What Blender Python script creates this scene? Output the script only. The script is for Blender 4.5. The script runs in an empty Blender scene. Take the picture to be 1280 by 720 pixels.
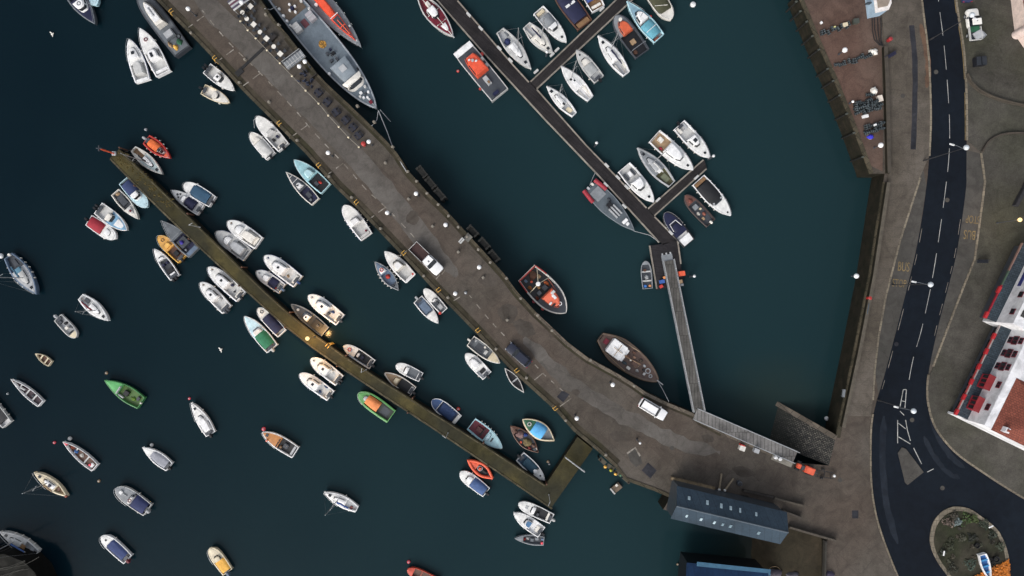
import bpy, bmesh, math, random
from mathutils import Vector, Matrix, noise
from mathutils.geometry import tessellate_polygon
R = math.radians
rnd = random.Random(11)
S = bpy.context.scene
COL = S.collection
H = 117.0          # camera height over the quay
PPM = 7.5          # photograph pixels per metre at quay level
WATER = -4.3

def P(px, py, z=0.0):
    s = (H - z) / (PPM * H)
    return Vector(((px - 640) * s, -(py - 360) * s, z))

# ------------------------------------------------------------------ materials
def lin(c):
    out = []
    for v in c:
        v = v / 255.0
        out.append(v / 12.92 if v <= .04045 else ((v + .055) / 1.055) ** 2.4)
    return out
MC = {}
def newmat(name):
    m = bpy.data.materials.new(name); m.use_nodes = True
    nt = m.node_tree
    return m, nt, nt.nodes['Principled BSDF']
def ramp(nt, fac, stops):
    r = nt.nodes.new('ShaderNodeValToRGB')
    e = r.color_ramp.elements
    while len(e) < len(stops): e.new(.5)
    for el, (p, c) in zip(e, stops):
        el.position = p
        el.color = (c[0], c[1], c[2], 1) if hasattr(c, '__len__') else (c, c, c, 1)
    nt.links.new(fac, r.inputs[0])
    return r.outputs[0]
def noise_n(nt, vec, scale, detail=4, rough=.55, dist=0):
    n = nt.nodes.new('ShaderNodeTexNoise')
    n.inputs['Scale'].default_value = scale; n.inputs['Detail'].default_value = detail
    n.inputs['Roughness'].default_value = rough; n.inputs['Distortion'].default_value = dist
    nt.links.new(vec, n.inputs['Vector'])
    return n.outputs['Fac']
def mixc(nt, fac, a, b, mode='MIX'):
    m = nt.nodes.new('ShaderNodeMix'); m.data_type = 'RGBA'; m.blend_type = mode
    for sock, v in ((m.inputs[0], fac), (m.inputs[6], a), (m.inputs[7], b)):
        if isinstance(v, (int, float)): sock.default_value = v
        elif hasattr(v, '__len__'): sock.default_value = (v[0], v[1], v[2], 1)
        else: nt.links.new(v, sock)
    return m.outputs[2]
def posn(nt):
    return nt.nodes.new('ShaderNodeNewGeometry').outputs['Position']
def objn(nt):
    return nt.nodes.new('ShaderNodeTexCoord').outputs['Object']

GAIN = 0.80
CN = dict(white=(238,238,236), offwhite=(206,202,194), pale=(176,176,174), cream=(196,184,158), ltgrey=(160,162,164), grey=(118,122,126),
    midgrey=(92,97,102), dkgrey=(58,62,68), black=(20,21,25), navy=(20,24,54), blue=(42,64,108), tarpblue=(40,72,96), ltblue=(164,198,206),
    iceblue=(178,204,218), sky=(78,152,208), teal=(84,142,158), green=(62,118,68), dkgreen=(34,84,58), tarpgreen=(34,100,70), olive=(72,70,44),
    red=(178,54,46), maroon=(100,22,38), tarpred=(138,30,44), orange=(206,86,56), peach=(214,140,86), yellow=(216,164,76), brown=(86,58,44),
    wood=(120,92,64), shipgrey=(112,126,138), shipdeck=(94,104,112), shiplight=(152,157,162), glass=(20,24,30), rust=(128,62,42), rubber=(24,24,26),
    pink=(206,70,84), bluegrey=(88,104,124), tan=(150,126,98), bedbrown=(58,38,36))
def paint(c, rough=.42, dirt=.35):
    key = ('p', c, rough, dirt)
    if key in MC: return MC[key]
    rgb = [min(.82, v / GAIN) for v in lin(CN[c] if isinstance(c, str) else c)]
    m, nt, b = newmat('paint_' + (c if isinstance(c, str) else '%d_%d_%d' % c))
    o = objn(nt)
    f1 = ramp(nt, noise_n(nt, o, 1.1, 6, .62), [(.32, 1 - dirt * .75), (.62, 1.0)])
    f2 = ramp(nt, noise_n(nt, o, 6.5, 3, .6), [(.35, 1 - dirt * .35), (.65, 1.04)])
    col = mixc(nt, 1.0, mixc(nt, 1.0, rgb, f1, 'MULTIPLY'), f2, 'MULTIPLY')
    nt.links.new(col, b.inputs['Base Color'])
    b.inputs['Roughness'].default_value = rough
    MC[key] = m
    return m
def glassm():
    if 'glass' in MC: return MC['glass']
    m, nt, b = newmat('dark_glass')
    o = objn(nt)
    col = ramp(nt, noise_n(nt, o, 2.0), [(.3, (.008, .01, .013)), (.7, (.022, .027, .033))])
    nt.links.new(col, b.inputs['Base Color']); b.inputs['Roughness'].default_value = .06
    MC['glass'] = m; return m
def metalm():
    if 'metal' in MC: return MC['metal']
    m, nt, b = newmat('brushed_metal')
    o = objn(nt)
    nt.links.new(ramp(nt, noise_n(nt, o, 8), [(.3, (.34, .35, .36)), (.7, (.52, .53, .54))]), b.inputs['Base Color'])
    b.inputs['Metallic'].default_value = .6; b.inputs['Roughness'].default_value = .4
    MC['metal'] = m; return m
def bump(nt, b, h, dist=.02, st=.5):
    bn = nt.nodes.new('ShaderNodeBump'); bn.inputs['Distance'].default_value = dist; bn.inputs['Strength'].default_value = st
    nt.links.new(h, bn.inputs['Height']); nt.links.new(bn.outputs[0], b.inputs['Normal'])
def ground(name, dark, mid, light, big=.09, small=1.4, rough=.8, tint=None, cracks=True, speck=.25, joints=None):
    """worn mineral surface: large patches, mid stains, specks and joints"""
    m, nt, b = newmat(name)
    p = posn(nt)
    L = lambda c: [v / GAIN for v in lin(c)]
    n1 = noise_n(nt, p, big, 6, .62, .4)
    col = ramp(nt, n1, [(.30, L(dark)), (.5, L(mid)), (.72, L(light))])
    if tint:
        n0 = noise_n(nt, p, big * .7, 3, .5)
        col = mixc(nt, ramp(nt, n0, [(.45, 0.), (.62, .8)]), col, L(tint))
    n2 = ramp(nt, noise_n(nt, p, small * .35, 6, .7, .8), [(.3, .68), (.55, 1.0), (.75, 1.16)])
    col = mixc(nt, 1.0, col, n2, 'MULTIPLY')
    n3 = noise_n(nt, p, small * 5, 3, .7)
    col = mixc(nt, 1.0, col, ramp(nt, n3, [(.3, 1 - speck), (.6, 1.0), (.8, 1 + speck)]), 'MULTIPLY')
    if cracks:
        v = nt.nodes.new('ShaderNodeTexVoronoi'); v.feature = 'DISTANCE_TO_EDGE'; v.inputs['Scale'].default_value = .22
        nv = nt.nodes.new('ShaderNodeVectorMath'); nv.operation = 'ADD'
        nz = nt.nodes.new('ShaderNodeTexNoise'); nz.inputs['Scale'].default_value = .8; nz.inputs['Detail'].default_value = 3
        nt.links.new(p, nz.inputs['Vector']); nt.links.new(p, nv.inputs[0]); nt.links.new(nz.outputs['Color'], nv.inputs[1])
        nt.links.new(nv.outputs[0], v.inputs['Vector'])
        col = mixc(nt, 1.0, col, ramp(nt, v.outputs['Distance'], [(.0, .88), (.03, 1.0)]), 'MULTIPLY')
    if joints:
        mp = nt.nodes.new('ShaderNodeMapping'); mp.inputs['Rotation'].default_value = (0, 0, joints[2]); nt.links.new(p, mp.inputs['Vector'])
        br = nt.nodes.new('ShaderNodeTexBrick'); br.inputs['Color1'].default_value = (1, 1, 1, 1); br.inputs['Color2'].default_value = (.9, .9, .9, 1); q = joints[3]; br.inputs['Mortar'].default_value = (q, q, q, 1)
        br.inputs['Scale'].default_value = 1; br.inputs['Brick Width'].default_value = joints[0]; br.inputs['Row Height'].default_value = joints[1]; br.inputs['Mortar Size'].default_value = .05; br.inputs['Mortar Smooth'].default_value = .6
        nt.links.new(mp.outputs[0], br.inputs['Vector']); col = mixc(nt, 1.0, col, br.outputs['Color'], 'MULTIPLY')
    nt.links.new(col, b.inputs['Base Color'])
    b.inputs['Roughness'].default_value = rough; b.inputs['Specular IOR Level'].default_value = .15
    bump(nt, b, n3, .02, .5)
    return m
def slabs(name, c1, c2, joint, sx, sy, ang=0, rough=.75, big=.12, mort=.03):
    """cut stone, setts or boards: a brick texture in plan with worn patches"""
    m, nt, b = newmat(name)
    p = posn(nt)
    mp = nt.nodes.new('ShaderNodeMapping'); mp.inputs['Rotation'].default_value = (0, 0, ang)
    nt.links.new(p, mp.inputs['Vector'])
    L = lambda c: [v / GAIN for v in lin(c)] + [1]
    br = nt.nodes.new('ShaderNodeTexBrick')
    br.inputs['Color1'].default_value = L(c1); br.inputs['Color2'].default_value = L(c2); br.inputs['Mortar'].default_value = L(joint)
    br.inputs['Scale'].default_value = 1; br.inputs['Brick Width'].default_value = sx; br.inputs['Row Height'].default_value = sy
    br.inputs['Mortar Size'].default_value = mort; br.inputs['Mortar Smooth'].default_value = .4
    nt.links.new(mp.outputs[0], br.inputs['Vector'])
    n1 = ramp(nt, noise_n(nt, p, big, 6, .65, .5), [(.3, .62), (.5, 1.), (.72, 1.3)])
    n2 = ramp(nt, noise_n(nt, p, 3.2, 4, .7), [(.3, .75), (.7, 1.15)])
    col = mixc(nt, 1.0, mixc(nt, 1.0, br.outputs['Color'], n1, 'MULTIPLY'), n2, 'MULTIPLY')
    nt.links.new(col, b.inputs['Base Color']); b.inputs['Roughness'].default_value = rough; b.inputs['Specular IOR Level'].default_value = .2
    bump(nt, b, br.outputs['Fac'], .02, -.5)
    return m
def stonewall(name, c1, c2, moss):
    m, nt, b = newmat(name)
    o = nt.nodes.new('ShaderNodeNewGeometry')
    sep = nt.nodes.new('ShaderNodeSeparateXYZ'); nt.links.new(o.outputs['Position'], sep.inputs[0])
    ad = nt.nodes.new('ShaderNodeMath'); ad.operation = 'ADD'; nt.links.new(sep.outputs[0], ad.inputs[0]); nt.links.new(sep.outputs[1], ad.inputs[1])
    cb = nt.nodes.new('ShaderNodeCombineXYZ'); nt.links.new(ad.outputs[0], cb.inputs[0]); nt.links.new(sep.outputs[2], cb.inputs[1])
    br = nt.nodes.new('ShaderNodeTexBrick')
    L = lambda c: [v / GAIN for v in lin(c)] + [1]
    br.inputs['Color1'].default_value = L(c1); br.inputs['Color2'].default_value = L(c2); br.inputs['Mortar'].default_value = L((16, 15, 13))
    br.inputs['Scale'].default_value = 1; br.inputs['Brick Width'].default_value = 1.1; br.inputs['Row Height'].default_value = .5
    nt.links.new(cb.outputs[0], br.inputs['Vector'])
    n = ramp(nt, noise_n(nt, o.outputs['Position'], .7, 5, .65), [(.35, 0), (.65, 1.)])
    col = mixc(nt, n, br.outputs['Color'], L(moss)[:3])
    nt.links.new(col, b.inputs['Base Color']); b.inputs['Roughness'].default_value = .7; b.inputs['Specular IOR Level'].default_value = .15
    return m

# ------------------------------------------------------------------ mesh helpers
class MB:
    def __init__(s): s.v = []; s.f = []
    def add(s, vs, fs):
        k = len(s.v); s.v += [tuple(v) for v in vs]; s.f += [[i + k for i in f] for f in fs]; return s
    def box(s, c, d, rz=0, taper=1.0, ry=0):
        M = Matrix.Translation(c) @ Matrix.Rotation(rz, 4, 'Z') @ Matrix.Rotation(ry, 4, 'Y')
        vs = []
        for z, t in ((-.5, 1), (.5, taper)):
            for x, y in ((-.5, -.5), (.5, -.5), (.5, .5), (-.5, .5)):
                vs.append(M @ Vector((x * d[0] * t, y * d[1] * t, z * d[2])))
        return s.add(vs, [(3, 2, 1, 0), (4, 5, 6, 7), (0, 1, 5, 4), (1, 2, 6, 5), (2, 3, 7, 6), (3, 0, 4, 7)])
    def prism(s, poly, z0, z1, inset=None):
        n = len(poly)
        vs = [(p[0], p[1], z0) for p in poly] + [(p[0], p[1], z1) for p in (inset or poly)]
        return s.add(vs, [list(range(n))[::-1], list(range(n, 2 * n))] + [(i, (i + 1) % n, n + (i + 1) % n, n + i) for i in range(n)])
    def sheet(s, poly, z=None):
        vs = [(p[0], p[1], p[2] if z is None else z) for p in poly]
        return s.add(vs, [list(range(len(vs)))])
    def tube(s, pts, r, n=8, closed=False, r2=None):
        pts = [Vector(p) for p in pts]; m = len(pts); vs = []
        for i, p in enumerate(pts):
            if closed: d = pts[(i + 1) % m] - pts[i - 1]
            else: d = pts[min(i + 1, m - 1)] - pts[max(i - 1, 0)]
            d.normalize()
            up = Vector((0, 0, 1)) if abs(d.z) < .95 else Vector((1, 0, 0))
            a = d.cross(up).normalized(); b = a.cross(d)
            rr = r if r2 is None else r + (r2 - r) * i / (m - 1)
            for k in range(n):
                t = 2 * math.pi * k / n
                vs.append(p + a * math.cos(t) * rr + b * math.sin(t) * rr)
        fs = []
        for i in range(m if closed else m - 1):
            for k in range(n):
                j = (i + 1) % m
                fs.append((i * n + k, i * n + (k + 1) % n, j * n + (k + 1) % n, j * n + k))
        if not closed: fs += [list(range(n))[::-1], [(m - 1) * n + k for k in range(n)]]
        return s.add(vs, fs)
    def lathe(s, c, prof, n=16):
        vs = []; fs = []; m = len(prof)
        for r, z in prof:
            for k in range(n):
                t = 2 * math.pi * k / n; vs.append((c[0] + r * math.cos(t), c[1] + r * math.sin(t), c[2] + z))
        for i in range(m - 1):
            for k in range(n): fs.append((i * n + k, i * n + (k + 1) % n, (i + 1) * n + (k + 1) % n, (i + 1) * n + k))
        fs += [list(range(n))[::-1], [(m - 1) * n + k for k in range(n)]]
        return s.add(vs, fs)
    def ball(s, c, r, sz=1.0, n=12):
        return s.lathe(c, [(max(.001, r * math.sin(math.pi * i / 8)), -r * sz * math.cos(math.pi * i / 8)) for i in range(9)], n)
    def ring(s, c, r, t, n=20):
        return s.tube([(c[0] + r * math.cos(2 * math.pi * i / n), c[1] + r * math.sin(2 * math.pi * i / n), c[2]) for i in range(n)], t, 6, True)
    def heap(s, c, d, seed=0, amp=.35, n=10):
        """a rumpled low heap"""
        vs = []; fs = []; m = 6
        for i in range(m):
            u = i / (m - 1)
            for k in range(n):
                t = 2 * math.pi * k / n
                q = 1 + amp * noise.noise(Vector((math.cos(t) * 1.7 + seed, math.sin(t) * 1.7, u * 2 + seed)))*1.6
                rr = math.cos(u * math.pi / 2) * q
                vs.append((c[0] + d[0] / 2 * rr * math.cos(t), c[1] + d[1] / 2 * rr * math.sin(t), c[2] + d[2] * math.sin(u * math.pi / 2) * (1 + .3 * amp * noise.noise(Vector((k * .9, i * 1.3, seed))))))
        for i in range(m - 1):
            for k in range(n): fs.append((i * n + k, i * n + (k + 1) % n, (i + 1) * n + (k + 1) % n, (i + 1) * n + k))
        fs.append(list(range(n))[::-1]); fs.append([(m - 1) * n + k for k in range(n)])
        return s.add(vs, fs)
    def build(s, name, mat, parent=None, bevel=0, smooth=False, seg=2, loc=None):
        me = bpy.data.meshes.new(name); me.from_pydata(s.v, [], s.f); me.update()
        bm = bmesh.new(); bm.from_mesh(me)
        bmesh.ops.recalc_face_normals(bm, faces=bm.faces)
        if bevel:
            es = [e for e in bm.edges if len(e.link_faces) == 2 and e.calc_face_angle(0) > .5]
            bmesh.ops.bevel(bm, geom=es, offset=bevel, segments=seg, affect='EDGES', clamp_overlap=True)
        if smooth:
            for f in bm.faces: f.smooth = True
            for e in bm.edges:
                if len(e.link_faces) == 2 and e.calc_face_angle(0) > R(38): e.smooth = False
        bm.to_mesh(me); bm.free()
        me.materials.append(mat)
        o = bpy.data.objects.new(name, me); COL.objects.link(o)
        if parent: o.parent = parent
        if loc: o.location = loc
        return o
def tag(o, label, cat, group=None, kind=None):
    o['label'] = label; o['category'] = cat
    if group: o['group'] = group
    if kind: o['kind'] = kind
    return o
def thing(name, label, cat, loc=(0, 0, 0), rz=0, group=None):
    o = bpy.data.objects.new(name, None); COL.objects.link(o)
    o.location = loc; o.rotation_euler = (0, 0, rz); o.empty_display_size = .2
    return tag(o, label, cat, group)
def struct(o):
    o['kind'] = 'structure'; return o
def dup(root, loc, rz, label=None, group=None):
    r = root.copy(); COL.objects.link(r); r.location = loc; r.rotation_euler = (0, 0, rz)
    if label: r['label'] = label
    if group: r['group'] = group
    for ch in list(root.children):
        c = ch.copy(); COL.objects.link(c); c.parent = r
        for g in ch.children:
            d = g.copy(); COL.objects.link(d); d.parent = c
    return r
def pxs(L, z=0): return [P(x, y, z) for x, y in L]
def band(pts, w, z=None):
    """flat strip of width w along a polyline, as two rows"""
    pts = [Vector(p) for p in pts]; a = []; b = []
    for i, p in enumerate(pts):
        d = pts[min(i + 1, len(pts) - 1)] - pts[max(i - 1, 0)]; d.z = 0; d.normalize()
        n = Vector((-d.y, d.x, 0))
        a.append(p + n * w / 2); b.append(p - n * w / 2)
    return a, b
def strip(mb, pts, w, z=None):
    a, b = band(pts, w)
    n = len(a)
    vs = a + b
    if z is not None: vs = [Vector((v.x, v.y, z)) for v in vs]
    mb.add(vs, [(i, i + 1, n + i + 1, n + i) for i in range(n - 1)])
def curb(mb, pts, w, z0, z1):
    a, b = band(pts, w); n = len(a)
    vs = [(v.x, v.y, z0) for v in a + b] + [(v.x, v.y, z1) for v in a + b]
    m = 2 * n
    fs = []
    for i in range(n - 1):
        fs += [(m + i, m + i + 1, m + n + i + 1, m + n + i), (i, i + 1, m + i + 1, m + i), (n + i + 1, n + i, m + n + i, m + n + i + 1)]
    fs += [(0, m, m + n, n), (n - 1, 2 * n - 1, m + 2 * n - 1, m + n - 1)]
    mb.add(vs, fs)
def smoothline(L, k=4):
    """Catmull-Rom through pixel points"""
    out = []
    for i in range(len(L) - 1):
        p0 = L[max(i - 1, 0)]; p1 = L[i]; p2 = L[i + 1]; p3 = L[min(i + 2, len(L) - 1)]
        for j in range(k):
            t = j / k
            out.append(tuple(.5 * (2 * p1[a] + (p2[a] - p0[a]) * t + (2 * p0[a] - 5 * p1[a] + 4 * p2[a] - p3[a]) * t * t + (3 * p1[a] - p0[a] - 3 * p2[a] + p3[a]) * t ** 3) for a in (0, 1)))
    out.append(L[-1]); return out

# ------------------------------------------------------------------ camera, sky, sun
cam = bpy.data.cameras.new('camera'); co = bpy.data.objects.new('camera', cam); COL.objects.link(co)
co.location = (0, 0, H); co.rotation_euler = (0, 0, 0)
cam.sensor_width = 36; cam.lens = 36 * H / (1280 / PPM); cam.clip_end = 5000; S.camera = co
w = bpy.data.worlds.new('World'); S.world = w; w.use_nodes = True
nt = w.node_tree; bg = nt.nodes['Background']
sk = nt.nodes.new('ShaderNodeTexSky'); sk.sky_type = 'NISHITA'; sk.sun_disc = False
SUN_EL, SUN_AZ = R(38), R(212)       # azimuth from north (+y), clockwise
sk.sun_elevation = SUN_EL; sk.sun_rotation = SUN_AZ
sk.air_density = 1.0; sk.dust_density = 4.0; sk.ozone_density = 1.0
hs = nt.nodes.new('ShaderNodeHueSaturation'); hs.inputs['Saturation'].default_value = .35
nt.links.new(sk.outputs[0], hs.inputs['Color']); nt.links.new(hs.outputs[0], bg.inputs[0])
bg.inputs[1].default_value = .13
sl = bpy.data.lights.new('sun', 'SUN'); sl.energy = .5; sl.angle = R(30); sl.color = (1, .97, .93)
so = bpy.data.objects.new('sun', sl); COL.objects.link(so)
dv = Vector((math.sin(SUN_AZ) * math.cos(SUN_EL), math.cos(SUN_AZ) * math.cos(SUN_EL), math.sin(SUN_EL)))
so.rotation_euler = dv.to_track_quat('Z', 'Y').to_euler(); so.location = dv * 300
S.view_settings.view_transform = 'Standard'; S.view_settings.look = 'None'; S.view_settings.gamma = 1
S.view_settings.use_curve_mapping = False
S.view_settings.exposure = .75
S.cycles.use_denoising = True; S.cycles.max_bounces = 6
# ================================================================== THE SETTING
def water_mat():
    m, nt, b = newmat('harbour_water')
    p = posn(nt)
    # darker toward the west: weaker sky reflection and vignetting put into the base colour
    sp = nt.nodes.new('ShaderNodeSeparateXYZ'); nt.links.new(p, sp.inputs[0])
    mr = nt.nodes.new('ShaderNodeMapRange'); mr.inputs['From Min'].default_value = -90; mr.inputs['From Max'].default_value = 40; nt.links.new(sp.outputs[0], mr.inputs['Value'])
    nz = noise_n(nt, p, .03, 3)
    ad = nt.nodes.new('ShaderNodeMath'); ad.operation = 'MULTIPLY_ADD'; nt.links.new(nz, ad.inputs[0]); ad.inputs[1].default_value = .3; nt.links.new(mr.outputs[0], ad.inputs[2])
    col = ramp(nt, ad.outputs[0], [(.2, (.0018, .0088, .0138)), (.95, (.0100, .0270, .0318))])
    # silty shallows at the foot of the slipway and off the foreshore
    for (x, y, r0, r1, cc, mx) in ((968, 522, 3, 14, (.018, .030, .027), .7), (985, 700, 5, 16, (.022, .024, .017), .85)):
        c_ = P(x, y, WATER); vm = nt.nodes.new('ShaderNodeVectorMath'); vm.operation = 'DISTANCE'; vm.inputs[1].default_value = c_; nt.links.new(p, vm.inputs[0])
        n_ = nt.nodes.new('ShaderNodeMath'); n_.operation = 'MULTIPLY_ADD'; nt.links.new(noise_n(nt, p, .25, 4), n_.inputs[0]); n_.inputs[1].default_value = 5; nt.links.new(vm.outputs['Value'], n_.inputs[2])
        m_ = nt.nodes.new('ShaderNodeMapRange'); m_.inputs['From Min'].default_value = r1 + 2.5; m_.inputs['From Max'].default_value = r0 + 2.5; m_.inputs['To Max'].default_value = mx; m_.interpolation_type = 'SMOOTHSTEP'; nt.links.new(n_.outputs[0], m_.inputs['Value'])
        col = mixc(nt, m_.outputs[0], col, cc)
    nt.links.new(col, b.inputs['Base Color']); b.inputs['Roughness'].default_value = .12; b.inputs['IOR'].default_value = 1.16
    n = noise_n(nt, p, .9, 5, .6); bump(nt, b, n, .05, .35)
    return m
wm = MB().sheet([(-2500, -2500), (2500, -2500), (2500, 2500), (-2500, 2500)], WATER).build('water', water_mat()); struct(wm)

LEFT = [(100, -120), (190, -6), (215, 20), (245, 50), (275, 82), (305, 115), (330, 140), (382, 192), (420, 235), (450, 264), (485, 301), (505, 322), (540, 360),
        (580, 401), (605, 427), (640, 464), (672, 493), (694, 513), (717, 539), (745, 562), (768, 583), (781, 600), (817, 613), (838, 622)]
RIGHT = [(232, -120), (318, -12), (344, 26), (360, 44), (378, 68), (395, 90), (408, 104), (436, 130), (462, 155), (485, 178), (497, 192), (510, 213), (520, 224),
         (537, 243), (560, 265), (587, 295), (600, 309), (630, 342), (647, 365), (670, 390), (687, 406), (710, 428), (735, 447), (772, 467), (793, 480),
         (807, 490), (834, 503), (868, 517), (878, 526), (905, 540), (940, 555), (993, 578)]
DOCK = [(997, -8), (1021, 51), (1042, 98), (1066, 158), (1085, 210), (1087, 217), (1106, 217), (1104, 228), (1086, 345), (1067, 440), (1047, 535), (1045, 547)]
land = LEFT + [(829, 637), (961, 668), (984, 659), (1043, 674), (1030, 676), (1027, 1100), (2600, 1100), (2600, -700), (960, -700), (960, -120)] + DOCK + [(1036, 582)] + RIGHT[::-1]
m_quay = ground('quay_concrete', (60, 55, 50), (76, 71, 65), (91, 85, 79), .07, 1.3, .85, (77, 68, 61), True, .28, (5.0, 4.0, .74, .80))
m_road = ground('road_asphalt', (11, 16, 23), (14, 20, 28), (18, 25, 33), .06, 2.2, .9, None, False, .18)
m_bay = ground('layby_asphalt', (58, 57, 54), (67, 65, 62), (76, 73, 69), .12, 1.8, .85, None, True, .2)
m_pave = ground('promenade_paving', (70, 65, 59), (85, 79, 72), (99, 93, 86), .08, 1.2, .85, (76, 70, 62), True, .25, (4.2, 1.75, .06, .82))
m_yard = ground('yard_concrete', (66, 55, 50), (80, 67, 60), (92, 79, 71), .06, 1.0, .85, (86, 66, 58))
m_strip = ground('pier_roadway', (68, 65, 61), (81, 77, 73), (93, 90, 86), .1, 1.6, .8, None, True, .22)
m_moss = ground('mossy_edge_stone', (36, 34, 27), (54, 49, 40), (70, 64, 54), .35, 1.8, .85, (48, 47, 33))
m_wall = stonewall('quay_wall_stone', (44, 39, 31), (33, 30, 25), (22, 23, 17))
m_white = ground('white_road_paint', (120, 120, 118), (160, 160, 157), (186, 186, 182), .5, 3, .7, None, False, .3)
m_wornwhite = ground('worn_white_paint', (88, 82, 74), (122, 116, 108), (160, 155, 147), .9, 3, .8, None, False, .4)
m_yellow = ground('worn_yellow_paint', (92, 80, 58), (116, 100, 70), (140, 120, 82), .9, 3, .8, None, False, .4)
m_kerb = slabs('kerb_stone', (116, 108, 94), (98, 91, 80), (50, 47, 42), .9, .9)
m_dark = ground('dark_patch_tarmac', (32, 33, 38), (42, 43, 48), (52, 52, 56), .4, 2, .9, None, False, .2)

def pier_land():
    pts = pxs(land)
    bm = bmesh.new(); vs = [bm.verts.new(p) for p in pts]
    for tri in tessellate_polygon([pts]): bm.faces.new([vs[i] for i in tri])
    me = bpy.data.meshes.new('quay'); bmesh.ops.recalc_face_normals(bm, faces=bm.faces); bm.normal_update()
    if sum(f.normal.z for f in bm.faces) < 0: bmesh.ops.reverse_faces(bm, faces=bm.faces)
    bm.to_mesh(me); bm.free(); me.materials.append(m_quay)
    o = bpy.data.objects.new('quay', me); COL.objects.link(o); struct(o)
pier_land()

def wallthing(px, label, top=0.0, cap=.75, z0=-7.5, name='harbour_wall', capm=None):
    """a stone quay face with a coping course of its own"""
    t = thing(name, label, 'harbour wall', P(*px[len(px) // 2]).to_tuple())
    off = Vector(t.location)
    pts = [p - off for p in pxs(px)]
    mb = MB(); n = len(pts)
    mb.add([(p.x, p.y, z0) for p in pts] + [(p.x, p.y, top - .004) for p in pts], [(i, i + 1, n + i + 1, n + i) for i in range(n - 1)])
    mb.build('stone_face', m_wall, t)
    return t, pts
lw, _ = wallthing(LEFT, 'stone quay face along the small boat side of the long pier')
rw, _ = wallthing(RIGHT, 'stone quay face on the marina side of the long curved pier')
dw, _ = wallthing(DOCK, 'tall dark quay wall along the promenade east of the marina')
ew, _ = wallthing([(838, 622), (829, 637), (961, 668), (984, 659), (1043, 674), (1030, 676), (1027, 1100)], 'low quay face beneath and beside the long slate roofed shed')
# coping courses: pale worn edge stones, real stones 2-3 cm proud
def coping(px, parent, w, m, z=.03, inset=.0):
    off = Vector(parent.location); mb = MB()
    pts = [p - off for p in pxs(px)]
    a, b = band(pts, w)
    s = pts
    curb(mb, pts, w, -.25, z)
    mb.build('coping', m, parent)
sm_l = [(x + 4.5, y - 3.5) for x, y in LEFT]
m_cope = slabs('coping_stone', (70, 64, 52), (50, 47, 37), (26, 24, 19), 1.2, 1.2, .8)
m_cope2 = slabs('pale_coping_stone', (96, 88, 78), (72, 66, 58), (34, 31, 27), 1.2, 1.2, .8)
coping([(x + 1.4, y - 1.4) for x, y in LEFT], lw, .55, m_cope, .1)
coping([(x - 1.4, y + 1.4) for x, y in RIGHT[:20]], rw, .5, m_cope, .08)
coping([(x - 1.4, y + 1.6) for x, y in RIGHT[19:]], rw, .55, m_cope2, .1)
coping([(x + 2.2, y) for x, y in DOCK[:6]], dw, .6, m_cope, .1)
coping([(x + 2.4, y) for x, y in DOCK[7:]], dw, .7, m_cope, .12)
# mossy verge along the left edge of the pier
mb = MB(); strip(mb, pxs([(x + 5.6, y - 4.8) for x, y in LEFT[:-3]]), .8, .004); struct(mb.build('mossy_verge', m_moss))
mb = MB(); strip(mb, pxs([(x - 3.6, y + 3.6) for x, y in RIGHT[3:30]]), .55, .004); struct(mb.build('worn_verge', m_moss))
# paler roadway strip down the middle of the pier, ragged edges
def ragged(line, wpx, seed, amp=3.0, blunt=False):
    L = smoothline(line, 8); n = len(L); a = []; b = []
    for i, (x, y) in enumerate(L):
        dx = L[min(i + 1, n - 1)][0] - L[max(i - 1, 0)][0]; dy = L[min(i + 1, n - 1)][1] - L[max(i - 1, 0)][1]
        l = math.hypot(dx, dy); nx, ny = -dy / l, dx / l
        e = 1 if blunt else min(1, .25 + 6 * min(i, n - 1 - i) / n)
        q1 = wpx * e + amp * noise.noise(Vector((i * .45, seed, 0))); q2 = wpx * e + amp * noise.noise(Vector((i * .45, seed + 9, 0)))
        a.append((x + nx * q1, y + ny * q1)); b.append((x - nx * q2, y - ny * q2))
    return a, b
a, b = ragged([(205, -70), (262, 8), (300, 45), (345, 92), (392, 140), (432, 182), (470, 226), (505, 268), (540, 312), (572, 345)], 13, 3)
mb = MB(); n = len(a); mb.add(pxs(a, .008) + pxs(b, .008), [(i, i + 1, n + i + 1, n + i) for i in range(n - 1)]); struct(mb.build('pier_roadway', m_strip))
a, b = ragged([(655, 422), (700, 468), (745, 500), (800, 530), (845, 552), (900, 566)], 9, 5, 5)
mb = MB(); n = len(a); mb.add(pxs(a, .008) + pxs(b, .008), [(i, i + 1, n + i + 1, n + i) for i in range(n - 1)]); struct(mb.build('pier_roadway', m_strip))
# darker stains, patches
for i, (x, y, rx, ry, an) in enumerate([(636, 391, 13, 11, .3), (516, 272, 8, 9, .9), (655, 410, 14, 9, .7), (610, 350, 12, 8, .2), (720, 490, 5, 4, 0), (770, 545, 9, 6, .4), (885, 548, 8, 5, .3), (930, 590, 14, 6, .2)]):
    pts = []
    for k in range(18):
        t = k / 18 * 2 * math.pi; q = 1 + .35 * noise.noise(Vector((math.cos(t) * 1.3 + i * 4, math.sin(t) * 1.3, 0)))
        u, v = rx * q * math.cos(t), ry * q * math.sin(t)
        pts.append(P(x + u * math.cos(an) - v * math.sin(an), y + u * math.sin(an) + v * math.cos(an), .012))
    struct(MB().sheet(pts).build('worn_patch', ground('stain_%d' % i, (60, 55, 50), (68, 63, 58), (76, 70, 65), .3, 1.6, .9)))

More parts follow.
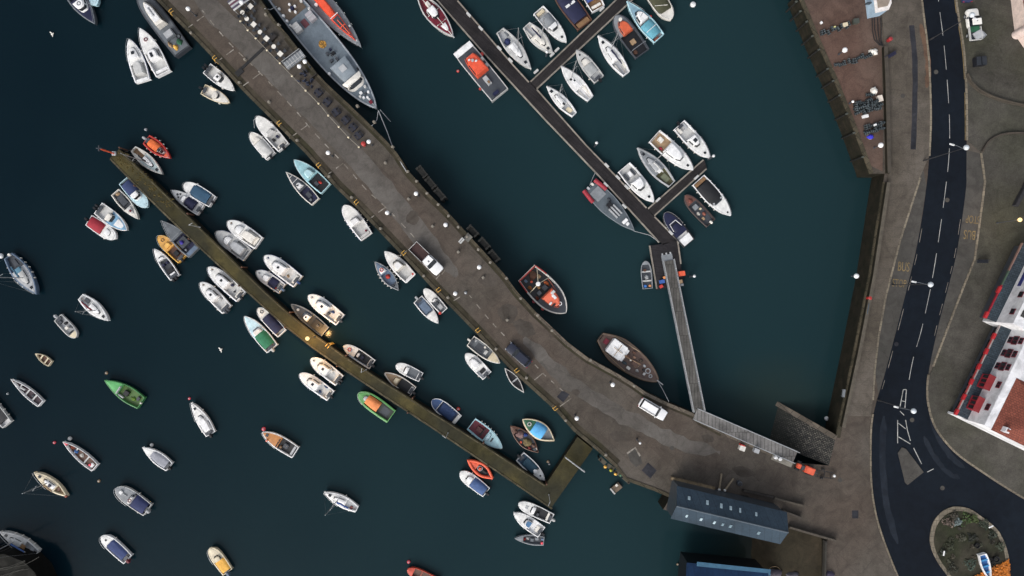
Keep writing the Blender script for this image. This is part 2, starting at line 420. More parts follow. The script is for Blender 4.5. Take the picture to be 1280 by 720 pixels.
# ---- road
ROADL = smoothline([(1150, -140), (1149, -60), (1152, 0), (1160, 67), (1163, 133), (1162, 183), (1158, 233), (1147, 303), (1133, 363), (1108, 460), (1095, 504), (1090, 530), (1089, 565), (1090, 607), (1096, 645), (1107, 680), (1123, 720), (1150, 775), (1200, 850)], 4)
ROADR = smoothline([(1195, -140), (1193, -60), (1195, 0), (1205, 67), (1208, 133), (1208, 213), (1207, 240), (1197, 310), (1187, 353), (1173, 407), (1163, 453), (1159, 480), (1160, 505), (1167, 530), (1179, 549), (1196, 567), (1222, 586), (1280, 623), (1400, 690)], 4)
poly = ROADL + [(1260, 930), (1500, 900)] + ROADR[::-1]
def polysheet(name, px, z, mat):
    bm = bmesh.new(); vs = [bm.verts.new(P(x, y, 0) + Vector((0, 0, z))) for x, y in px]
    for tri in tessellate_polygon([[v.co for v in vs]]): bm.faces.new([vs[i] for i in tri])
    bmesh.ops.recalc_face_normals(bm, faces=bm.faces); bm.normal_update()
    if sum(f.normal.z for f in bm.faces) < 0: bmesh.ops.reverse_faces(bm, faces=bm.faces)
    me = bpy.data.meshes.new(name); bm.to_mesh(me); bm.free(); me.materials.append(mat)
    o = bpy.data.objects.new(name, me); COL.objects.link(o); return struct(o)
polysheet('road', poly, .012, m_road)
TR = [(x + 20, y) for x, y in ROADL if 470 < y < 640]
m_wear = ground('polished_asphalt', (20, 25, 33), (26, 32, 40), (34, 39, 47), .25, 2, .8, None, False, .25)
for k, (L_, w_) in enumerate([([(1178, 440), (1168, 490), (1166, 525), (1176, 552), (1192, 574), (1206, 585)], 3.5), ([(1155, 545), (1166, 568), (1184, 590), (1200, 598)], 3), ([(1105, 520), (1103, 570), (1108, 630), (1122, 680)], 4)]):
    a, b = ragged(L_, w_, k + 20, 1.5); n = len(a); mb = MB(); mb.add([p + Vector((0, 0, .015)) for p in pxs(a) + pxs(b)], [(i, i + 1, n + i + 1, n + i) for i in range(n - 1)]); struct(mb.build('worn_wheel_track', m_wear))
for k, (x, y, z) in enumerate([(1140, 525, .016), (1178, 610, .016), (1184, 250, .016), (1170, 90, .016), (640, 430, .016), (840, 560, .016), (1050, 600, .016), (1120, 430, .128), (1128, 120, .128)]):
    c_ = P(x, y); struct(MB().prism([(c_.x + .38 * math.cos(t * .5236), c_.y + .38 * math.sin(t * .5236)) for t in range(12)], z - .004, z + .008).build('manhole_cover', m_bay if y > 500 or y < 300 else m_dark))
# lay-bys
polysheet('layby', [(1153, 205), (1158, 233), (1147, 303), (1133, 363), (1108, 460), (1098, 492), (1093, 462), (1098, 420), (1107, 370), (1125, 300), (1150, 222)], .008, m_bay)
polysheet('layby', [(1207, 236), (1197, 310), (1187, 353), (1173, 407), (1163, 453), (1166, 458), (1202, 362), (1217, 324), (1230, 226), (1226, 192), (1208, 188)], .008, m_bay)
# raised pavements (0.12 m)
def slab(name, px, mat, h=.12, z0=0.0):
    bm = bmesh.new(); vs = [bm.verts.new(P(x, y, 0) + Vector((0, 0, z0))) for x, y in px]
    f = bm.faces.new(vs); bm.normal_update()
    if f.normal.z < 0: bmesh.ops.reverse_faces(bm, faces=[f])
    r = bmesh.ops.extrude_face_region(bm, geom=[f]); bmesh.ops.translate(bm, vec=(0, 0, h), verts=[g for g in r['geom'] if isinstance(g, bmesh.types.BMVert)])
    bmesh.ops.recalc_face_normals(bm, faces=bm.faces)
    bmesh.ops.triangulate(bm, faces=[f for f in bm.faces if len(f.verts) > 4])
    me = bpy.data.meshes.new(name); bm.to_mesh(me); bm.free(); me.materials.append(mat)
    o = bpy.data.objects.new(name, me); COL.objects.link(o); return struct(o)
KL = [p for p in ROADL if p[1] < 200] + [(1150, 222), (1125, 300), (1107, 370), (1098, 420), (1093, 462), (1091, 500)]
slab('pavement', [(x - .5, y) for x, y in KL] + [(1088, 520), (1056, 520), (1074, 440), (1092, 345), (1110, 228), (1110, 217), (1107, 150), (1105, 60), (1100, -20), (1095, -140)], m_pave)
KR = [p for p in ROADR if p[1] < 186] + [(1226, 191), (1231, 227), (1218, 324), (1203, 361), (1166, 458)] + [p for p in ROADR if p[1] > 470]
m_pave2 = ground('upper_pavement', (56, 54, 50), (68, 66, 61), (80, 77, 72), .09, 1.1, .85, (62, 62, 52), True, .3, (3.2, 1.6, .2, .88))
slab('pavement', [(x + .5, y) for x, y in KR] + [(2500, 690), (2500, -140), (1195.5, -140)], m_pave2)
slab('yard', [(1001, -8), (1025, 51), (1046, 98), (1070, 158), (1088, 207), (1103, 214), (1104, 150), (1102, 60), (1097, -20), (1090, -140), (962, -140)], m_yard, .02)
# kerbs
def kerb(px, w=.3, h=.15): 
    mb = MB(); curb(mb, pxs(px), w, 0, h); struct(mb.build('kerb', m_kerb))
kerb([p for p in KL if p[1] < 214]); kerb(KL[-6:]); kerb([p for p in KR if p[1] < 188]); kerb([(1226, 191), (1231, 227), (1218, 324), (1203, 361), (1166, 458)]); kerb([p for p in ROADR if p[1] > 462])
kerb([(x - .8, y) for x, y in ROADL if 512 < y], .25, .12)
# dark resurfaced strip on the promenade, rusty tint of the paving
a, b = ragged([(1139, 32), (1143, 77), (1143, 130), (1141, 187)], 3.3, 2, .8, True); n = len(a); mb = MB(); mb.add([p + Vector((0, 0, .124)) for p in pxs(a) + pxs(b)], [(i, i + 1, n + i + 1, n + i) for i in range(n - 1)]); struct(mb.build('tarmac_strip', m_dark))
m_rust = ground('warm_stained_paving', (76, 62, 52), (88, 69, 57), (98, 78, 64), .3, 1.4, .85)
for px in ([(1150, 30), (1157, 60), (1160, 90), (1158, 110)], ):
    a, b = ragged(px, 3.4, 7, 1.5); n = len(a); mb = MB(); mb.add(pxs(a, 0) + pxs(b, 0), [(i, i + 1, n + i + 1, n + i) for i in range(n - 1)])
    for i, v in enumerate(mb.v): mb.v[i] = (v[0], v[1], .126)
    struct(mb.build('stained_paving', m_rust))
# centre line dashes
CL = smoothline([(1166, -120), (1170, -40), (1173, 0), (1180, 57), (1185, 117), (1187, 173), (1183, 227), (1168, 333), (1153, 407), (1142, 446), (1136, 476)], 24)
def alongdash(L, on, off, wid, z, name, mat, start=0):
    mb = MB(); cur = []; acc = -start; state = True
    for i in range(1, len(L)):
        d = math.dist(L[i], L[i - 1]); acc += d
        if state: cur.append(L[i])
        if state and acc > on:
            if len(cur) > 1: strip(mb, pxs(cur), wid, z)
            cur = []; acc = 0; state = False
        elif not state and acc > off: acc = 0; state = True; cur = [L[i]]
    if len(cur) > 1: strip(mb, pxs(cur), wid, z)
    return struct(mb.build(name, mat))
alongdash(CL, 29, 12, .085, .018, 'centre_line', m_white, 4)
# hatched box and island markings
mb = MB()
for seg in [[(1129, 487), (1125, 508)], [(1133, 487), (1131, 511)], [(1127, 501), (1131, 502)], [(1125, 514), (1130, 519)], [(1122, 525), (1122, 554)], [(1132, 525), (1134, 537), (1138, 551)], [(1123, 529), (1132, 536)],
            [(1123, 546), (1138, 555)], [(1129, 487), (1133, 487)], [(1142, 560), (1152, 580)], [(1159, 590), (1167, 586)]]:
    strip(mb, pxs(seg), .12, .018)
struct(mb.build('road_marking', m_white))
alongdash([(x - 2, y) for x, y in ROADR if 232 < y < 440], 6, 6, .08, .018, 'edge_line', m_wornwhite)
alongdash([(x + 2.2, y) for x, y in ROADL if 240 < y < 500], 6, 6, .08, .018, 'edge_line', m_wornwhite)
alongdash([(x - 1.8, y) for x, y in ROADR if y < 185], 60, 2, .1, .018, 'edge_line', m_yellow)
# traffic island
slab('traffic_island', [(1127, 559), (1132, 561), (1145, 578), (1154, 590), (1134, 606), (1131, 603), (1122, 566)], m_bay, .14, .012)
# road words
def words(body, px, size, rot, z):
    c = bpy.data.curves.new('w', 'FONT'); c.body = body; c.size = size; c.align_x = 'CENTER'; c.align_y = 'CENTER'
    o = bpy.data.objects.new('w', c); COL.objects.link(o)
    bpy.context.view_layer.update()
    me = bpy.data.meshes.new_from_object(o.evaluated_get(bpy.context.evaluated_depsgraph_get()))
    bpy.data.objects.remove(o)
    me.materials.clear(); me.materials.append(m_yellow)
    q = bpy.data.objects.new('road_lettering', me); COL.objects.link(q); q.location = P(*px); q.location.z = z; q.rotation_euler = (0, 0, rot); q.scale = (.56, 1.05, 1)
    struct(q)
words('BUS', (1129.5, 334), 2.1, R(-6), .016); words('STOP', (1124, 354.5), 1.75, R(-6), .016)
words('BUS', (1212, 293), 2.1, R(174), .016); words('STOP', (1216, 274), 1.75, R(174), .016)
# pier bay markings
mb = MB()
bay = smoothline([(252, 12), (285, 52), (318, 84), (345, 112), (372, 141), (392, 165), (429, 204), (458, 237), (482, 259), (510, 288), (523, 303)], 30)
def cross(x, y, dx, dy): strip(mb, pxs([(x, y), (x + dx, y + dy)]), .16, .014)
for (x, y) in [(255, 20), (292, 62), (325, 92), (385, 156), (429, 204), (482, 259), (523, 303)]:
    for q in (0, .55): cross(x - 26 * q, y + 19 * q, -9, 6.5)
for seg in [[(678, 467), (668, 475)], [(714, 498), (700, 508)], [(552, 343), (556, 338)], [(545, 349), (550, 343)], [(567, 376), (575, 371)]]: strip(mb, pxs(seg), .16, .014)
struct(mb.build('bay_marking', m_wornwhite))
alongdash(bay, 7, 9, .17, .014, 'bay_marking', m_wornwhite)
alongdash(smoothline([(586, 368), (612, 400), (640, 429), (663, 450), (680, 468), (696, 482), (712, 496)], 20), 5, 8, .16, .014, 'bay_marking', m_wornwhite)
for poly in ([(696, 496), (703, 488), (712, 493), (704, 503)], [(810, 578), (821, 588), (813, 598), (802, 588)], [(1065, 638), (1073, 638), (1073, 648), (1065, 648)]):
    struct(MB().sheet([p + Vector((0, 0, .014)) for p in pxs(poly)]).build('tarmac_patch', m_dark))
struct(MB().sheet([p + Vector((0, 0, .014)) for p in pxs([(784, 566), (794, 559), (800, 568), (803, 579), (795, 584), (788, 577)])]).build('worn_patch', m_bay))
for pts in ([(784, 567), (794, 559.5), (800, 570)], ):
    mb = MB(); strip(mb, pxs(pts), .3, .02); struct(mb.build('bay_marking', m_wornwhite))

# ---- slipway and foreshore
m_cob = slabs('slipway_setts', (84, 81, 74), (40, 40, 39), (12, 12, 12), .42, .26, .45, .55, .35, .06)
A, B_, C_, D_ = P(1045, 547), P(1036, 582), P(885, 522, -9.0), P(900, 464, -9.0)
mb = MB(); n = 10; vs = []
for i in range(n + 1):
    for j in range(5):
        a_ = A.lerp(D_, i / n); b_ = B_.lerp(C_, i / n); p = a_.lerp(b_, j / 4); p.z -= .004; vs.append(p)
mb.add(vs, [(i * 5 + j, i * 5 + j + 1, i * 5 + j + 6, i * 5 + j + 5) for i in range(n) for j in range(4)])
nt_ = m_cob.node_tree; bs_ = nt_.nodes['Principled BSDF']; src = bs_.inputs['Base Color'].links[0].from_socket
pz = posn(nt_); sz = nt_.nodes.new('ShaderNodeSeparateXYZ'); nt_.links.new(pz, sz.inputs[0]); wv = nt_.nodes.new('ShaderNodeMath'); wv.operation = 'MULTIPLY_ADD'; nt_.links.new(noise_n(nt_, pz, .5, 4), wv.inputs[0]); wv.inputs[1].default_value = 3.0; nt_.links.new(sz.outputs[2], wv.inputs[2])
mr_ = nt_.nodes.new('ShaderNodeMapRange'); mr_.inputs['From Min'].default_value = -.6; mr_.inputs['From Max'].default_value = -3.2; nt_.links.new(wv.outputs[0], mr_.inputs['Value'])
nt_.links.new(mixc(nt_, mr_.outputs[0], src, (.020, .022, .017)), bs_.inputs['Base Color'])
struct(mb.build('slipway', m_cob))
E1 = A.lerp(D_, .52)
mb = MB(); curb(mb, [A + Vector((0, 0, 0)), E1], .7, 0, 0)
# kerb of the slip, following its slope
def slopecurb(p, q, w, h):
    d = (q - p); d.z = 0; d.normalize(); nrm = Vector((-d.y, d.x, 0)) * w / 2
    return MB().add([p + nrm, p - nrm, q - nrm, q + nrm] + [v + Vector((0, 0, h)) for v in (p + nrm, p - nrm, q - nrm, q + nrm)], [(0, 1, 2, 3), (4, 5, 6, 7), (0, 1, 5, 4), (1, 2, 6, 5), (2, 3, 7, 6), (3, 0, 4, 7)])
struct(slopecurb(A, E1, .8, .2).build('slipway_kerb', m_cope2))
m_fore = ground('foreshore_mud', (36, 33, 26), (54, 48, 38), (70, 62, 50), .2, 1.6, .85, (46, 42, 32))
def fs(x, y):
    t = max(0, min(1, (x - 925) / 55)); return P(x, y, -5.0 + 4.1 * t * t * (3 - 2 * t))
mb = MB(); xs = [900, 915, 930, 940, 950, 960, 968, 978, 990, 1005, 1032]; ys = [650, 664, 678, 692, 706, 720, 740, 770, 900]
vs = [fs(x, y) + Vector((0, 0, .25 * noise.noise(Vector((x * .1, y * .1, 0))))) for y in ys for x in xs]; k = len(xs)
mb.add(vs, [(j * k + i, j * k + i + 1, (j + 1) * k + i + 1, (j + 1) * k + i) for j in range(len(ys) - 1) for i in range(k - 1)]); struct(mb.build('foreshore', m_fore, smooth=True))
# quay walls round the foreshore
# ---- the planted island of the roundabout
ISL = smoothline([(1200, 745), (1184, 720), (1172, 703), (1164, 686), (1162, 671), (1166, 653), (1175, 641), (1186, 634.5), (1197, 633), (1212, 636), (1226, 645), (1238, 654), (1248, 664), (1256, 680), (1260, 694), (1261, 706), (1258, 722), (1245, 748)], 4)
m_isl = ground('island_soil', (38, 37, 30), (52, 50, 42), (66, 63, 54), .3, 1.2, .95, (42, 46, 32), False, .4)
slab('roundabout_island', ISL, m_kerb, .13, .012)
cx, cy = 1211, 690
slab('island_soil', [(cx + (x - cx) * .9, cy + (y - cy) * .9) for x, y in ISL], m_isl, .06, .142)
# ================================================================== BOATS
SHAPES = dict(motor=(.91, .34, 2.3, .80), blunt=(.92, .40, 3.0, .62), sail=(.56, .42, 1.75, .95), double=(.05, .46, 1.9, .85), work=(.90, .45, 3.4, .55),
              fine=(.82, .34, 1.8, .92), square=(.97, .5, 9, .45), canoe=(.02, .5, 1.7, .9), ship=(.80, .42, 2.6, .78), ketch=(.35, .36, 2.3, .75), round=(.89, .42, 3.2, .58))
def hw(t, sh):
    tr, m, e, f = SHAPES[sh]
    if t < m: return tr + (1 - tr) * math.sin(math.pi / 2 * t / m)
    return max(0, 1 - ((t - m) / (1 - m)) ** e) ** f
def hstations(n=26):
    return [1 - (1 - i / n) ** 1.35 for i in range(n + 1)]
class Boat: pass
def loft_cabin(xs, ys, zb, h, fs, bs, ss):
    """ring(u) of a superstructure; xs rising aft to bow, ys half widths"""
    x0, x1 = xs[0], xs[-1]; ln = x1 - x0
    def ring(u, off=0.0):
        a = []; b = []
        for x, y in zip(xs, ys):
            q = (x - x0) / ln
            xx = x - fs * h * u * q ** 2 + bs * h * u * (1 - q)
            yy = y - ss * h * u
            xx += off * (1 if q > .9 else 0); yy += off
            a.append((xx, yy, zb + h * u)); b.append((xx, -yy, zb + h * u))
        return a + b[::-1]
    return ring
def cabin(parent, xs, ys, zb, h, col, name='cabin', fs=.55, bs=.12, ss=.10, windows=True, roofcol=None, hatch=0, screen=True, sides=True, hcol='glass'):
    ring = loft_cabin(xs, ys, zb, h, fs, bs, ss)
    us = [0, .45, .9, 1.0]; n = 2 * len(xs); mb = MB(); vs = []
    for k, u in enumerate(us):
        r = ring(u)
        if k == 3:
            cx = sum(p[0] for p in r) / n
            r = [(cx + (p[0] - cx) * .93, p[1] * .9, p[2]) for p in r]
        vs += r
    m = len(us)
    fsx = [(k * n + i, k * n + (i + 1) % n, (k + 1) * n + (i + 1) % n, (k + 1) * n + i) for k in range(m - 1) for i in range(n)]
    top = vs[-n:]; half = len(xs)
    # cambered roof: centre line raised
    cen = [((top[i][0]), 0.0, top[i][2] + .05 * min(1, h)) for i in range(half)]
    k0 = len(vs); vs += cen; T = (m - 1) * n
    for i in range(half - 1):
        fsx.append((T + i, T + i + 1, k0 + i + 1, k0 + i)); fsx.append((k0 + i, k0 + i + 1, T + n - 2 - i, T + n - 1 - i))
    fsx.append((T + half - 1, T + half, k0 + half - 1)); fsx.append((T + n - 1, T, k0))
    mb.add(vs, fsx); cab = mb.build(name, paint(col), parent, smooth=True)
    if windows:
        r1 = ring(.42, .012); r2 = ring(.86, .012)
        def win(nm, idx):
            w = MB()
            for i in idx:
                j = (i + 1) % n
                w.add([r1[i], r1[j], r2[j], r2[i]], [(0, 1, 2, 3)])
            w.build(nm, glassm(), cab)
        if screen: win('windscreen', list(range(half - 3, half + 2)))
        if sides:
            e = max(2, half - 4)
            win('side_window', list(range(1, e))); win('side_window', list(range(n - 1 - e, n - 2)))
    xm = (top[0][0] + top[half - 1][0]) / 2; zt = top[0][2] + .05 * min(1, h)
    if roofcol:
        w = MB(); rr = [(xm + (p[0] - xm) * .86, p[1] * .84) for p in top]
        w.prism(rr, zt - .05, zt + .045); w.build('roof_panel', paint(roofcol), cab)
    if hatch:
        MB().box((xm + .05, 0, zt + .06), (hatch * 1.05, hatch * 1.05, .09)).build('roof_hatch', glassm() if hcol == 'glass' else paint(hcol), cab, bevel=.02)
    return cab, xm, zt
def boat(name, label, bow, stern, wpx, shape='motor', hull='white', rim=.12, deck=(212, 211, 208), fd=.45, floor=(164, 164, 162), fb=None, cabs=(), cover=None, ob=0, obcol='black',
         mast=None, boom=None, hatch=None, rails=True, items=(), tubes=None, fenders=0, cat=None, group=None, inner=None, cambr=.04, wheel=False, ladder=False, spread=True, sheer=.28, rubstrip=None, seats=0):
    zg = WATER + .9
    b = P(*bow, zg); s = P(*stern, zg); v = b - s; L = v.length; c = (b + s) / 2
    W = .93 * wpx / PPM * (H - zg) / H
    if fb is None: fb = min(1.5, .42 + .062 * L)
    rz = math.atan2(v.y, v.x)
    t0 = thing(name, label, cat or name.replace('_', ' '), (c.x, c.y, WATER), rz, group)
    X = lambda t: (t - .5) * L
    Y = lambda t: hw(t, shape) * W / 2
    F = lambda t: fb * (1 + sheer * max(0, (t - .3) / .7) ** 2)
    fz = max(.12, fb * .38)              # cockpit sole
    rimf = lambda t: min(rim, Y(t))
    # hull
    st = hstations(); mb = MB(); vs = []
    for t in st:
        y = Y(t); f = F(t); x = X(t)
        bowrk = max(0, (t - .75) / .25) ** 2
        prof = [(x - .10 * L * bowrk, 0.0, -.35), (x - .07 * L * bowrk, y * .72, -.22), (x - .05 * L * bowrk, y * .90, .05), (x - .012 * L * bowrk, y * .985, f * .7), (x, y, f - .07), (x + .0, y + .012, f - .02), (x, max(0, y - .02), f),
                (x, max(0, y - rim + .02), f), (x, max(0, y - rim), f - .03), (x, max(0, y - rim - .02), fz - .02)]
        vs += prof + [(p[0], -p[1], p[2]) for p in prof]
    m = 10; n = len(st); fsx = []
    for i in range(n - 1):
        for sd in (0, 1):
            o1 = i * 2 * m + sd * m; o2 = (i + 1) * 2 * m + sd * m
            for k in range(m - 1): fsx.append((o1 + k, o1 + k + 1, o2 + k + 1, o2 + k))
    fsx.append([k for k in range(m)] + [m + k for k in range(m - 1, -1, -1)][:-1])
    hullo = None
    mb.add(vs, fsx[:-1])
    # transom board with thickness
    y0 = Y(0); tr = .10
    if y0 > .1:
        mb.add([(X(0) - .005, -y0, -.2), (X(0) - .005, y0, -.2), (X(0) - .005, y0, F(0)), (X(0) - .005, -y0, F(0)), (X(0) + tr, -y0 + .02, -.2), (X(0) + tr, y0 - .02, -.2), (X(0) + tr, y0 - .02, F(0) + .003), (X(0) + tr, -y0 + .02, F(0) + .003)],
               [(0, 1, 2, 3), (7, 6, 5, 4), (3, 2, 6, 7), (0, 3, 7, 4), (1, 5, 6, 2)])
    bm_m = paint(hull)
    hullo = mb.build('hull', bm_m, t0, smooth=True)
    def surf(nm, ta, tb, zf, col, par, camber=0.0, inset=.004, bulk=True, wf=1.0, k=5):
        ts = [ta + (tb - ta) * (1 - (1 - i / 12) ** 1.4) for i in range(13)]
        w = MB(); vv = []
        for t in ts:
            y = max(0.002, (Y(t) - rimf(t) + inset) * wf)
            for j in range(k):
                q = -1 + 2 * j / (k - 1); vv.append((X(t), y * q, zf(t) + camber * (1 - q * q)))
        w.add(vv, [(i * k + j, i * k + j + 1, (i + 1) * k + j + 1, (i + 1) * k + j) for i in range(12) for j in range(k - 1)])
        if bulk:
            y = max(.002, (Y(ta) - rimf(ta) + inset) * wf)
            w.add([(X(ta), -y, fz - .01), (X(ta), y, fz - .01), (X(ta), y, zf(ta)), (X(ta), -y, zf(ta))], [(0, 1, 2, 3)])
        return w.build(nm, paint(col) , par, smooth=True)
    if fd > .02: surf('cockpit_floor', .015, min(fd + .02, .97), lambda t: fz, floor, t0, 0, .01, False)
    dk = None
    if fd < .98: dk = surf('foredeck' if fd > .1 else 'deck', fd, .995, lambda t: F(t) - .025, deck, t0, cambr)
    if rubstrip:
        for sgn in (1, -1):
            MB().tube([(X(t), sgn * (Y(t) + .02), F(t) - .12) for t in st[:-1]], .06, 6).build('rubbing_strake', paint(rubstrip), t0)
    last = None
    for cb in cabs:
        ta, tb, wf, h, col = cb[:5]; op = dict(cb[5]) if len(cb) > 5 else {}
        n_ = 9; xs = []; ys = []
        rnd_ = op.pop('round', .38)
        lim = op.pop('maxw', 9)
        for i in range(n_):
            q = i / (n_ - 1); t = ta + (tb - ta) * q
            xs.append(X(t)); y = min(lim, wf * max(.05, Y(t) - rim)); y *= 1 - rnd_ * q ** 5
            ys.append(max(.04, y))
        zb = op.pop('z', None)
        zb = (F((ta + tb) / 2) - .06 if ta >= fd - .03 else fz) if zb is None else zb
        hh = h + (F(.5) - fz if (ta < fd - .03 and zb == fz) else 0)
        last = cabin(t0, xs, ys, zb, hh, col, **op)
    if cover:
        ta, tb, col, wf, h = cover
        w = MB(); k = 9; nn = 14; vv = []; sd = rnd.random() * 50
        for i in range(nn + 1):
            t = ta + (tb - ta) * i / nn; y = (Y(t) + .01) * wf
            for j in range(k):
                q = -1 + 2 * j / (k - 1)
                z = F(t) + .03 + h * (1 - abs(q) ** 2.2) * (.72 + .28 * math.cos((i / nn - .5) * 2.4)) + .05 * noise.noise(Vector((t * L * 1.6, q * 2 + sd, sd))) - (.16 if abs(q) > .99 else 0)
                vv.append((X(t), y * q, z))
        w.add(vv, [(i * k + j, i * k + j + 1, (i + 1) * k + j + 1, (i + 1) * k + j) for i in range(nn) for j in range(k - 1)])
        y = (Y(ta) + .01) * wf; w.add([(X(ta), -y, F(ta) - .2), (X(ta), y, F(ta) - .2)] + vv[:k][::-1], [list(range(k + 2))])
        y = (Y(tb) + .01) * wf; w.add([(X(tb), -y, F(tb) - .1), (X(tb), y, F(tb) - .1)] + vv[-k:][::-1], [list(range(k + 2))])
        w.build('canvas_cover', paint(col, .8), t0, smooth=True)
    if hatch:
        for (t, y, sx) in (hatch if isinstance(hatch[0], tuple) else (hatch,)):
            MB().box((X(t), y * Y(t), F(t) + cambr * .7), (sx, sx * .95, .07)).build('deck_hatch', glassm(), t0, bevel=.02)
    if seats:
        for k in range(seats):
            t = .12 + (fd - .2) * (k + .5) / seats; y = max(.1, Y(t) - rim)
            MB().box((X(t), 0, fz + .24), (.26, 2 * y, .05)).build('thwart', paint('pale' if inner is None else inner), t0, bevel=.01)
    if ob and fd > .2: MB().box((X(0) + .36, 0, F(0) - .05), (.55, min(.75 * W, .5 + .45 * ob), .16)).build('motor_well', paint('dkgrey'), t0, bevel=.02)
    for k in range(ob):
        off = (k - (ob - 1) / 2) * .55
        w = MB(); w.box((X(0) - .26, off, F(0) + .24), (.74, .46, .5), 0, .78); w.box((X(0) - .24, off, F(0) - .35), (.22, .16, .8)); w.box((X(0) - .02, off, F(0) + .02), (.2, .3, .22))
        w.build('outboard_motor', paint(obcol, .35), t0, bevel=.06)
    if mast:
        t, h = mast[:2]; zb = F(t) + (mast[2] if len(mast) > 2 else .1)
        mo = MB().tube([(X(t), 0, zb), (X(t), 0, zb + h)], .085, 8, r2=.06).build('mast', metalm(), t0, smooth=True)
        if spread: MB().tube([(X(t), -W * .3, zb + h * .52), (X(t) - .06, 0, zb + h * .52), (X(t), W * .3, zb + h * .52)], .035, 6).build('spreader', metalm(), mo)
        w = MB()
        w.tube([(X(.985), 0, F(.98)), (X(t), 0, zb + h * .97)], .010, 4); w.tube([(X(.01), 0, F(.02)), (X(t), 0, zb + h * .99)], .010, 4)
        for sg in (1, -1): w.tube([(X(t) - .1, sg * (Y(t) - .06), F(t)), (X(t), sg * W * .3, zb + h * .52), (X(t), 0, zb + h * .96)], .009, 4)
        w.build('rigging', metalm(), mo)
        if boom:
            bl, col = boom
            zz = zb + .75
            bo = MB().tube([(X(t) - .1, 0, zz), (X(t) - bl, 0, zz + .05)], .06, 8).build('boom', metalm(), t0, smooth=True)
            if col:
                pts = [(X(t) - .12 - (bl - .25) * i / 8, .03 * math.sin(i * 1.7), zz + .16) for i in range(9)]
                MB().tube(pts, .17, 8, r2=.11).build('sail_cover', paint(col, .8), bo, smooth=True)
    if rails and fd < .8:
        r0 = max(fd, .5)
        w = MB(); ts = [r0 + (.985 - r0) * i / 12 for i in range(13)]
        pp = [(X(t), max(.03, Y(t) - .07), F(t) + .5) for t in ts]; qq = [(x, -y, z) for x, y, z in pp][::-1]
        w.tube(pp + qq, .022, 5)
        for i in (0, 4, 8, 11):
            for sg in (1, -1): w.tube([(pp[i][0], sg * pp[i][1], F(ts[i])), (pp[i][0], sg * pp[i][1], pp[i][2])], .02, 5)
        w.build('pulpit_rail', metalm(), t0)
    if tubes:
        col, rad = tubes[:2]; tb = tubes[2] if len(tubes) > 2 else .985
        if tb > .97:
            pp = [(X(t), max(.02, Y(t) - rad * .6), F(t) - .02) for t in st if t < .985]
            MB().tube(pp + [(X(.99), 0, F(1))] + [(x, -y, z) for x, y, z in pp][::-1], rad, 10).build('inflatable_tube', paint(col, .6), t0, smooth=True)
        else:
            for sg in (1, -1):
                pp = [(X(.0 + tb * i / 8) - .3, sg * (Y(tb * i / 8) - rad * .3), F(0) - .05) for i in range(9)]
                MB().tube(pp, rad, 10).build('inflatable_tube', paint(col, .6), t0, smooth=True)
    for k in range(fenders):
        t = .18 + .5 * k / max(1, fenders - 1)
        for sg in (1, -1):
            if (k + (sg > 0)) % 2 or fenders > 3:
                MB().lathe((X(t), sg * (Y(t) + .10), F(t) - .62), [(.02, 0), (.10, .06), (.10, .48), (.02, .55)], 8).build('fender', paint('offwhite'), t0, smooth=True)
    if wheel:
        tw = wheel if isinstance(wheel, float) else .3
        w = MB(); w.box((X(tw), 0, fz + .45), (.4, .5, .9), 0, .8); w.build('helm_console', paint('white'), t0, bevel=.04)
    for it in items:
        kind, nm, t, y, *rest = it
        if kind in ('arch', 'hoop'): rest = [y] + rest; y = 0
        base = (F(t) + .0 if t >= fd else fz)
        x_ = X(t); y_ = y * Y(t)
        if kind == 'box':
            lx, ly, h, col = rest[:4]; z = rest[4] if len(rest) > 4 else 0; rr = rest[5] if len(rest) > 5 else 0
            MB().box((x_, y_, base + z + h / 2), (lx, ly, h), rr, .96).build(nm, glassm() if col == 'glass' else paint(col), t0, bevel=min(.05, h * .3, lx * .2, ly * .2))
        elif kind == 'cyl':
            r, h, col = rest[:3]; z = rest[3] if len(rest) > 3 else 0
            MB().lathe((x_, y_, base + z), [(r, 0), (r, h * .85), (r * .85, h)], 14).build(nm, paint(col), t0, smooth=True)
        elif kind == 'ring':
            r, tt, col = rest[:3]; z = rest[3] if len(rest) > 3 else .06
            MB().ring((x_, y_, base + z), r, tt).build(nm, paint(col), t0, smooth=True)
        elif kind == 'roofring':
            r, tt, col = rest[:3]
            if last: MB().ring((last[1], y_, last[2] + .06), r, tt).build(nm, paint(col), last[0], smooth=True)
        elif kind == 'heap':
            lx, ly, h, col = rest[:4]
            z = rest[4] if len(rest) > 4 else 0
            MB().heap((x_, y_, base + z - .02), (lx, ly, h), rnd.random() * 40).build(nm, paint(col, .85, .8), t0, smooth=True)
        elif kind == 'bar':
            t2, y2, z1, z2, r, col = rest[:6]
            MB().tube([(x_, y_, F(t) + z1), (X(t2), y2 * Y(t2), F(t2) + z2)], r, 8).build(nm, paint(col), t0, smooth=True)
        elif kind == 'arch':
            h, r, col = rest[:3]; yy = max(.1, Y(t) - .08)
            MB().tube([(x_, -yy, F(t)), (x_, -yy * .92, F(t) + h * .9), (x_, -yy * .7, F(t) + h), (x_, yy * .7, F(t) + h), (x_, yy * .92, F(t) + h * .9), (x_, yy, F(t))], r, 8).build(nm, paint(col), t0, smooth=True)
        elif kind == 'hoop':
            # gunwale hoop around the stern, at height h
            h, r, col = rest[:3]; ts = [.02 + t * i / 8 for i in range(9)]
            pp = [(X(q), Y(q) - .08, F(q) + h) for q in ts][::-1]; qq = [(x, -y, z) for x, y, z in pp][::-1]
            MB().tube(pp + qq, r, 6).build(nm, paint(col), t0, smooth=True)
        elif kind == 'plate':
            lx, ly, col = rest[:3]; z = rest[3] if len(rest) > 3 else .02; rr = rest[4] if len(rest) > 4 else 0
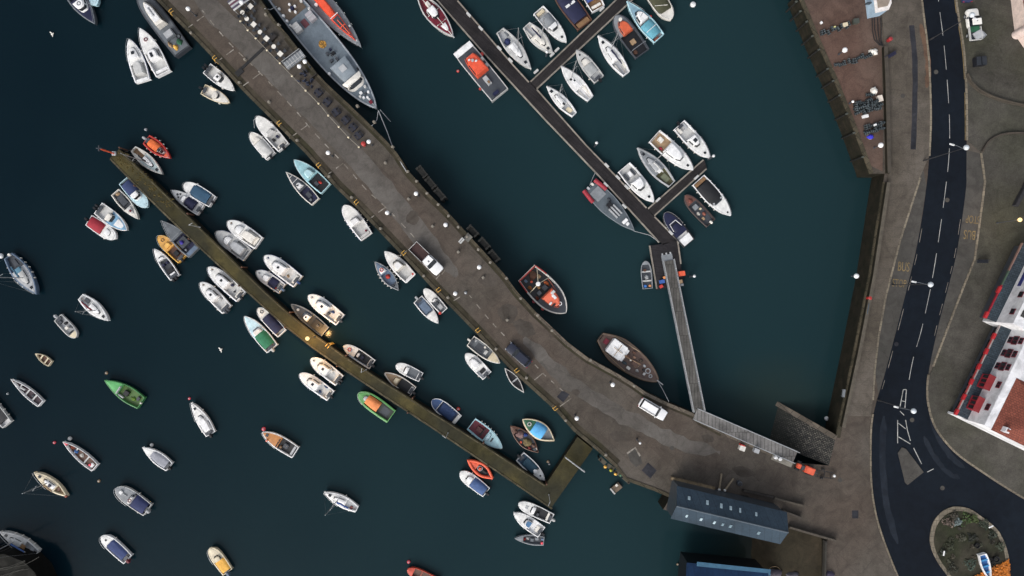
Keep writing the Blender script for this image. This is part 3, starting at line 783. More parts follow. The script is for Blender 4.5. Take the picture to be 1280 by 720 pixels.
            MB().box((x_, y_, base + z + .02), (lx, ly, .05), rr).build(nm, glassm() if col == 'glass' else paint(col), t0, bevel=.012)
    return t0
# presets
def mb_(label, bow, stern, w, grp, **k): 
    d = dict(shape='motor'); d.update(k); nm = d.pop('name', 'motor_boat'); return boat(nm, label, bow, stern, w, group=grp, **d)
def cruiser(label, bow, stern, w, grp, hatch=.5, **k):
    d = dict(shape='blunt', fd=.40, rim=.20, cabs=[(.36, .80, .80, .75, 'white', dict(hatch=hatch, roofcol='white'))], floor='pale', ob=1, fenders=2, items=[('box', 'stern_bench', .09, 0, .45, w * .075, .45, 'offwhite')])
    d.update(k)
    if 'items' not in k:
        q = rnd.random(); ex = []
        if q < .35: ex.append(('heap', 'canvas_bag', .28, rnd.uniform(-.5, .5), .6, .45, .35, rnd.choice(['blue', 'navy', 'grey', 'tan'])))
        if q > .25: ex.append(('box', 'helm_seat', .33, rnd.choice([-.35, .35]), .42, .45, .6, rnd.choice(['dkgrey', 'navy', 'ltgrey', 'offwhite'])))
        if q > .5: ex.append(('cyl', 'bucket', .2, rnd.uniform(-.6, .6), .16, .32, rnd.choice(['red', 'orange', 'blue', 'black'])))
        ex.append(('heap', 'rope_heap', .9, rnd.uniform(-.2, .2), .4, .35, .12, rnd.choice(['tan', 'blue', 'grey'])))
        ex.append(('bar', 'antenna', .45, .5, .45, .5, .6, 2.2, .02, 'offwhite'))
        ex.append(('plate', 'anchor_locker', .91 - .03 * q, 0, .35, .35, 'ltgrey', .03))
        d['items'] = d['items'] + ex
    d.setdefault('rubstrip', rnd.choice([None, 'navy', 'dkgrey', 'blue', None]))
    return mb_(label, bow, stern, w, grp, **d)
def cuddy(label, bow, stern, w, grp, **k):
    d = dict(fd=.5, rim=.15, cabs=[(.46, .80, .78, .5, 'white', {})], floor='dkgrey', ob=1, fenders=2); d.update(k); return mb_(label, bow, stern, w, grp, **d)
def tarp(label, bow, stern, w, grp, col, ta=.04, tb=.66, **k):
    d = dict(fd=.62, rim=.13, cover=(ta, tb, col, .93, .35), ob=1, rails=True, fenders=2); d.update(k); return mb_(label, bow, stern, w, grp, **d)
def yacht(label, bow, stern, w, grp, sail=None, mh=10, **k):
    d = dict(shape='sail', fd=.34, rim=.22, cabs=[(.36, .72, .60, .32, 'white', dict(fs=1.2, ss=.3))], floor='ltgrey', mast=(.57, mh, .4), hatch=(.82, 0, .5),
             items=[('box', 'cockpit_bench', .2, .62, 1.6, .4, .35, 'offwhite'), ('box', 'cockpit_bench', .2, -.62, 1.6, .4, .35, 'offwhite'), ('bar', 'tiller', .03, 0, .2, 0, .05, .12, .03, 'wood')])
    L = math.dist(bow, stern) / PPM
    d['boom'] = (L * .40, sail); d.update(k); nm = d.pop('name', 'sailing_yacht'); return boat(nm, label, bow, stern, w, group=grp, cat=d.pop('cat', 'sailing yacht'), **d)
def opn(label, bow, stern, w, grp, **k):
    d = dict(shape='double', fd=.80, rim=.10, floor='dkgrey', rails=False, seats=3, fenders=0); d.update(k); nm = d.pop('name', 'open_boat'); return boat(nm, label, bow, stern, w, group=grp, cat=d.pop('cat', 'open boat'), **d)

G1 = 'boats rafted along the big stone pier'
G2 = 'boats tied along the mossy jetty'
G3 = 'boats lying on open moorings'
G4 = 'boats berthed on the floating pontoons'
G5 = 'large vessels alongside the pier'
# ---------------------------------------------------------------- upper left
mb_('navy hulled cabin boat with a white wheelhouse roof, cut by the top frame edge', (120, 31), (84, -20), 25, G3, shape='fine', hull='midgrey', deck='navy', fd=.35, floor='navy', rim=.2,
    cabs=[(.45, .68, .8, 1.0, 'white', dict(roofcol='white'))], items=[('roofring', 'lifebuoy', .5, 0, .28, .06, 'dkgrey'), ('box', 'engine_cover', .34, 0, 1.1, 1.2, .5, 'ltgrey')])
mb_('pale blue rounded hull rafted against the navy cabin boat', (121, 7), (96, -34), 20, G3, shape='round', hull='ltblue', deck='iceblue', fd=.5, cabs=[(.3, .6, .7, .9, 'white', {})])
cruiser('slim white cruiser with a square black hatch, outermost of the pair by the workboat', (162, 49), (178, 101), 22, G1, shape='motor', ob=0, fd=.42, hatch=0, hull='white',
    cabs=[(.52, .80, .7, .45, 'white', dict(hatch=.5, windows=True)), (.14, .46, .7, .45, 'pale', dict(windows=False, fs=.2))], items=[('plate', 'swim_platform', .02, 0, .6, 2.0, 'white', .5)])
cruiser('white cruiser with a red lifebuoy ring on its foredeck, next to the dark workboat', (176, 36), (204, 92), 23, G1, shape='motor', ob=0, fd=.50, hatch=0, floor='pale',
    cabs=[(.30, .58, .74, .55, 'white', dict(roofcol='white'))], items=[('ring', 'lifebuoy', .75, 0, .28, .07, 'maroon', .1), ('box', 'companion_hatch', .40, .1, .9, .55, .08, 'glass', 1.2), ('box', 'stern_locker', .08, 0, .5, 2.2, .5, 'white')])
mb_('long dark harbour workboat with a white wheelhouse and a grey deck box aft', (175, -7), (229, 65), 27, G5, shape='work', name='work_boat', hull='dkgrey', rim=.22, deck='midgrey', fd=.02, rubstrip='black', rails=False, cat='work boat',
    cabs=[(.42, .86, .58, 1.5, 'offwhite', dict(roofcol='white', round=.6))], items=[('box', 'deck_box', .28, 0, 1.5, 1.9, .7, 'midgrey'), ('plate', 'hatch_lid', .28, 0, 1.1, 1.4, 'ltgrey', .72), ('heap', 'net_heap', .1, .3, 1.1, .8, .5, 'yellow'), ('heap', 'net_heap', .13, -.35, 1.1, 1.0, .4, 'dkgreen'), ('heap', 'rope_heap', .17, .6, 1.2, .6, .35, 'tan'), ('ring', 'coiled_hose', .2, -.6, .35, .07, 'black'), ('box', 'roof_box', .62, 0, 1.8, .25, .2, 'ltgrey', 1.5),('bar','bow_mast',.95,0,.95,0,0,1.6,.05,'ltgrey')])
mb_('white sports boat with a tinted cabin window, uppermost small boat below the pier edge', (293, 113), (258, 85), 18, G1, fd=.45, floor='pale', ob=2, cabs=[(.34, .62, .72, .7, 'white', dict(roofcol='white', hatch=.35))], fenders=2)
cuddy('creamy white sports boat with a round windscreen, rafted below another sports boat', (287, 128), (253, 111), 16, G1, hull='cream', deck='offwhite', floor='offwhite', fd=.42, cabs=[(.40, .66, .7, .55, 'offwhite', dict(fs=1.0, round=.6))])
cruiser('white cabin boat with a long rounded foredeck, inner of the pair nearest the pier bays', (321, 146), (354, 184), 20, G1, fd=.46, hatch=0, cabs=[(.42, .60, .72, .75, 'white', dict(roofcol='pale'))], items=[('box', 'helm_seat', .30, .35, .45, .45, .7, 'black'), ('box', 'helm_seat', .30, -.35, .45, .45, .7, 'navy'), ('box', 'stern_bench', .08, 0, .5, 1.6, .45, 'offwhite')])
tarp('pale grey covered cruiser, outer of the pair nearest the pier bays', (313, 166), (338, 195), 17, G1, 'pale', .05, .6, shape='blunt', deck='offwhite', cabs=[(.62, .8, .6, .25, 'offwhite', dict(windows=False))])
mb_('turquoise fishing launch with a black cockpit and red cushion', (368, 200), (407, 236), 21, G1, hull='ltblue', deck=(140, 180, 188), fd=.42, floor='black', rim=.2, cabs=[(.44, .66, .66, .6, (176, 208, 214), dict(roofcol='ltblue', windows=True))], items=[('heap', 'red_bag', .22, -.1, .7, .5, .4, 'red'), ('box', 'engine_box', .25, .3, .8, .6, .4, 'dkgrey')])
mb_('narrow dark boat with white framed rails and a small white cuddy', (358, 215), (394, 252), 17, G1, shape='fine', hull='offwhite', rim=.14, deck='dkgrey', fd=.42, floor='navy', cabs=[(.47, .64, .62, .55, 'white', dict(roofcol='white'))], items=[('box', 'engine_box', .24, 0, 1.0, .8, .4, 'dkgrey'), ('bar', 'deck_beam', .70, -.8, .70, .8, .03, .03, .05, 'white'), ('bar', 'deck_beam', .84, -.8, .84, .8, .03, .03, .05, 'white'), ('box', 'crate', .12, .4, .5, .5, .3, 'midgrey'), ('box', 'roof_vent', .55, .2, .3, .25, .1, 'black', .7)])
cruiser('lone white cruiser with a ribbed foredeck, lying off the middle of the pier', (430, 257), (458, 296), 21, G1, shape='round', fd=.42, hatch=0, ob=0, cabs=[(.40, .62, .74, .8, 'white', dict(roofcol='white'))], items=[('box', 'stern_bench', .07, 0, .5, 1.9, .45, 'pale'), ('cyl', 'bucket', .15, -.4, .18, .35, 'maroon')], fenders=5)
cruiser('white cruiser beside the pickup truck with a broad pale cabin roof', (481, 314), (513, 348), 20, G1, shape='motor', fd=.40, hatch=0, ob=0, cabs=[(.34, .68, .8, .8, 'offwhite', dict(roofcol='white'))], items=[('cyl', 'red_buoy', .04, -.7, .22, .3, 'red', .2), ('plate', 'swim_platform', .02, 0, .5, 2.1, 'white', .35)])
mb_('grey fishing boat with a red box amidships and a lifebuoy on a white cuddy', (469, 327), (498, 363), 17, G1, shape='double', hull='grey', rim=.18, deck='bluegrey', fd=.60, floor='bluegrey', cabs=[(.62, .80, .75, .4, 'white', dict(windows=False))], items=[('ring', 'lifebuoy', .71, 0, .27, .07, 'red', .42), ('heap', 'red_crate', .48, 0, .9, .8, .45, 'red'), ('cyl', 'pot', .2, .4, .25, .3, 'dkgrey'), ('cyl', 'pot', .2, -.4, .25, .3, 'dkgrey'), ('heap', 'net_heap', .12, 0, .8, .9, .35, 'grey')], fenders=6)
mb_('white launch with grey cockpit tight against the pier, inner boat below the pickup', (530, 361), (555, 389), 14, G1, shape='round', hull='white', fd=.50, floor='grey', rim=.16, cabs=[(.44, .60, .6, .4, 'white', {})], items=[('box', 'helm_seat', .36, 0, .5, .5, .6, 'dkgrey'), ('box', 'engine_box', .2, 0, .9, .8, .35, 'ltgrey'), ('cyl', 'red_buoy', .04, .9, .25, .35, 'red', .3)])
mb_('white speedboat with blue grey cockpit and pointed bow, outer boat below the pickup', (548, 404), (522, 374), 16, G1, fd=.58, floor='bluegrey', rim=.14, items=[('plate', 'cockpit_cover', .36, 0, 1.9, 1.3, 'bluegrey', .35), ('box', 'windscreen_frame', .585, 0, .12, 1.3, .35, 'ltgrey', .0)], ob=1, obcol='ltgrey')
mb_('open grey decked boat with a large white outboard, inner boat below the dark car', (625, 454), (588, 426), 18, G1, shape='motor', hull='offwhite', deck='cream', fd=.66, floor='midgrey', rim=.16, ob=1, obcol='offwhite', items=[('box', 'helm_console', .52, 0, .5, .8, .8, 'pale'), ('plate', 'deck_mat', .32, 0, 1.5, 1.1, 'dkgrey'), ('cyl', 'fuel_can', .42, .5, .2, .35, 'offwhite'), ('box', 'stern_crate', .1, .5, .5, .5, .3, 'ltgrey')])
cuddy('white cuddy boat with a black cockpit mat, outer boat below the dark car', (582, 442), (609, 470), 17, G1, shape='blunt', fd=.32, floor='white', cabs=[(.40, .78, .7, .45, 'white', dict(roofcol='white'))], items=[('plate', 'cockpit_mat', .22, 0, .7, 1.1, 'black')])
opn('slim white canoe like skiff with one centre thwart, beside the pier edge', (631, 460), (655, 491), 12, G1, shape='canoe', hull='pale', floor='black', fd=.93, deck='pale', seats=1, name='skiff', cat='skiff', inner='ltgrey', rim=.15)
# ---------------------------------------------------------------- jetty
mb_('bright orange open boat with a white and black console roof at the jetty head', (213, 198), (182, 174), 18, G2, shape='fine', hull='red', deck='orange', rim=.25, fd=.78, floor='red', ob=1, obcol='ltgrey', cabs=[(.52, .72, .62, .55, 'pale', dict(hatch=.5))], cover=(.12, .50, (238, 104, 52), .62, .2), fenders=4)
yacht('weathered pale yacht lying between the jetty head and the orange boat', (203, 218), (166, 186), 17, G2, None, 8.5, hull='offwhite', deck=(176, 190, 190), boom=(1.9, 'black'), floor='wood')
mb_('white wheelhouse boat under a bright blue tarpaulin, left of the jetty', (184, 259), (154, 225), 19, G2, shape='round', hull='iceblue', deck='iceblue', fd=.46, floor='dkgrey', cabs=[(.48, .70, .72, .9, 'white', dict(roofcol='white'))], cover=(.10, .48, (36, 50, 88), .96, .3))
mb_('old white and grey boat with a dark cockpit, next outward from the blue tarpaulin boat', (173, 274), (143, 240), 16, G2, shape='fine', hull='offwhite', deck='offwhite', fd=.56, floor='dkgrey', rim=.14, cabs=[(.58, .80, .66, .3, 'pale', dict(windows=False))], items=[('plate', 'cockpit_sheet', .3, 0, 1.8, 1.1, 'dkgrey', .3), ('box', 'deck_box', .70, 0, .4, .4, .15, 'maroon', .25), ('heap', 'rope_heap', .06, 0, .6, .9, .3, 'tan')])
mb_('white cabin boat with a blue stripe round its deck, third out from the jetty', (159, 288), (122, 260), 20, G2, shape='motor', hull='white', rim=.14, deck=(110, 150, 178), fd=.40, floor='pale', cabs=[(.34, .58, .72, .7, 'offwhite', dict(roofcol='offwhite')), (.62, .88, .7, .12, 'white', dict(windows=False))], ob=2, hatch=(.74, 0, .4))
tarp('small white boat with a crimson cockpit cover, outermost of its raft', (145, 298), (110, 275), 18, G2, 'tarpred', .05, .52, shape='round', fd=.48, ob=1, cabs=[(.60, .80, .55, .22, 'white', dict(fs=.8))])
tarp('white boat under a slate blue tonneau cover, outer of its pair right of the jetty', (230, 230), (265, 252), 19, G2, 'tarpblue', .10, .70, shape='round', fd=.68, cover=(.14, .72, 'tarpblue', .84, .12))
mb_('white sports boat with a square navy canopy, inner of its pair right of the jetty', (215, 238), (250, 263), 17, G2, shape='motor', fd=.36, floor='white', cabs=[(.50, .70, .72, .6, 'white', dict(fs=.9, round=.7))], cover=(.20, .50, 'navy', .84, .5), ob=1, hatch=((.80, 0, .35), (.74, -.4, .3), (.74, .4, .3)))
cruiser('white cruiser with no roof hatch, rafted outside the grey white cruiser by the jetty', (285, 277), (323, 304), 21, G2, fd=.42, hatch=0, ob=0, cabs=[(.54, .78, .66, .45, 'white', dict(fs=1.0, round=.6)), (.10, .50, .74, .55, 'offwhite', dict(windows=False, fs=.1))])
cruiser('grey white cruiser touching the jetty, inner of the pair right of the slate covered boat', (271, 290), (309, 319), 21, G2, fd=.42, hatch=0, ob=0, hull='pale', deck='pale', cabs=[(.56, .78, .66, .45, 'white', dict(fs=1.0, round=.6)), (.12, .52, .74, .5, 'ltgrey', dict(windows=False, fs=.1))], items=[('plate', 'stern_mat', .05, 0, .2, 1.4, 'dkgrey', .5)])
mb_('steel grey workboat with a dark canopied cockpit, against the left side of the jetty', (203, 276), (242, 316), 23, G2, shape='fine', hull='midgrey', deck='midgrey', fd=.50, floor='navy', rim=.22, items=[('box', 'frame_box', .33, 0, 1.6, 1.8, .7, 'dkgrey'), ('heap', 'blue_sack', .34, .1, .8, .7, .3, (60, 50, 150), .8), ('box', 'stern_deck', .06, 0, .8, 2.2, .5, 'bluegrey'), ('arch', 'gantry', .5, 1.2, .05, 'grey'), ('cyl', 'fuel_can', .18, .5, .2, .35, 'grey')])
mb_('mustard yellow decked boat with a brown cockpit, middle of the raft left of the jetty', (198, 295), (227, 324), 17, G2, shape='round', hull='yellow', deck=(196, 146, 72), fd=.48, floor='brown', rim=.14, cabs=[(.52, .70, .6, .35, (206, 152, 74), dict(roofcol=(214, 164, 84)))], ob=1, items=[('box', 'engine_box', .26, 0, .9, .8, .4, 'black'), ('box', 'stern_bench', .08, 0, .3, 1.5, .4, 'tan'), ('ring', 'coil', .82, 0, .25, .05, 'brown')])
mb_('white speedboat with dark bucket seats, outside the mustard boat', (193, 311), (218, 347), 16, G2, fd=.62, floor='dkgrey', rim=.16, ob=2, cabs=[(.62, .76, .7, .3, 'white', dict(fs=1.6))], items=[('box', 'helm_seat', .48, .35, .4, .45, .6, 'navy'), ('box', 'helm_seat', .48, -.35, .4, .45, .6, 'navy'), ('box', 'rear_bench', .25, 0, .8, 1.2, .4, 'black'), ('plate', 'engine_hatch', .12, 0, .5, 1.0, 'white', .3)])
cruiser('white hardtop cruiser hard against the left of the jetty, upper of its pair', (261, 334), (301, 371), 20, G2, fd=.42, hatch=.38)
cruiser('white hardtop cruiser with black outboards, outer boat of the pair left of the jetty', (251, 353), (283, 387), 18, G2, fd=.42, hatch=.38, obcol='dkgrey', ob=2)
cruiser('white hardtop cruiser with blue motor cover, outer boat right of the jetty middle', (331, 320), (372, 352), 21, G2, fd=.44, hatch=.38, obcol='blue')
cruiser('shorter white boat with a navy cockpit square, between the jetty middle and a hardtop cruiser', (321, 339), (352, 361), 17, G2, fd=.40, hatch=0, cabs=[(.50, .76, .7, .5, 'white', dict(roofcol='white'))], cover=(.20, .48, 'navy', .86, .3), ob=1, obcol='bluegrey')
mb_('pale boat with a vivid green cockpit cover, left of the jetty lamp', (306, 395), (340, 436), 20, G2, hull='white', deck='iceblue', fd=.42, floor='pale', cabs=[(.46, .64, .7, .6, 'white', dict(roofcol='offwhite', fs=.9))], cover=(.09, .47, 'tarpgreen', .88, .4), ob=1, obcol='pale')
tarp('small boat under a deep navy cover, tucked between the green covered boat and the jetty', (323, 385), (352, 417), 17, G2, 'navy', .10, .68, shape='round', ob=0, deck='offwhite', items=[('ring', 'coil', .85, 0, .25, .06, 'dkgrey')])
cruiser('white hardtop cruiser above the jetty lamp, outer of its pair', (386, 369), (425, 400), 20, G2, fd=.42, hatch=.4, obcol='dkgrey')
mb_('black decked fishing boat with a small white wheelhouse, by the jetty lamp', (365, 380), (406, 415), 18, G2, shape='motor', hull='grey', deck='dkgrey', fd=.46, floor='dkgrey', rim=.14, cabs=[(.46, .64, .62, .8, 'white', dict(roofcol='white', hatch=.3))], items=[('plate', 'deck_cover', .25, 0, 1.7, 1.5, 'rubber', .3), ('cyl', 'winch', .8, 0, .25, .3, 'ltgrey'), ('box', 'deck_box', .22, 0, .5, .5, .3, 'dkgrey', .35)])
cruiser('white hardtop cruiser lit warm by the jetty lamp, upper of the pair below it', (389, 448), (424, 476), 19, G2, fd=.42, hatch=.4, ob=2)
cruiser('white hardtop boat with blue bags in its cockpit, lower boat below the jetty lamp', (375, 467), (413, 495), 18, G2, fd=.42, hatch=.4, ob=1, items=[('heap', 'blue_bag', .30, .5, .5, .4, .4, 'blue'), ('heap', 'blue_bag', .24, -.6, .7, .4, .4, 'blue'), ('box', 'stern_bench', .08, 0, .45, 1.4, .45, 'offwhite')], hull='white')
mb_('white launch with a red lifebuoy on its bow and black cockpit, right of the jetty', (430, 432), (465, 456), 16, G2, shape='blunt', fd=.58, floor='black', rim=.15, items=[('ring', 'lifebuoy', .80, 0, .27, .07, 'red', .12), ('box', 'helm_console', .5, 0, .4, .7, .7, 'white'), ('box', 'helm_seat', .36, 0, .5, .7, .5, 'navy'), ('box', 'rear_bench', .1, 0, .4, 1.4, .4, 'pale')], ob=1)
mb_('small white boat with a blue tinted windscreen, outer of the pair halfway down the jetty', (495, 456), (526, 472), 15, G2, shape='round', fd=.52, floor='midgrey', cabs=[(.50, .72, .72, .4, 'white', dict(fs=1.3))], ob=1, items=[('arch', 'roll_bar', .12, .9, .05, 'white')])
mb_('old wooden decked boat with a dark cockpit, inner of the pair halfway down the jetty', (481, 466), (516, 490), 17, G2, shape='motor', hull='offwhite', deck='tan', fd=.50, floor='black', rim=.14, cabs=[(.52, .70, .66, .35, 'cream', dict(fs=.9))], items=[('box', 'stern_locker', .08, 0, .5, 1.4, .4, 'pale')], rubstrip='brown', ob=1)
mb_('green hulled boat with an orange deck cover below the jetty', (448, 491), (489, 521), 22, G2, shape='blunt', hull=(84, 140, 80), deck=(84, 140, 80), fd=.74, floor=(44, 52, 44), rim=.3, cover=(.38, .74, (206, 126, 74), .66, .3), cabs=[(.74, .84, .5, .3, 'ltgrey', {})], items=[('plate', 'bottom_boards', .2, 0, 1.5, 1.4, 'dkgrey')])
mb_('white open launch with blue cockpit and blue bow cover, right of the jetty', (540, 500), (572, 526), 19, G2, shape='round', hull='white', deck=(48, 74, 116), fd=.72, floor=(40, 62, 100), rim=.13, cover=(.18, .66, (40, 60, 96), .80, .08), items=[('box', 'stern_bench', .06, 0, .5, 1.9, .5, 'offwhite'), ('bar', 'spray_rail', .72, -.9, .72, .9, .1, .1, .05, 'white')], rails=False)
mb_('light turquoise fishing boat with a dark red cockpit, right of the lower jetty', (628, 560), (589, 530), 21, G2, hull='ltblue', deck=(172, 206, 214), fd=.48, floor='maroon', rim=.24, cabs=[(.50, .60, .7, .35, 'iceblue', {})], items=[('box', 'windlass_bar', .66, 0, .25, .8, .12, 'dkgrey'), ('box', 'engine_box', .26, 0, 1.1, .9, .4, (80, 36, 34)), ('box', 'rack', .36, 0, .15, 1.8, .5, 'black')], fenders=6)
mb_('cluttered brown potting boat heaped with nets and pots', (638, 532), (673, 566), 20, G2, shape='double', name='fishing_boat', cat='fishing boat', hull='brown', rim=.16, deck='brown', fd=.78, floor='dkgrey', rails=False,
    items=[('heap', 'net_heap', .66, .05, 1.5, 1.3, .7, (140, 112, 108)), ('heap', 'blue_bag', .55, -.5, .7, .7, .5, (44, 70, 140)), ('heap', 'net_heap', .38, .1, 1.6, 1.4, .7, (124, 110, 74)), ('heap', 'rope_heap', .2, -.3, 1.0, .8, .5, (96, 74, 66)), ('heap', 'red_net', .24, .6, .8, .6, .5, (130, 50, 50)), ('box', 'fish_crate', .12, .2, .6, .5, .4, 'dkgrey'), ('cyl', 'buoy', .5, .7, .22, .3, 'orange'), ('cyl', 'buoy', .1, -.3, .2, .3, 'offwhite'), ('heap', 'rope_heap', .8, 0, .6, .5, .4, (90, 64, 56))])
mb_('wooden boat with a bright sky blue canopy beside the pots boat', (653, 524), (693, 551), 23, G2, shape='double', hull='cream', rubstrip='wood', deck='dkgreen', fd=.58, floor='grey', rim=.22, cover=(.32, .66, (84, 158, 208), .92, .5), items=[('ring', 'coil', .78, 0, .3, .08, 'pale', .1), ('plate', 'stern_boards', .17, 0, 1.1, 1.5, 'midgrey')], rails=False)
mb_('white speedboat with a long tinted cockpit, in the angle of the jetty', (681, 600), (650, 571), 17, G2, shape='motor', fd=.66, floor='tarpblue', rim=.15, cover=(.18, .60, (40, 70, 86), .74, .1), cabs=[(.62, .74, .66, .3, 'white', dict(fs=1.4))], hatch=(.82, 0, .3), ob=1)
mb_('orange inflatable style boat with dark cockpit beneath the jetty', (585, 575), (616, 598), 17, G2, shape='double', hull='orange', rim=.3, deck='orange', fd=.62, floor='dkgrey', tubes=('orange', .26), items=[('ring', 'hoop_seat', .52, 0, .4, .1, 'ltgrey', .3), ('box', 'jockey_seat', .34, 0, .9, .35, .6, 'black'), ('box', 'console', .52, 0, .4, .5, .8, 'orange'), ('box', 'motor', .12, 0, .6, .6, .5, 'dkgrey')], rails=False)
tarp('white boat with a medium blue cover, outside the orange boat', (575, 590), (608, 616), 17, G2, (58, 82, 124), .06, .54, shape='round', fd=.50, cabs=[(.56, .78, .66, .4, 'white', dict(fs=1.0))])
mb_('white speedboat nearest the elbow of the jetty with a black cockpit', (648, 629), (690, 649), 16, G2, shape='round', fd=.52, floor='black', rim=.14, cabs=[(.50, .66, .7, .3, 'white', dict(fs=1.5))], items=[('box', 'helm_seat', .4, .35, .45, .5, .6, 'dkgrey'), ('box', 'rear_bench', .12, 0, .4, 1.5, .4, 'offwhite'), ('plate', 'deck_ring', .75, 0, .5, .5, 'ltgrey', .03)], ob=1, obcol='pale')
mb_('white sports boat with a blue sunroof, middle of the three off the jetty elbow', (642, 641), (677, 666), 18, G2, shape='motor', fd=.42, floor='white', cabs=[(.36, .66, .72, .55, 'white', dict(roofcol=(64, 104, 140)))], ob=1, items=[('box', 'engine_hatch', .14, 0, .8, 1.1, .3, 'offwhite')])
mb_('low grey boat with scattered gear, lowest of the three off the jetty elbow', (643, 673), (680, 677), 14, G2, shape='fine', hull='grey', deck='grey', fd=.7, floor='dkgrey', rim=.16, items=[('heap', 'red_net', .66, .2, .5, .5, .35, 'red'), ('heap', 'rope_heap', .55, -.1, .6, .5, .3, 'pale'), ('box', 'crate', .4, .1, .6, .6, .3, 'midgrey'), ('box', 'crate', .24, -.2, .6, .5, .3, 'grey'), ('cyl', 'buoy', .06, .5, .22, .3, 'pink', .2), ('box', 'motor', .05, -.3, .5, .4, .4, 'bluegrey')], rails=False)
# ---------------------------------------------------------------- open moorings
yacht('grey blue yacht with a blue cockpit cover at the left frame edge', (47, 368), (10, 320), 24, G3, None, 11, hull='bluegrey', deck='ltgrey', floor='dkgrey', cabs=[(.38, .74, .56, .35, 'pale', dict(fs=1.2, ss=.3))], boom=(2.4, (60, 96, 118)), items=[('box', 'cockpit_cover', .38, 0, .9, 1.2, .4, (78, 118, 138)), ('box', 'cockpit_well', .18, 0, 1.3, .8, .15, 'dkgrey'), ('cyl', 'stern_buoy', .0, .4, .25, .4, 'offwhite', .4)], fenders=5)
yacht('small white sloop with a maroon sail cover on an open mooring', (136, 401), (100, 371), 18, G3, 'maroon', 5.5, hull='white', items=[('box', 'cockpit_well', .18, .1, 1.0, .7, .2, 'dkgrey'), ('bar', 'tiller', .03, 0, .2, 0, .05, .12, .03, 'wood')])
mb_('small open white motor boat with a centre console, below the maroon covered sloop', (95, 422), (71, 397), 15, G3, shape='round', hull='pale', deck='cream', fd=.78, floor='ltgrey', rim=.14, ob=1, obcol='ltgrey', items=[('box', 'windscreen', .72, 0, .12, .9, .4, 'glass', .2), ('box', 'helm_console', .5, -.1, .5, .6, .6, 'offwhite'), ('box', 'helm_seat', .34, .3, .4, .5, .5, 'black'), ('box', 'locker', .18, -.3, .5, .6, .4, 'dkgrey'), ('box', 'locker', .56, .55, .6, .3, .3, 'dkgrey')], rails=False)
opn('tiny brown rowing boat with two pale thwarts', (43, 442), (61, 455), 10.5, G3, shape='fine', hull='cream', floor='brown', fd=.86, deck='cream', seats=2, name='rowing_boat', cat='rowing boat', inner='cream', rim=.07)
opn('slender white open sailing coble with a dark interior', (14, 474), (50, 505), 13, G3, hull='white', floor=(58, 44, 50), fd=.9, deck='brown', seats=3, shape='fine', items=[('box', 'sail_bundle', .62, .1, 1.0, .25, .3, 'pale', .2, .2), ('heap', 'gear_bag', .3, 0, .6, .5, .4, 'midgrey')])
mb_('black decked boat with a white transom cut by the left frame edge', (-24, 492), (8, 531), 17, G3, shape='work', hull='pale', rim=.14, deck='black', fd=.12, floor='white', rails=False, cabs=[(.55, .8, .6, .8, 'white', {})], fenders=4)
mb_('green fishing coble with a dark engine box', (131, 475), (176, 504), 22, G3, shape='fine', name='fishing_boat', cat='fishing boat', hull='green', deck=(84, 158, 92), fd=.58, floor=(70, 100, 46), rim=.16, items=[('box', 'cuddy_front', .585, 0, .2, 1.5, .5, 'ltgrey', .1), ('box', 'engine_box', .42, 0, .9, .9, .5, 'black'), ('box', 'fish_box', .5, .75, 1.2, .35, .4, 'pale'), ('heap', 'net_heap', .22, .2, .9, .7, .3, (90, 120, 40)), ('box', 'rudder_head', .0, 0, .3, .3, .5, 'offwhite', .2), ('box', 'fish_box', .12, -.2, .5, .7, .3, 'dkgrey')], rails=False)
opn('white edged open boat holding blue and red gear', (79, 552), (118, 585), 15, G3, hull='white', floor='brown', fd=.88, deck='pink', shape='fine', seats=2, items=[('heap', 'blue_bag', .62, .1, .8, .6, .5, (60, 110, 176)), ('heap', 'gear_bag', .75, -.1, .7, .6, .4, 'rust'), ('heap', 'gear_bag', .45, 0, .8, .6, .4, 'offwhite'), ('box', 'stern_locker', .10, .1, .6, .7, .4, 'white'), ('cyl', 'red_buoy', .14, .2, .2, .3, 'pink', .3)])
mb_('white boat with a flat grey cockpit cover and twin stern steps', (178, 559), (211, 584), 17, G3, shape='fine', fd=.62, floor='ltgrey', rim=.15, cover=(.10, .66, (136, 138, 146), .78, .1), ob=1, rails=False)
yacht('cream old yacht with cluttered deck and a long leaning mast', (43, 590), (83, 621), 15, G3, 'cream', 6, hull='cream', deck='cream', shape='double', floor='tan', boom=(2.0, 'tan'), items=[('box', 'companion_hatch', .48, .1, .5, .5, .2, 'navy', .3), ('heap', 'rope_heap', .66, 0, .6, .5, .25, 'tan'), ('cyl', 'stern_buoy', .02, .5, .22, .3, 'rust', .3), ('box', 'deck_locker', .28, 0, .5, .7, .3, 'brown')])
mb_('blue covered fishing boat with a white cuddy roof and grey foredeck', (145, 610), (184, 638), 21, G3, shape='round', hull='pale', deck='grey', fd=.50, floor='navy', rim=.12, cabs=[(.44, .62, .66, .7, 'white', dict(roofcol='offwhite'))], cover=(.06, .44, (26, 36, 76), .90, .3), items=[('box', 'deck_box', .82, 0, .6, .6, .3, 'white'), ('bar', 'bow_spar', .64, 0, .86, 0, .12, .12, .07, 'ltgrey'), ('roofring', 'lifebuoy', .5, 0, .25, .06, 'maroon')], ob=1, obcol='ltgrey', fenders=3)
yacht('white sloop with a blue sail cover beside the dark pier head', (0, 664), (46, 692), 18, G3, (48, 74, 120), 8, hull='pale', deck='pale', cabs=[(.40, .74, .58, .35, 'pale', dict(fs=1.2, ss=.3))], items=[('box', 'companion_hatch', .34, 0, .8, .7, .15, 'wood', .3), ('box', 'cockpit_well', .16, 0, .8, .8, .2, 'ltgrey'), ('box', 'stern_hatch', .08, .3, .35, .35, .1, 'glass', .45)], fenders=4)
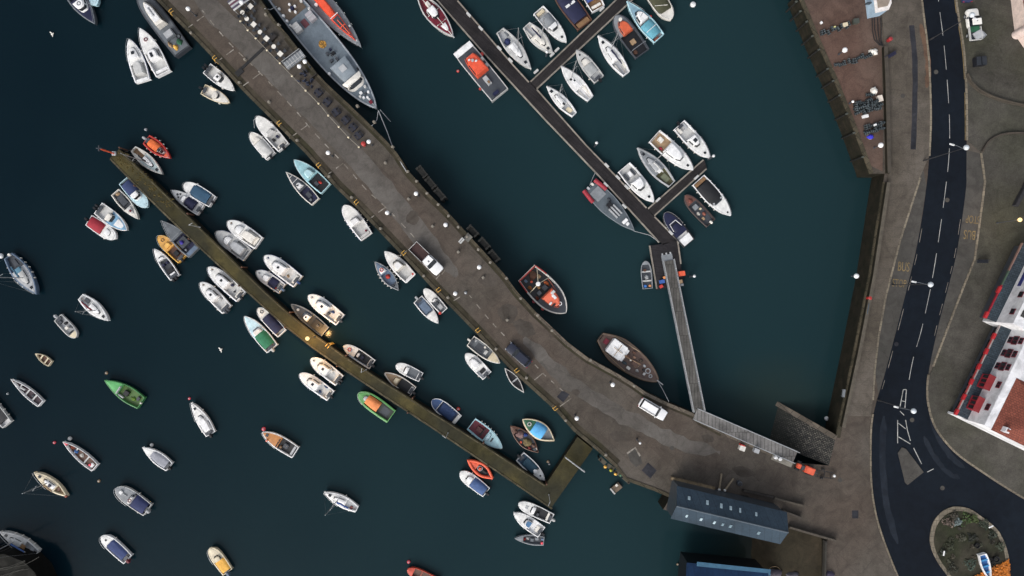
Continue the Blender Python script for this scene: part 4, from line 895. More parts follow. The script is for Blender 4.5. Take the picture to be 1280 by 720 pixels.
tarp('white motor boat with a royal blue cover and a red outboard', (127, 670), (159, 700), 18, G3, (44, 58, 100), .12, .70, shape='round', fd=.68, cover=(.12, .70, (44, 58, 100), .78, .1), ob=1, obcol='maroon', hatch=(.83, 0, .35))
mb_('yellow decked boat with a cream cuddy near the bottom frame edge', (262, 685), (284, 716), 17, G3, shape='round', hull='cream', deck='cream', fd=.50, floor='yellow', rim=.16, cabs=[(.46, .76, .66, .4, 'cream', dict(fs=.8))], cover=(.06, .48, (220, 160, 70), .88, .1), ob=1, obcol='bluegrey')
opn('red brown open boat cut by the bottom frame edge', (509, 712), (548, 731), 15, G3, shape='round', hull=(180, 70, 52), floor='brown', fd=.8, deck=(180, 70, 52), seats=2, inner='rust')
yacht('white sloop with a bright blue sail cover, alone near the bottom middle', (405, 615), (446, 637), 16, G3, (40, 70, 130), 8, items=[('box', 'companion_hatch', .16, .4, .5, .5, .2, 'maroon'), ('bar', 'tiller', .03, 0, .2, 0, .05, .12, .03, 'wood')], fenders=3)
cuddy('smooth white motor boat with a black deck hatch, alone left of the jetty', (239, 503), (263, 543), 17, G3, shape='fine', fd=.36, floor='white', cabs=[(.10, .66, .72, .35, 'white', dict(windows=True, sides=False, fs=.8))], hatch=(.80, 0, .42))
mb_('white boat with a varnished orange foredeck and a black cockpit', (328, 540), (369, 566), 19, G3, shape='motor', hull='white', deck=(176, 118, 64), fd=.48, floor='black', rim=.15, items=[('box', 'windscreen', .5, 0, .15, 1.6, .4, 'glass', .3), ('box', 'engine_box', .3, 0, .9, .8, .4, 'dkgrey'), ('box', 'stern_bench', .08, 0, .4, 1.7, .4, 'ltgrey'), ('box', 'helm_seat', .4, .5, .4, .4, .5, 'wood'), ('plate', 'anchor_locker', .85, 0, .5, .5, 'dkgrey', .05), ('cyl', 'bow_buoy', .78, .95, .18, .3, 'orange', .1)])
# ---------------------------------------------------------------- marina
yacht('maroon decked motor sailer with white gunwales, by the start of the pontoon', (567, 47), (520, -10), 24, G4, None, 0.5, mast=None, boom=None, hull='pale', rim=.2, deck='maroon', fd=.45, floor='maroon', shape='double', cabs=[(.36, .62, .6, .8, 'white', dict(roofcol='white')), (.72, .86, .5, .2, 'white', dict(windows=False))], items=[('bar', 'king_plank', .1, 0, .97, 0, .06, .06, .06, 'offwhite'), ('bar', 'deck_beam', .46, -.75, .46, .75, .05, .05, .06, 'offwhite'), ('bar', 'deck_beam', .68, -.75, .68, .75, .05, .05, .06, 'offwhite'), ('box', 'deck_box', .28, .2, 1.0, .7, .5, 'offwhite'), ('box', 'skylight', .66, .3, .5, .6, .2, 'maroon', .1), ('box', 'skylight', .66, -.3, .5, .6, .2, 'maroon', .1), ('bar', 'bowsprit', .96, 0, 1.03, 0, .1, .2, .08, 'ltgrey')]) 
boat('work_boat', 'square white workboat with an orange wheelhouse roof and dark deck', (576, 59), (625, 119), 29, 'square', hull='pale', rim=.16, deck='dkgrey', fd=.02, fb=1.1, sheer=.05, group=G4, cat='work boat', rails=False,
     cabs=[(.42, .80, .74, 1.6, (196, 78, 52), dict(roofcol=(206, 80, 52), fs=.25, round=.3))], items=[('plate', 'bow_ramp', .93, 0, 1.1, 3.6, 'white', .12), ('box', 'deck_crane', .30, .1, 1.7, .8, .6, 'ltgrey'), ('box', 'crane_seat', .26, .1, .5, .4, .3, 'wood', .6), ('box', 'roof_locker', .62, -.12, .3, .4, .25, 'white', 1.7), ('cyl', 'roof_dome', .66, .1, .25, .3, 'ltgrey', 1.7), ('box', 'roof_locker', .70, .32, .3, .4, .2, 'white', 1.7), ('box', 'side_locker', .62, -.8, .6, .45, .6, 'offwhite'), ('box', 'side_locker', .50, -.78, .6, .5, .6, 'pale'), ('box', 'stern_winch', .06, .2, .6, 1.2, .5, 'navy'), ('cyl', 'red_buoy', .70, -1.12, .3, .4, 'red', -.5), ('cyl', 'red_buoy', .28, 1.08, .2, .4, 'red', -.3)])
yacht('grey white sloop with a blue cockpit tent, left of the pontoon arm', (664, 87), (625, 38), 21, G4, None, 11, hull='pale', deck='pale', boom=(2.0, None), items=[('heap', 'blue_tent', .25, -.1, 1.2, 1.1, .5, (34, 44, 84)), ('box', 'cockpit_bench', .12, .6, 1.0, .4, .35, 'midgrey'), ('arch', 'pushpit', .03, .7, .03, 'ltgrey')])
yacht('pale sloop with a black boom cover, between a sloop and a motor cruiser', (691, 67), (658, 31), 21, G4, 'navy', 10, hull='pale', deck='offwhite', cabs=[(.38, .74, .58, .32, 'offwhite', dict(fs=1.2, ss=.3))])
mb_('white river cruiser with a long grey aft canopy, near the pontoon arm', (708, 53), (673, 12), 19, G4, fd=.50, cabs=[(.46, .70, .8, .6, 'white', dict(fs=.9))], cover=(.20, .47, 'grey', .86, .45), hatch=(.84, 0, .4), items=[('box', 'stern_bench', .08, 0, .6, 1.5, .4, 'cream')])
mb_('dark brown motor boat under a broad navy cover, above the pontoon arm', (694, -18), (731, 31), 27, G4, shape='round', hull='brown', rim=.18, deck='navy', fd=.7, floor='brown', cover=(.14, .74, 'navy', .88, .4), items=[('plate', 'roof_board', .50, .0, 1.9, .45, 'white', .98, 1.57), ('plate', 'stern_boards', .06, 0, .8, 2.4, 'wood', .5)], rails=False)
mb_('white stern of a boat with a blue canopy, beside the navy covered boat', (720, -40), (748, 11), 22, G4, shape='round', hull='white', deck='white', fd=.7, floor='wood', cover=(.22, .7, (44, 62, 120), .86, .5), items=[('box', 'stern_bench', .09, 0, .5, 1.8, .4, 'offwhite')], fenders=4)
mb_('pale blue boat with a white wheelhouse and teal windowed aft canopy', (783, 2), (824, 48), 22, G4, shape='fine', hull='ltblue', rim=.18, deck=(124, 156, 172), fd=.60, floor='grey', cabs=[(.44, .76, .78, .9, 'white', dict(roofcol='white'))], cover=(.08, .42, 'teal', .82, .4), items=[('bar', 'canopy_frame', .25, -.8, .25, .8, .42, .42, .05, 'white'), ('cyl', 'red_buoy', .45, -1.08, .22, .4, 'red', .1), ('box', 'stern_board', .03, .3, .4, 1.0, .4, 'rust'), ('bar', 'roof_mast', .56, .2, .56, .2, .8, 2.6, .04, 'dkgrey')], fenders=2)
mb_('black open workboat with an orange wheelhouse roof on the pontoon arm', (769, 20), (803, 67), 26, G4, shape='work', name='work_boat', cat='work boat', hull='dkgrey', deck='grey', fd=.55, floor='black', rim=.24, cabs=[(.52, .86, .66, .9, (176, 84, 56), dict(roofcol=(190, 88, 56), round=.5))], items=[('box', 'engine_hatch', .33, 0, .9, .9, .35, 'tan'), ('cyl', 'radar_dome', .84, .05, .3, .3, 'offwhite', 1.0), ('heap', 'net_heap', .12, .4, .9, .8, .3, 'brown'), ('arch', 'gantry', .16, 1.1, .05, 'grey')], rails=False)
yacht('white sloop with a navy boom cover, lower side of the pontoon arm', (747, 45), (783, 92), 20, G4, 'navy', 10)
boat('motor_boat', 'greenish covered boat with a rounded white bow at the top frame edge', (839, 25), (805, -28), 24, 'round', hull='offwhite', deck='offwhite', fd=.78, floor='olive', cover=(.1, .80, (62, 62, 42), .9, .35), group=G4, items=[('bar', 'canopy_frame', .6, -.8, .72, .5, .34, .3, .05, 'offwhite')])
cuddy('white and grey motor boat with a swept windscreen, lower side of the pontoon arm', (720, 63), (749, 99), 18, G4, shape='motor', fd=.50, floor='ltgrey', hull='pale', deck='pale', cabs=[(.52, .74, .7, .3, 'offwhite', dict(fs=1.5))], cover=(.20, .50, (150, 152, 152), .84, .15), hatch=(.84, 0, .32), ob=1)
yacht('white sloop with dark cabin windows and a broad stern, lower side of the pontoon arm', (701, 83), (738, 123), 19, G4, None, 10, boom=(2.2, None), hatch=((.62, .25, .4), (.55, -.1, .4), (.49, -.3, .35)), cabs=[(.36, .70, .6, .12, 'white', dict(windows=False, fs=1.5, ss=.4))], mast=(.64, 9, .2), floor='white')
yacht('smallest white sloop at the inner end of the pontoon arm', (683, 108), (718, 143), 16, G4, None, 8, items=[('box', 'companion_hatch', .37, 0, .5, .5, .2, 'glass', .3), ('plate', 'cockpit_grating', .18, 0, 1.0, .8, 'cream', .2)])
mb_('large white motor cruiser with a dark edged aft cockpit, beside the main pontoon', (817, 253), (780, 209), 23, G4, rim=.2, fd=.40, floor='pale', cabs=[(.36, .68, .78, .9, 'white', dict(roofcol='white'))], items=[('box', 'side_seat', .2, .5, 1.4, .35, .5, 'dkgrey'), ('box', 'side_seat', .2, -.5, 1.4, .35, .5, 'dkgrey'), ('plate', 'cockpit_table', .2, 0, .9, .6, 'white', .7)], hatch=(.84, 0, .42), fenders=3)
yacht('grey decked yacht with a wooden cockpit, beside the large white cruiser', (796, 185), (840, 230), 21, G4, None, 11, hull='ltgrey', deck='grey', floor='olive', cabs=[(.38, .74, .58, .35, 'ltgrey', dict(fs=1.2, ss=.3))], boom=(2.4, 'pale'), items=[('box', 'cockpit_well', .18, 0, 1.5, 1.1, .2, (100, 104, 84)), ('box', 'companion_hatch', .36, .1, .6, .6, .25, 'white', .3), ('ring', 'lifebuoy', .86, .2, .22, .06, 'dkgrey', .08)])
mb_('big white cruiser with red cushions in its stern cockpit', (866, 213), (818, 170), 24, G4, rim=.2, fd=.34, floor='tan', cabs=[(.32, .72, .76, .9, 'white', dict(roofcol='white'))], hatch=(.86, 0, .42), items=[('heap', 'red_cushion', .26, -.5, .9, .5, .4, (170, 44, 60)), ('box', 'cockpit_table', .14, .2, 1.0, .8, .5, 'offwhite'), ('arch', 'pushpit', .03, .8, .04, 'ltgrey')], fenders=4)
mb_('white sports cruiser with a black outboard at the end of the second pontoon arm', (887, 198), (849, 156), 21, G4, shape='motor', rim=.2, fd=.40, floor='pale', cabs=[(.36, .68, .70, .8, 'white', dict(roofcol='white', hatch=.6))], hatch=(.84, 0, .42), ob=1, items=[('box', 'stern_bench', .1, .45, 1.2, .6, .45, 'ltgrey'), ('box', 'stern_bench', .1, -.45, 1.2, .6, .45, 'offwhite')], fenders=4)
mb_('white speed cruiser with a black cockpit, outermost below the second pontoon arm', (913, 270), (873, 225), 23, G4, shape='motor', rim=.14, fd=.52, floor='black', cabs=[(.56, .66, .82, .3, 'ltgrey', dict(fs=2.0))], cover=(.12, .60, 'black', .9, .35), items=[('plate', 'stern_deck', .06, 0, .6, 2.3, 'wood', .5)], hatch=(.9, 0, .3), fenders=5)
mb_('small dark red brown boat piled with gear below the second pontoon arm', (856, 244), (889, 279), 18, G4, shape='round', name='fishing_boat', cat='fishing boat', hull=(60, 50, 48), deck=(92, 60, 52), fd=.72, floor='dkgrey', rim=.2, rails=False, items=[('box', 'engine_box', .58, 0, .9, .9, .45, 'grey'), ('heap', 'gear_bag', .4, .3, .7, .6, .4, 'offwhite'), ('heap', 'net_heap', .3, -.3, .8, .6, .4, (140, 84, 70)), ('cyl', 'bucket', .46, -.4, .2, .35, 'cream'), ('box', 'fish_crate', .22, .3, .6, .45, .3, 'tan'), ('heap', 'rope_heap', .8, 0, .8, .7, .3, (110, 60, 50)), ('box', 'motor', .02, -.1, .6, .35, .5, 'offwhite', .3)], ob=0)
mb_('black sports boat with a white bow rail loop and white stern, below the pontoon junction', (830, 266), (862, 304), 21, G4, shape='round', hull='black', rim=.22, deck='navy', fd=.30, floor='white', cabs=[(.42, .66, .66, .35, 'navy', dict(fs=1.2, windows=True))], items=[('plate', 'stern_deck', .12, 0, 1.4, 2.3, 'white', .42), ('bar', 'screen_frame', .68, -.5, .68, .5, .3, .3, .06, 'white'), ('bar', 'screen_frame', .48, -.65, .68, -.5, .35, .3, .05, 'white'), ('bar', 'screen_frame', .48, .65, .68, .5, .35, .3, .05, 'white')], fenders=3)
boat('landing_craft', 'grey wide landing craft with red side sponsons at its stern', (793, 289), (738, 233), 27, 'fine', hull=(104, 112, 118), rim=.14, deck=(78, 86, 92), fd=.02, fb=1.0, group=G4, cat='landing craft', tubes=('tarpred', .38, .24), rails=False,
     items=[('plate', 'stern_mat', .17, 0, 2.0, 2.0, 'grey', .06), ('box', 'wheel_box', .42, 0, .8, .9, .8, 'black'), ('box', 'bench_row', .56, .35, 2.2, .3, .4, 'ltgrey'), ('box', 'bench_row', .56, 0, 2.2, .3, .4, 'ltgrey'), ('box', 'bench_row', .56, -.35, 2.2, .3, .4, 'ltgrey'), ('box', 'bow_locker', .78, .25, .6, .6, .3, 'white'), ('box', 'bow_locker', .78, -.25, .6, .6, .3, 'white'), ('box', 'bow_locker', .84, 0, .5, .6, .3, 'white'), ('box', 'motor', .0, .35, .6, .4, .7, 'offwhite'), ('box', 'motor', .0, -.35, .6, .4, .7, 'ltgrey'), ('heap', 'rope_heap', .36, .4, .8, .6, .3, 'dkgrey')])
boat('dinghy', 'small grey dinghy holding blue and orange buckets, left of the gangway float', (807, 326), (810, 361), 15, 'round', hull='grey', rim=.14, deck='grey', fd=.86, floor='dkgrey', group=G4, cat='dinghy', rails=False, seats=2, items=[('cyl', 'bucket', .1, .4, .25, .35, (60, 110, 180)), ('cyl', 'bucket', .1, -.5, .2, .35, 'peach'), ('heap', 'gear_bag', .42, 0, .8, .7, .4, 'ltgrey'), ('box', 'crate', .66, .2, .5, .5, .3, 'brown')])
# ---------------------------------------------------------------- large vessels
boat('fishing_trawler', 'orange and black inshore trawler with a tripod gantry over its stern', (707, 391), (658, 341), 38, 'ship', hull='offwhite', rim=.25, deck='dkgrey', fd=.50, floor='black', fb=1.5, group=G5, cat='fishing trawler', rubstrip='black', rails=False,
     cabs=[(.50, .84, .60, 1.4, (226, 104, 76), dict(roofcol=(226, 104, 76), fs=.3, round=.5))], items=[('hoop', 'stern_hoop', .24, 1.1, .11, (150, 44, 38)), ('bar', 'gantry_leg', .06, .92, .28, 0, 1.1, 3.2, .06, 'cream'), ('bar', 'gantry_leg', .30, -.9, .28, 0, .3, 3.2, .06, 'cream'), ('bar', 'gantry_leg', .34, .9, .28, 0, .3, 3.2, .06, 'cream'), ('cyl', 'gantry_head', .28, 0, .38, .3, 'white', 3.9),
            ('box', 'roof_panel', .64, .2, .9, .5, .1, 'white', 1.45), ('box', 'skylight', .74, -.3, .4, .7, .15, 'black', 1.45), ('box', 'skylight', .68, -.35, .35, .6, .15, 'white', 1.45), ('box', 'roof_vent', .57, .35, .5, .8, .3, 'pale', 1.4), ('box', 'winch', .42, .2, .9, .9, .7, 'dkgrey'), ('box', 'winch', .42, -.35, .7, .7, .6, 'midgrey'), ('heap', 'orange_net', .24, -.6, .9, .7, .5, (160, 100, 50)), ('heap', 'net_heap', .12, .2, 1.5, 1.6, .5, 'brown'), ('cyl', 'red_buoy', .66, -1.04, .3, .5, 'red', -.6), ('cyl', 'red_buoy', .46, -1.04, .3, .5, 'pink', -.3), ('heap', 'orange_net', .38, .5, 1.1, .7, .5, (176, 92, 50)), ('heap', 'rope_heap', .20, .5, .8, .6, .4, 'tan'), ('box', 'fish_crate', .34, -.1, .6, .45, .35, (150, 110, 60)), ('box', 'fish_crate', .10, -.5, .6, .45, .35, (80, 100, 120)), ('heap', 'net_heap', .46, -.7, .8, .5, .4, 'rust'), ('cyl', 'buoy', .18, -.2, .22, .35, 'orange'), ('ring', 'lifebuoy', .8, .2, .28, .07, 'white', 1.0), ('bar', 'boom_arm', .34, .8, .62, .6, .4, .8, .06, 'rust')])
boat('wooden_ketch', 'varnished wooden ketch with a white canopy over its stern', (822, 476), (750, 421), 36, 'ketch', hull=(104, 88, 76), rim=.3, deck=(82, 64, 56), fd=.02, fb=1.3, group=G5, cat='wooden ketch', rubstrip='wood', rails=False,
     cover=None, items=[('box', 'stern_hatch', .10, 0, .8, 1.0, .3, 'maroon'), ('bar', 'bowsprit', .97, 0, 1.07, 0, .1, .3, .09, 'ltgrey'), ('box', 'deckhouse', .29, 0, 3.5, 2.4, .9, 'white'), ('box', 'awning', .27, 0, 2.9, 2.75, .3, (246, 244, 240), .85), ('ring', 'side_rail', .62, 0, .5, .05, 'tan'), ('box', 'hatch_cover', .72, .35, .5, .4, .25, 'ltgrey'), ('box', 'crate', .54, .35, .6, .4, .3, (130, 100, 80)), ('heap', 'net_heap', .64, .5, .8, .5, .35, (96, 84, 74)), ('heap', 'net_heap', .48, -.45, .9, .5, .35, (70, 80, 86)), ('box', 'winch', .78, -.3, .4, .5, .4, 'pale'), ('cyl', 'bucket', .52, 0, .18, .35, 'offwhite'), ('bar', 'cap_rail', .15, .93, .55, .95, .06, .06, .07, 'tan'), ('bar', 'cap_rail', .15, -.93, .55, -.95, .06, .06, .07, 'tan'), ('cyl', 'mast_stump', .42, 0, .16, 1.4, 'wood'), ('bar', 'awning_seam', .22, 0, .36, 0, 1.32, 1.30, .05, 'tan'), ('bar', 'awning_seam', .29, -.5, .29, .5, 1.22, 1.22, .05, 'tan'), ('box', 'skylight', .46, .1, .8, .6, .35, 'brown'), ('box', 'hatch_cover', .60, 0, 1.2, .9, .3, (90, 68, 58)), ('box', 'locker', .56, -.6, .7, .5, .4, 'offwhite'), ('box', 'locker', .50, .62, .6, .4, .4, 'brown'), ('ring', 'anchor_chain', .80, .2, .4, .09, 'ltgrey'), ('ring', 'anchor_chain', .87, -.1, .26, .08, 'ltgrey'), ('bar', 'derrick', .44, 0, .66, .2, .9, .7, .07, 'wood'), ('heap', 'rope_heap', .68, -.4, .6, .5, .3, 'pale'), ('cyl', 'capstan', .74, 0, .2, .4, 'black')], mast=None)
boat('pilot_cutter', 'orange topped grey rescue launch outside the grey ship', (453, 61), (388, -12), 28, 'fine', hull='grey', rim=.34, deck='grey', fd=.02, fb=1.4, group=G5, cat='rescue launch', rubstrip='black', rails=False,
     cabs=[(.12, .52, .52, 1.1, (226, 74, 46), dict(windows=False, roofcol=(232, 78, 48))), (.46, .90, .60, .55, (200, 66, 44), dict(windows=False, roofcol='dkgrey', round=.55, fs=.2))], items=[('bar', 'deck_grab', .56, .0, .8, .0, .85, .85, .08, (226, 84, 52)), ('bar', 'deck_grab', .66, -.35, .66, .35, .85, .85, .07, (226, 84, 52)), ('cyl', 'life_raft', .22, -.55, .3, .4, 'white', .2), ('cyl', 'life_raft', .7, .75, .2, .35, 'pale'), ('box', 'stern_locker', .06, 0, .8, 1.4, .6, 'offwhite'), ('bar', 'cross_bar', .50, -.5, .50, .5, 1.2, 1.2, .08, 'white'), ('cyl', 'life_raft', .9, .35, .16, .3, 'ltgrey')], fenders=4)
ship = boat('naval_ship', 'long light grey ship with a yellow anchor emblem on its deck, moored at the pier', (473, 139), (348, -10), 42, 'ship', hull='shiplight', rim=.22, deck='shipdeck', fd=.02, fb=2.3, sheer=.25, group=G5, cat='ship', rubstrip='midgrey', rails=False, cambr=.06,
     cabs=[(.62, .76, .72, 1.0, (122, 131, 138), dict(fs=.1, round=.05, windows=False)), (.755, .835, 1.0, 1.3, 'offwhite', dict(fs=.9, round=.45))],
     items=[('plate', 'quarterdeck', .13, 0, 4.6, 3.9, (82, 70, 58), .05), ('box', 'stern_cabin', .29, .58, 1.7, 1.3, .9, (150, 146, 150)), ('box', 'stern_cabin', .29, -.58, 1.7, 1.3, .9, (150, 150, 150)), ('box', 'roof_rib', .29, .58, .2, 1.2, .1, 'ltgrey', .9), ('box', 'roof_rib', .29, -.58, .2, 1.2, .1, 'ltgrey', .9),
            ('plate', 'red_mat', .29, 0, 1.4, 1.0, (84, 44, 50), .06), ('cyl', 'deck_table', .17, 0, .32, .7, 'navy'), ('cyl', 'stool', .20, 0, .22, .5, 'white'), ('cyl', 'stool', .17, .22, .22, .5, 'white'), ('cyl', 'stool', .17, -.22, .22, .5, 'white'), ('cyl', 'stool', .14, .02, .22, .5, 'white'),
            ('cyl', 'life_raft', .12, -.75, .25, .45, 'pale'), ('cyl', 'life_raft', .17, -.80, .25, .45, 'white'), ('cyl', 'life_raft', .21, -.82, .22, .45, 'white'), ('cyl', 'life_raft', .245, -.82, .22, .45, 'pale'), ('cyl', 'life_raft', .13, .72, .25, .45, 'white'), ('cyl', 'life_raft', .17, .78, .25, .45, 'pale'), ('cyl', 'life_raft', .24, .84, .25, .45, 'pale'), ('box', 'stern_gear', .05, -.2, .7, .7, .5, 'dkgrey'), ('box', 'stern_gear', .05, .3, .6, .8, .4, 'brown'),
            ('cyl', 'emblem_disc', .465, 0, .66, .05, (176, 128, 52), .04), ('bar', 'emblem_stock', .440, 0, .49, 0, .09, .09, .07, (120, 92, 44)), ('bar', 'emblem_stock', .478, -.18, .478, .18, .09, .09, .06, (120, 92, 44)), ('ring', 'emblem_fluke', .452, 0, .36, .06, (120, 92, 44), .1),
            ('box', 'deck_winch', .535, -.15, .6, .5, .5, 'dkgrey'), ('box', 'deck_winch', .555, .12, .5, .9, .4, 'black'), ('box', 'deck_winch', .525, .16, .4, .4, .5, 'navy'), ('box', 'deck_winch', .585, -.25, .5, .6, .4, 'dkgrey'), ('box', 'deck_winch', .60, .1, .6, .4, .45, 'dkgrey'), ('bar', 'davit', .54, -.1, .60, .2, .5, .6, .06, 'dkgrey'),
            ('plate', 'hatch_lid', .68, .0, 1.1, 1.1, 'ltgrey', 1.05), ('cyl', 'life_raft', .64, -.92, .25, .45, 'white'), ('cyl', 'ventilator', .865, -.2, .28, .5, 'white'), ('cyl', 'ventilator', .85, .55, .25, .5, 'pale'), ('cyl', 'ventilator', .89, .55, .22, .5, 'white'), ('cyl', 'ventilator', .88, -.55, .22, .5, 'pale'), ('cyl', 'ventilator', .90, -.35, .22, .5, 'white'), ('cyl', 'ventilator', .915, .05, .22, .5, 'white'), ('box', 'windlass', .95, 0, .6, .6, .4, 'maroon'), ('cyl', 'bollard', .93, .1, .15, .4, 'white'), ('cyl', 'capstan', .885, .12, .22, .3, 'dkgrey'), ('bar', 'jackstaff', .985, 0, .985, 0, 0, 1.8, .04, 'offwhite'), ('plate', 'side_scuttle', .73, .85, .5, .3, 'black', .03)])
# ================================================================== JETTY, PONTOONS, GANGWAYS
m_jet = ground('jetty_algae_boards', (46, 43, 25), (60, 56, 36), (84, 76, 46), .16, 2.4, .85, (44, 44, 36), False, .35)
m_jetedge = slabs('jetty_edge_stone', (78, 72, 56), (56, 52, 38), (28, 26, 18), .9, .9, .7)
def planks(name, c1, c2, joint, ang, w=.2, l=3.0):
    return slabs(name, c1, c2, joint, l, w, ang, .7, .3, .02)
JZ = -2.1
ju = [(149, 186), (190, 221), (250, 281), (276, 307), (307, 335), (327, 361), (360, 391), (395, 418), (430, 447), (470, 468), (510, 493), (565, 527), (610, 556), (650, 583), (682, 606)]
ju = [(x - 1.6, y + 1.4) if 0 < i < 14 else (x, y) for i, (x, y) in enumerate(ju)]
jl = [(137, 198), (159, 222), (205, 272), (242, 304), (268, 328), (302, 358), (328, 386), (356, 411), (384, 434), (412, 453), (457, 480), (500, 508), (565, 552), (620, 589), (664, 619), (689, 635)]
jl = [(x + .8, y - .8) if 0 < i < 15 else (x, y) for i, (x, y) in enumerate(jl)]
def relax(L):
    return [L[0]] + [tuple(.25 * L[i - 1][a] + .5 * L[i][a] + .25 * L[i + 1][a] for a in (0, 1)) for i in range(1, len(L) - 1)] + [L[-1]]
for _ in range(4): ju = relax(ju); jl = relax(jl)
jt = thing('jetty', 'long mossy stone jetty with an elbow, lined by small boats', 'jetty', P(430, 460, JZ).to_tuple())
off = Vector(jt.location)
poly = [P(x, y, JZ) - off for x, y in ju + [(722, 546), (741, 561)] + jl[::-1]]
bm = bmesh.new(); vs = [bm.verts.new(p) for p in poly]; n = len(vs)
lo = [bm.verts.new((p.x, p.y, -7.0 - off.z)) for p in poly]
for i in range(n): bm.faces.new([vs[i], vs[(i + 1) % n], lo[(i + 1) % n], lo[i]])
bmesh.ops.recalc_face_normals(bm, faces=bm.faces); me = bpy.data.meshes.new('stone_body'); bm.to_mesh(me); bm.free(); me.materials.append(m_wall)
o = bpy.data.objects.new('stone_body', me); COL.objects.link(o); o.parent = jt
mb = MB()
tri = tessellate_polygon([poly]); mb.add([p for p in poly], [tuple(t) for t in tri]); mb.build('deck', m_jet, jt)
mb = MB(); curb(mb, [P(x, y, JZ) - off for x, y in [(a + 1.1, b - 1.1 + 2) for a, b in jl]], .28, -.15, .07); mb.build('edge_kerb', m_jetedge, jt)
mb = MB(); curb(mb, [P(x, y, JZ) - off for x, y in [(a - 1.3, b + 1.2) for a, b in ju]], .2, -.15, .06); mb.build('edge_kerb', m_jetedge, jt)
for i in range(0, 15, 2):
    x, y = ju[i]; mb = MB(); p = P(x, y, JZ) - off + Vector((.15, .15, 0)); mb.tube([(p.x, p.y, -4), (p.x, p.y, .35)], .14, 8); mb.build('fender_pile', paint('brown', .8), jt)
for i in range(1, 15, 2):
    x, y = jl[i]; mb = MB(); p = P(x, y, JZ) - off + Vector((-.15, -.15, 0)); mb.tube([(p.x, p.y, -4), (p.x, p.y, .3)], .13, 8); mb.build('fender_pile', paint('brown', .8), jt)
# gear lying on the jetty head
mb = MB()
for i in range(150):
    t = rnd.random() ** 1.5; x = 150 + 60 * t + rnd.uniform(-7, 8); y = 195 + 60 * t + rnd.uniform(-6, 6)
    p = P(x, y, JZ); mb.heap((p.x, p.y, JZ), (rnd.uniform(.12, .5), rnd.uniform(.1, .35), rnd.uniform(.03, .08)), i)
sw = mb.build('seaweed', ground('seaweed_clumps', (52, 46, 24), (66, 58, 32), (86, 76, 48), .8, 3, .9, None, False, .4)); sw['kind'] = 'stuff'; tag(sw, 'brown seaweed clumps strewn over the jetty head', 'seaweed', None, 'stuff')
# beacon at the jetty head
t = thing('beacon_post', 'leaning orange beacon post at the head of the mossy jetty', 'beacon', P(143, 192, JZ).to_tuple())
MB().tube([(0, 0, 0), (0, 0, 4.3)], .14, 10).build('post', paint('orange'), t, smooth=True)
MB().box((0, 0, .12), (.7, .7, .24)).build('base', paint('ltgrey'), t, bevel=.04)
w_ = MB(); w_.box((0, 0, 4.45), (.9, .12, .3)); w_.box((0, 0, 4.45), (.12, .9, .3)); w_.build('topmark', paint('dkgrey'), t)
def barrier(label, a, b, z, h, grp=None):
    pa, pb = P(*a, z), P(*b, z); c = (pa + pb) / 2
    t = thing('gate_barrier', label, 'barrier', c.to_tuple(), 0, grp)
    w = MB(); d = pb - pa
    w.tube([pa - c + Vector((0, 0, h)), pb - c + Vector((0, 0, h))], .07, 8); w.tube([pa - c + Vector((0, 0, h * .5)), pb - c + Vector((0, 0, h * .5))], .05, 8); w.build('rail', paint('ltgrey'), t)
    for q in (0, .5, 1): MB().tube([pa - c + d * q, pa - c + d * q + Vector((0, 0, h))], .06, 8).build('post', paint('ltgrey'), t)
barrier('pale gate rail across the short arm of the mossy jetty', (706, 570), (730, 588), JZ, 1.1)
def ladder(px, z, ang, label, grp, col='yellow'):
    t = thing('ladder', label, 'ladder', P(*px, z).to_tuple(), ang, grp)
    for s in (-1, 1): MB().tube([(-.5, s * .24, .9), (0, s * .24, .95), (.22, s * .24, .6), (.22, s * .24, -4.6)], .045, 6).build('stile', paint(col), t)
    w = MB()
    for i in range(14): w.tube([(.22, -.24, .3 - i * .33), (.22, .24, .3 - i * .33)], .03, 5)
    w.build('rungs', paint(col), t)
    return t
lad = ladder((270, 75), 0, R(218), 'yellow quay ladder on the small boat side of the pier', 'yellow ladders along the pier edge')
for p in [(350, 156), (399, 208), (446, 254), (505, 317), (548, 363), (597, 413), (645, 463), (693, 510), (216, 17)]:
    dup(lad, P(*p, 0), R(218))
ladder((412, 431), JZ, R(48), 'ladder lit yellow by the jetty lamp', None, 'yellow')
# pontoons
PZ = -3.65
m_pont = planks('pontoon_boards', (40, 37, 38), (30, 28, 30), (14, 13, 14), R(41))
m_pont2 = planks('pontoon_boards', (42, 39, 39), (32, 30, 31), (14, 13, 14), R(-50))
m_pontedge = ground('pontoon_edging', (104, 100, 92), (126, 120, 112), (146, 140, 130), .4, 2, .8, None, False, .3)
def pontoon(label, quad, mat, edges, nm='pontoon'):
    c = P(sum(q[0] for q in quad) / len(quad), sum(q[1] for q in quad) / len(quad), PZ)
    t = thing(nm, label, 'pontoon', c.to_tuple(), 0, 'floating pontoons of the marina')
    pts = [P(x, y, PZ) - c for x, y in quad]
    MB().prism([(p.x, p.y) for p in pts], -.95, 0).build('deck', mat, t)
    for k, e in enumerate(edges):
        mb = MB(); curb(mb, [P(x, y, PZ) - c for x, y in e], .24, -.2, .1); mb.build('edge_beam', m_pontedge, t)
    return t, c
pontoon('main pontoon running diagonally down the marina', [(546, -20), (556, -20), (572, 0), (640, 79), (688, 131), (732, 180), (810, 262), (817, 270), (846, 299), (829, 306), (745, 216), (680, 147), (600, 60), (549, 2), (530, -20)], m_pont,
        [[(531, -18), (549, 3), (600, 61), (680, 148), (745, 216), (824, 303)], [(572, 1), (640, 80), (661, 103)], [(671, 112), (732, 181), (808, 260)], [(818, 271), (846, 299)]])
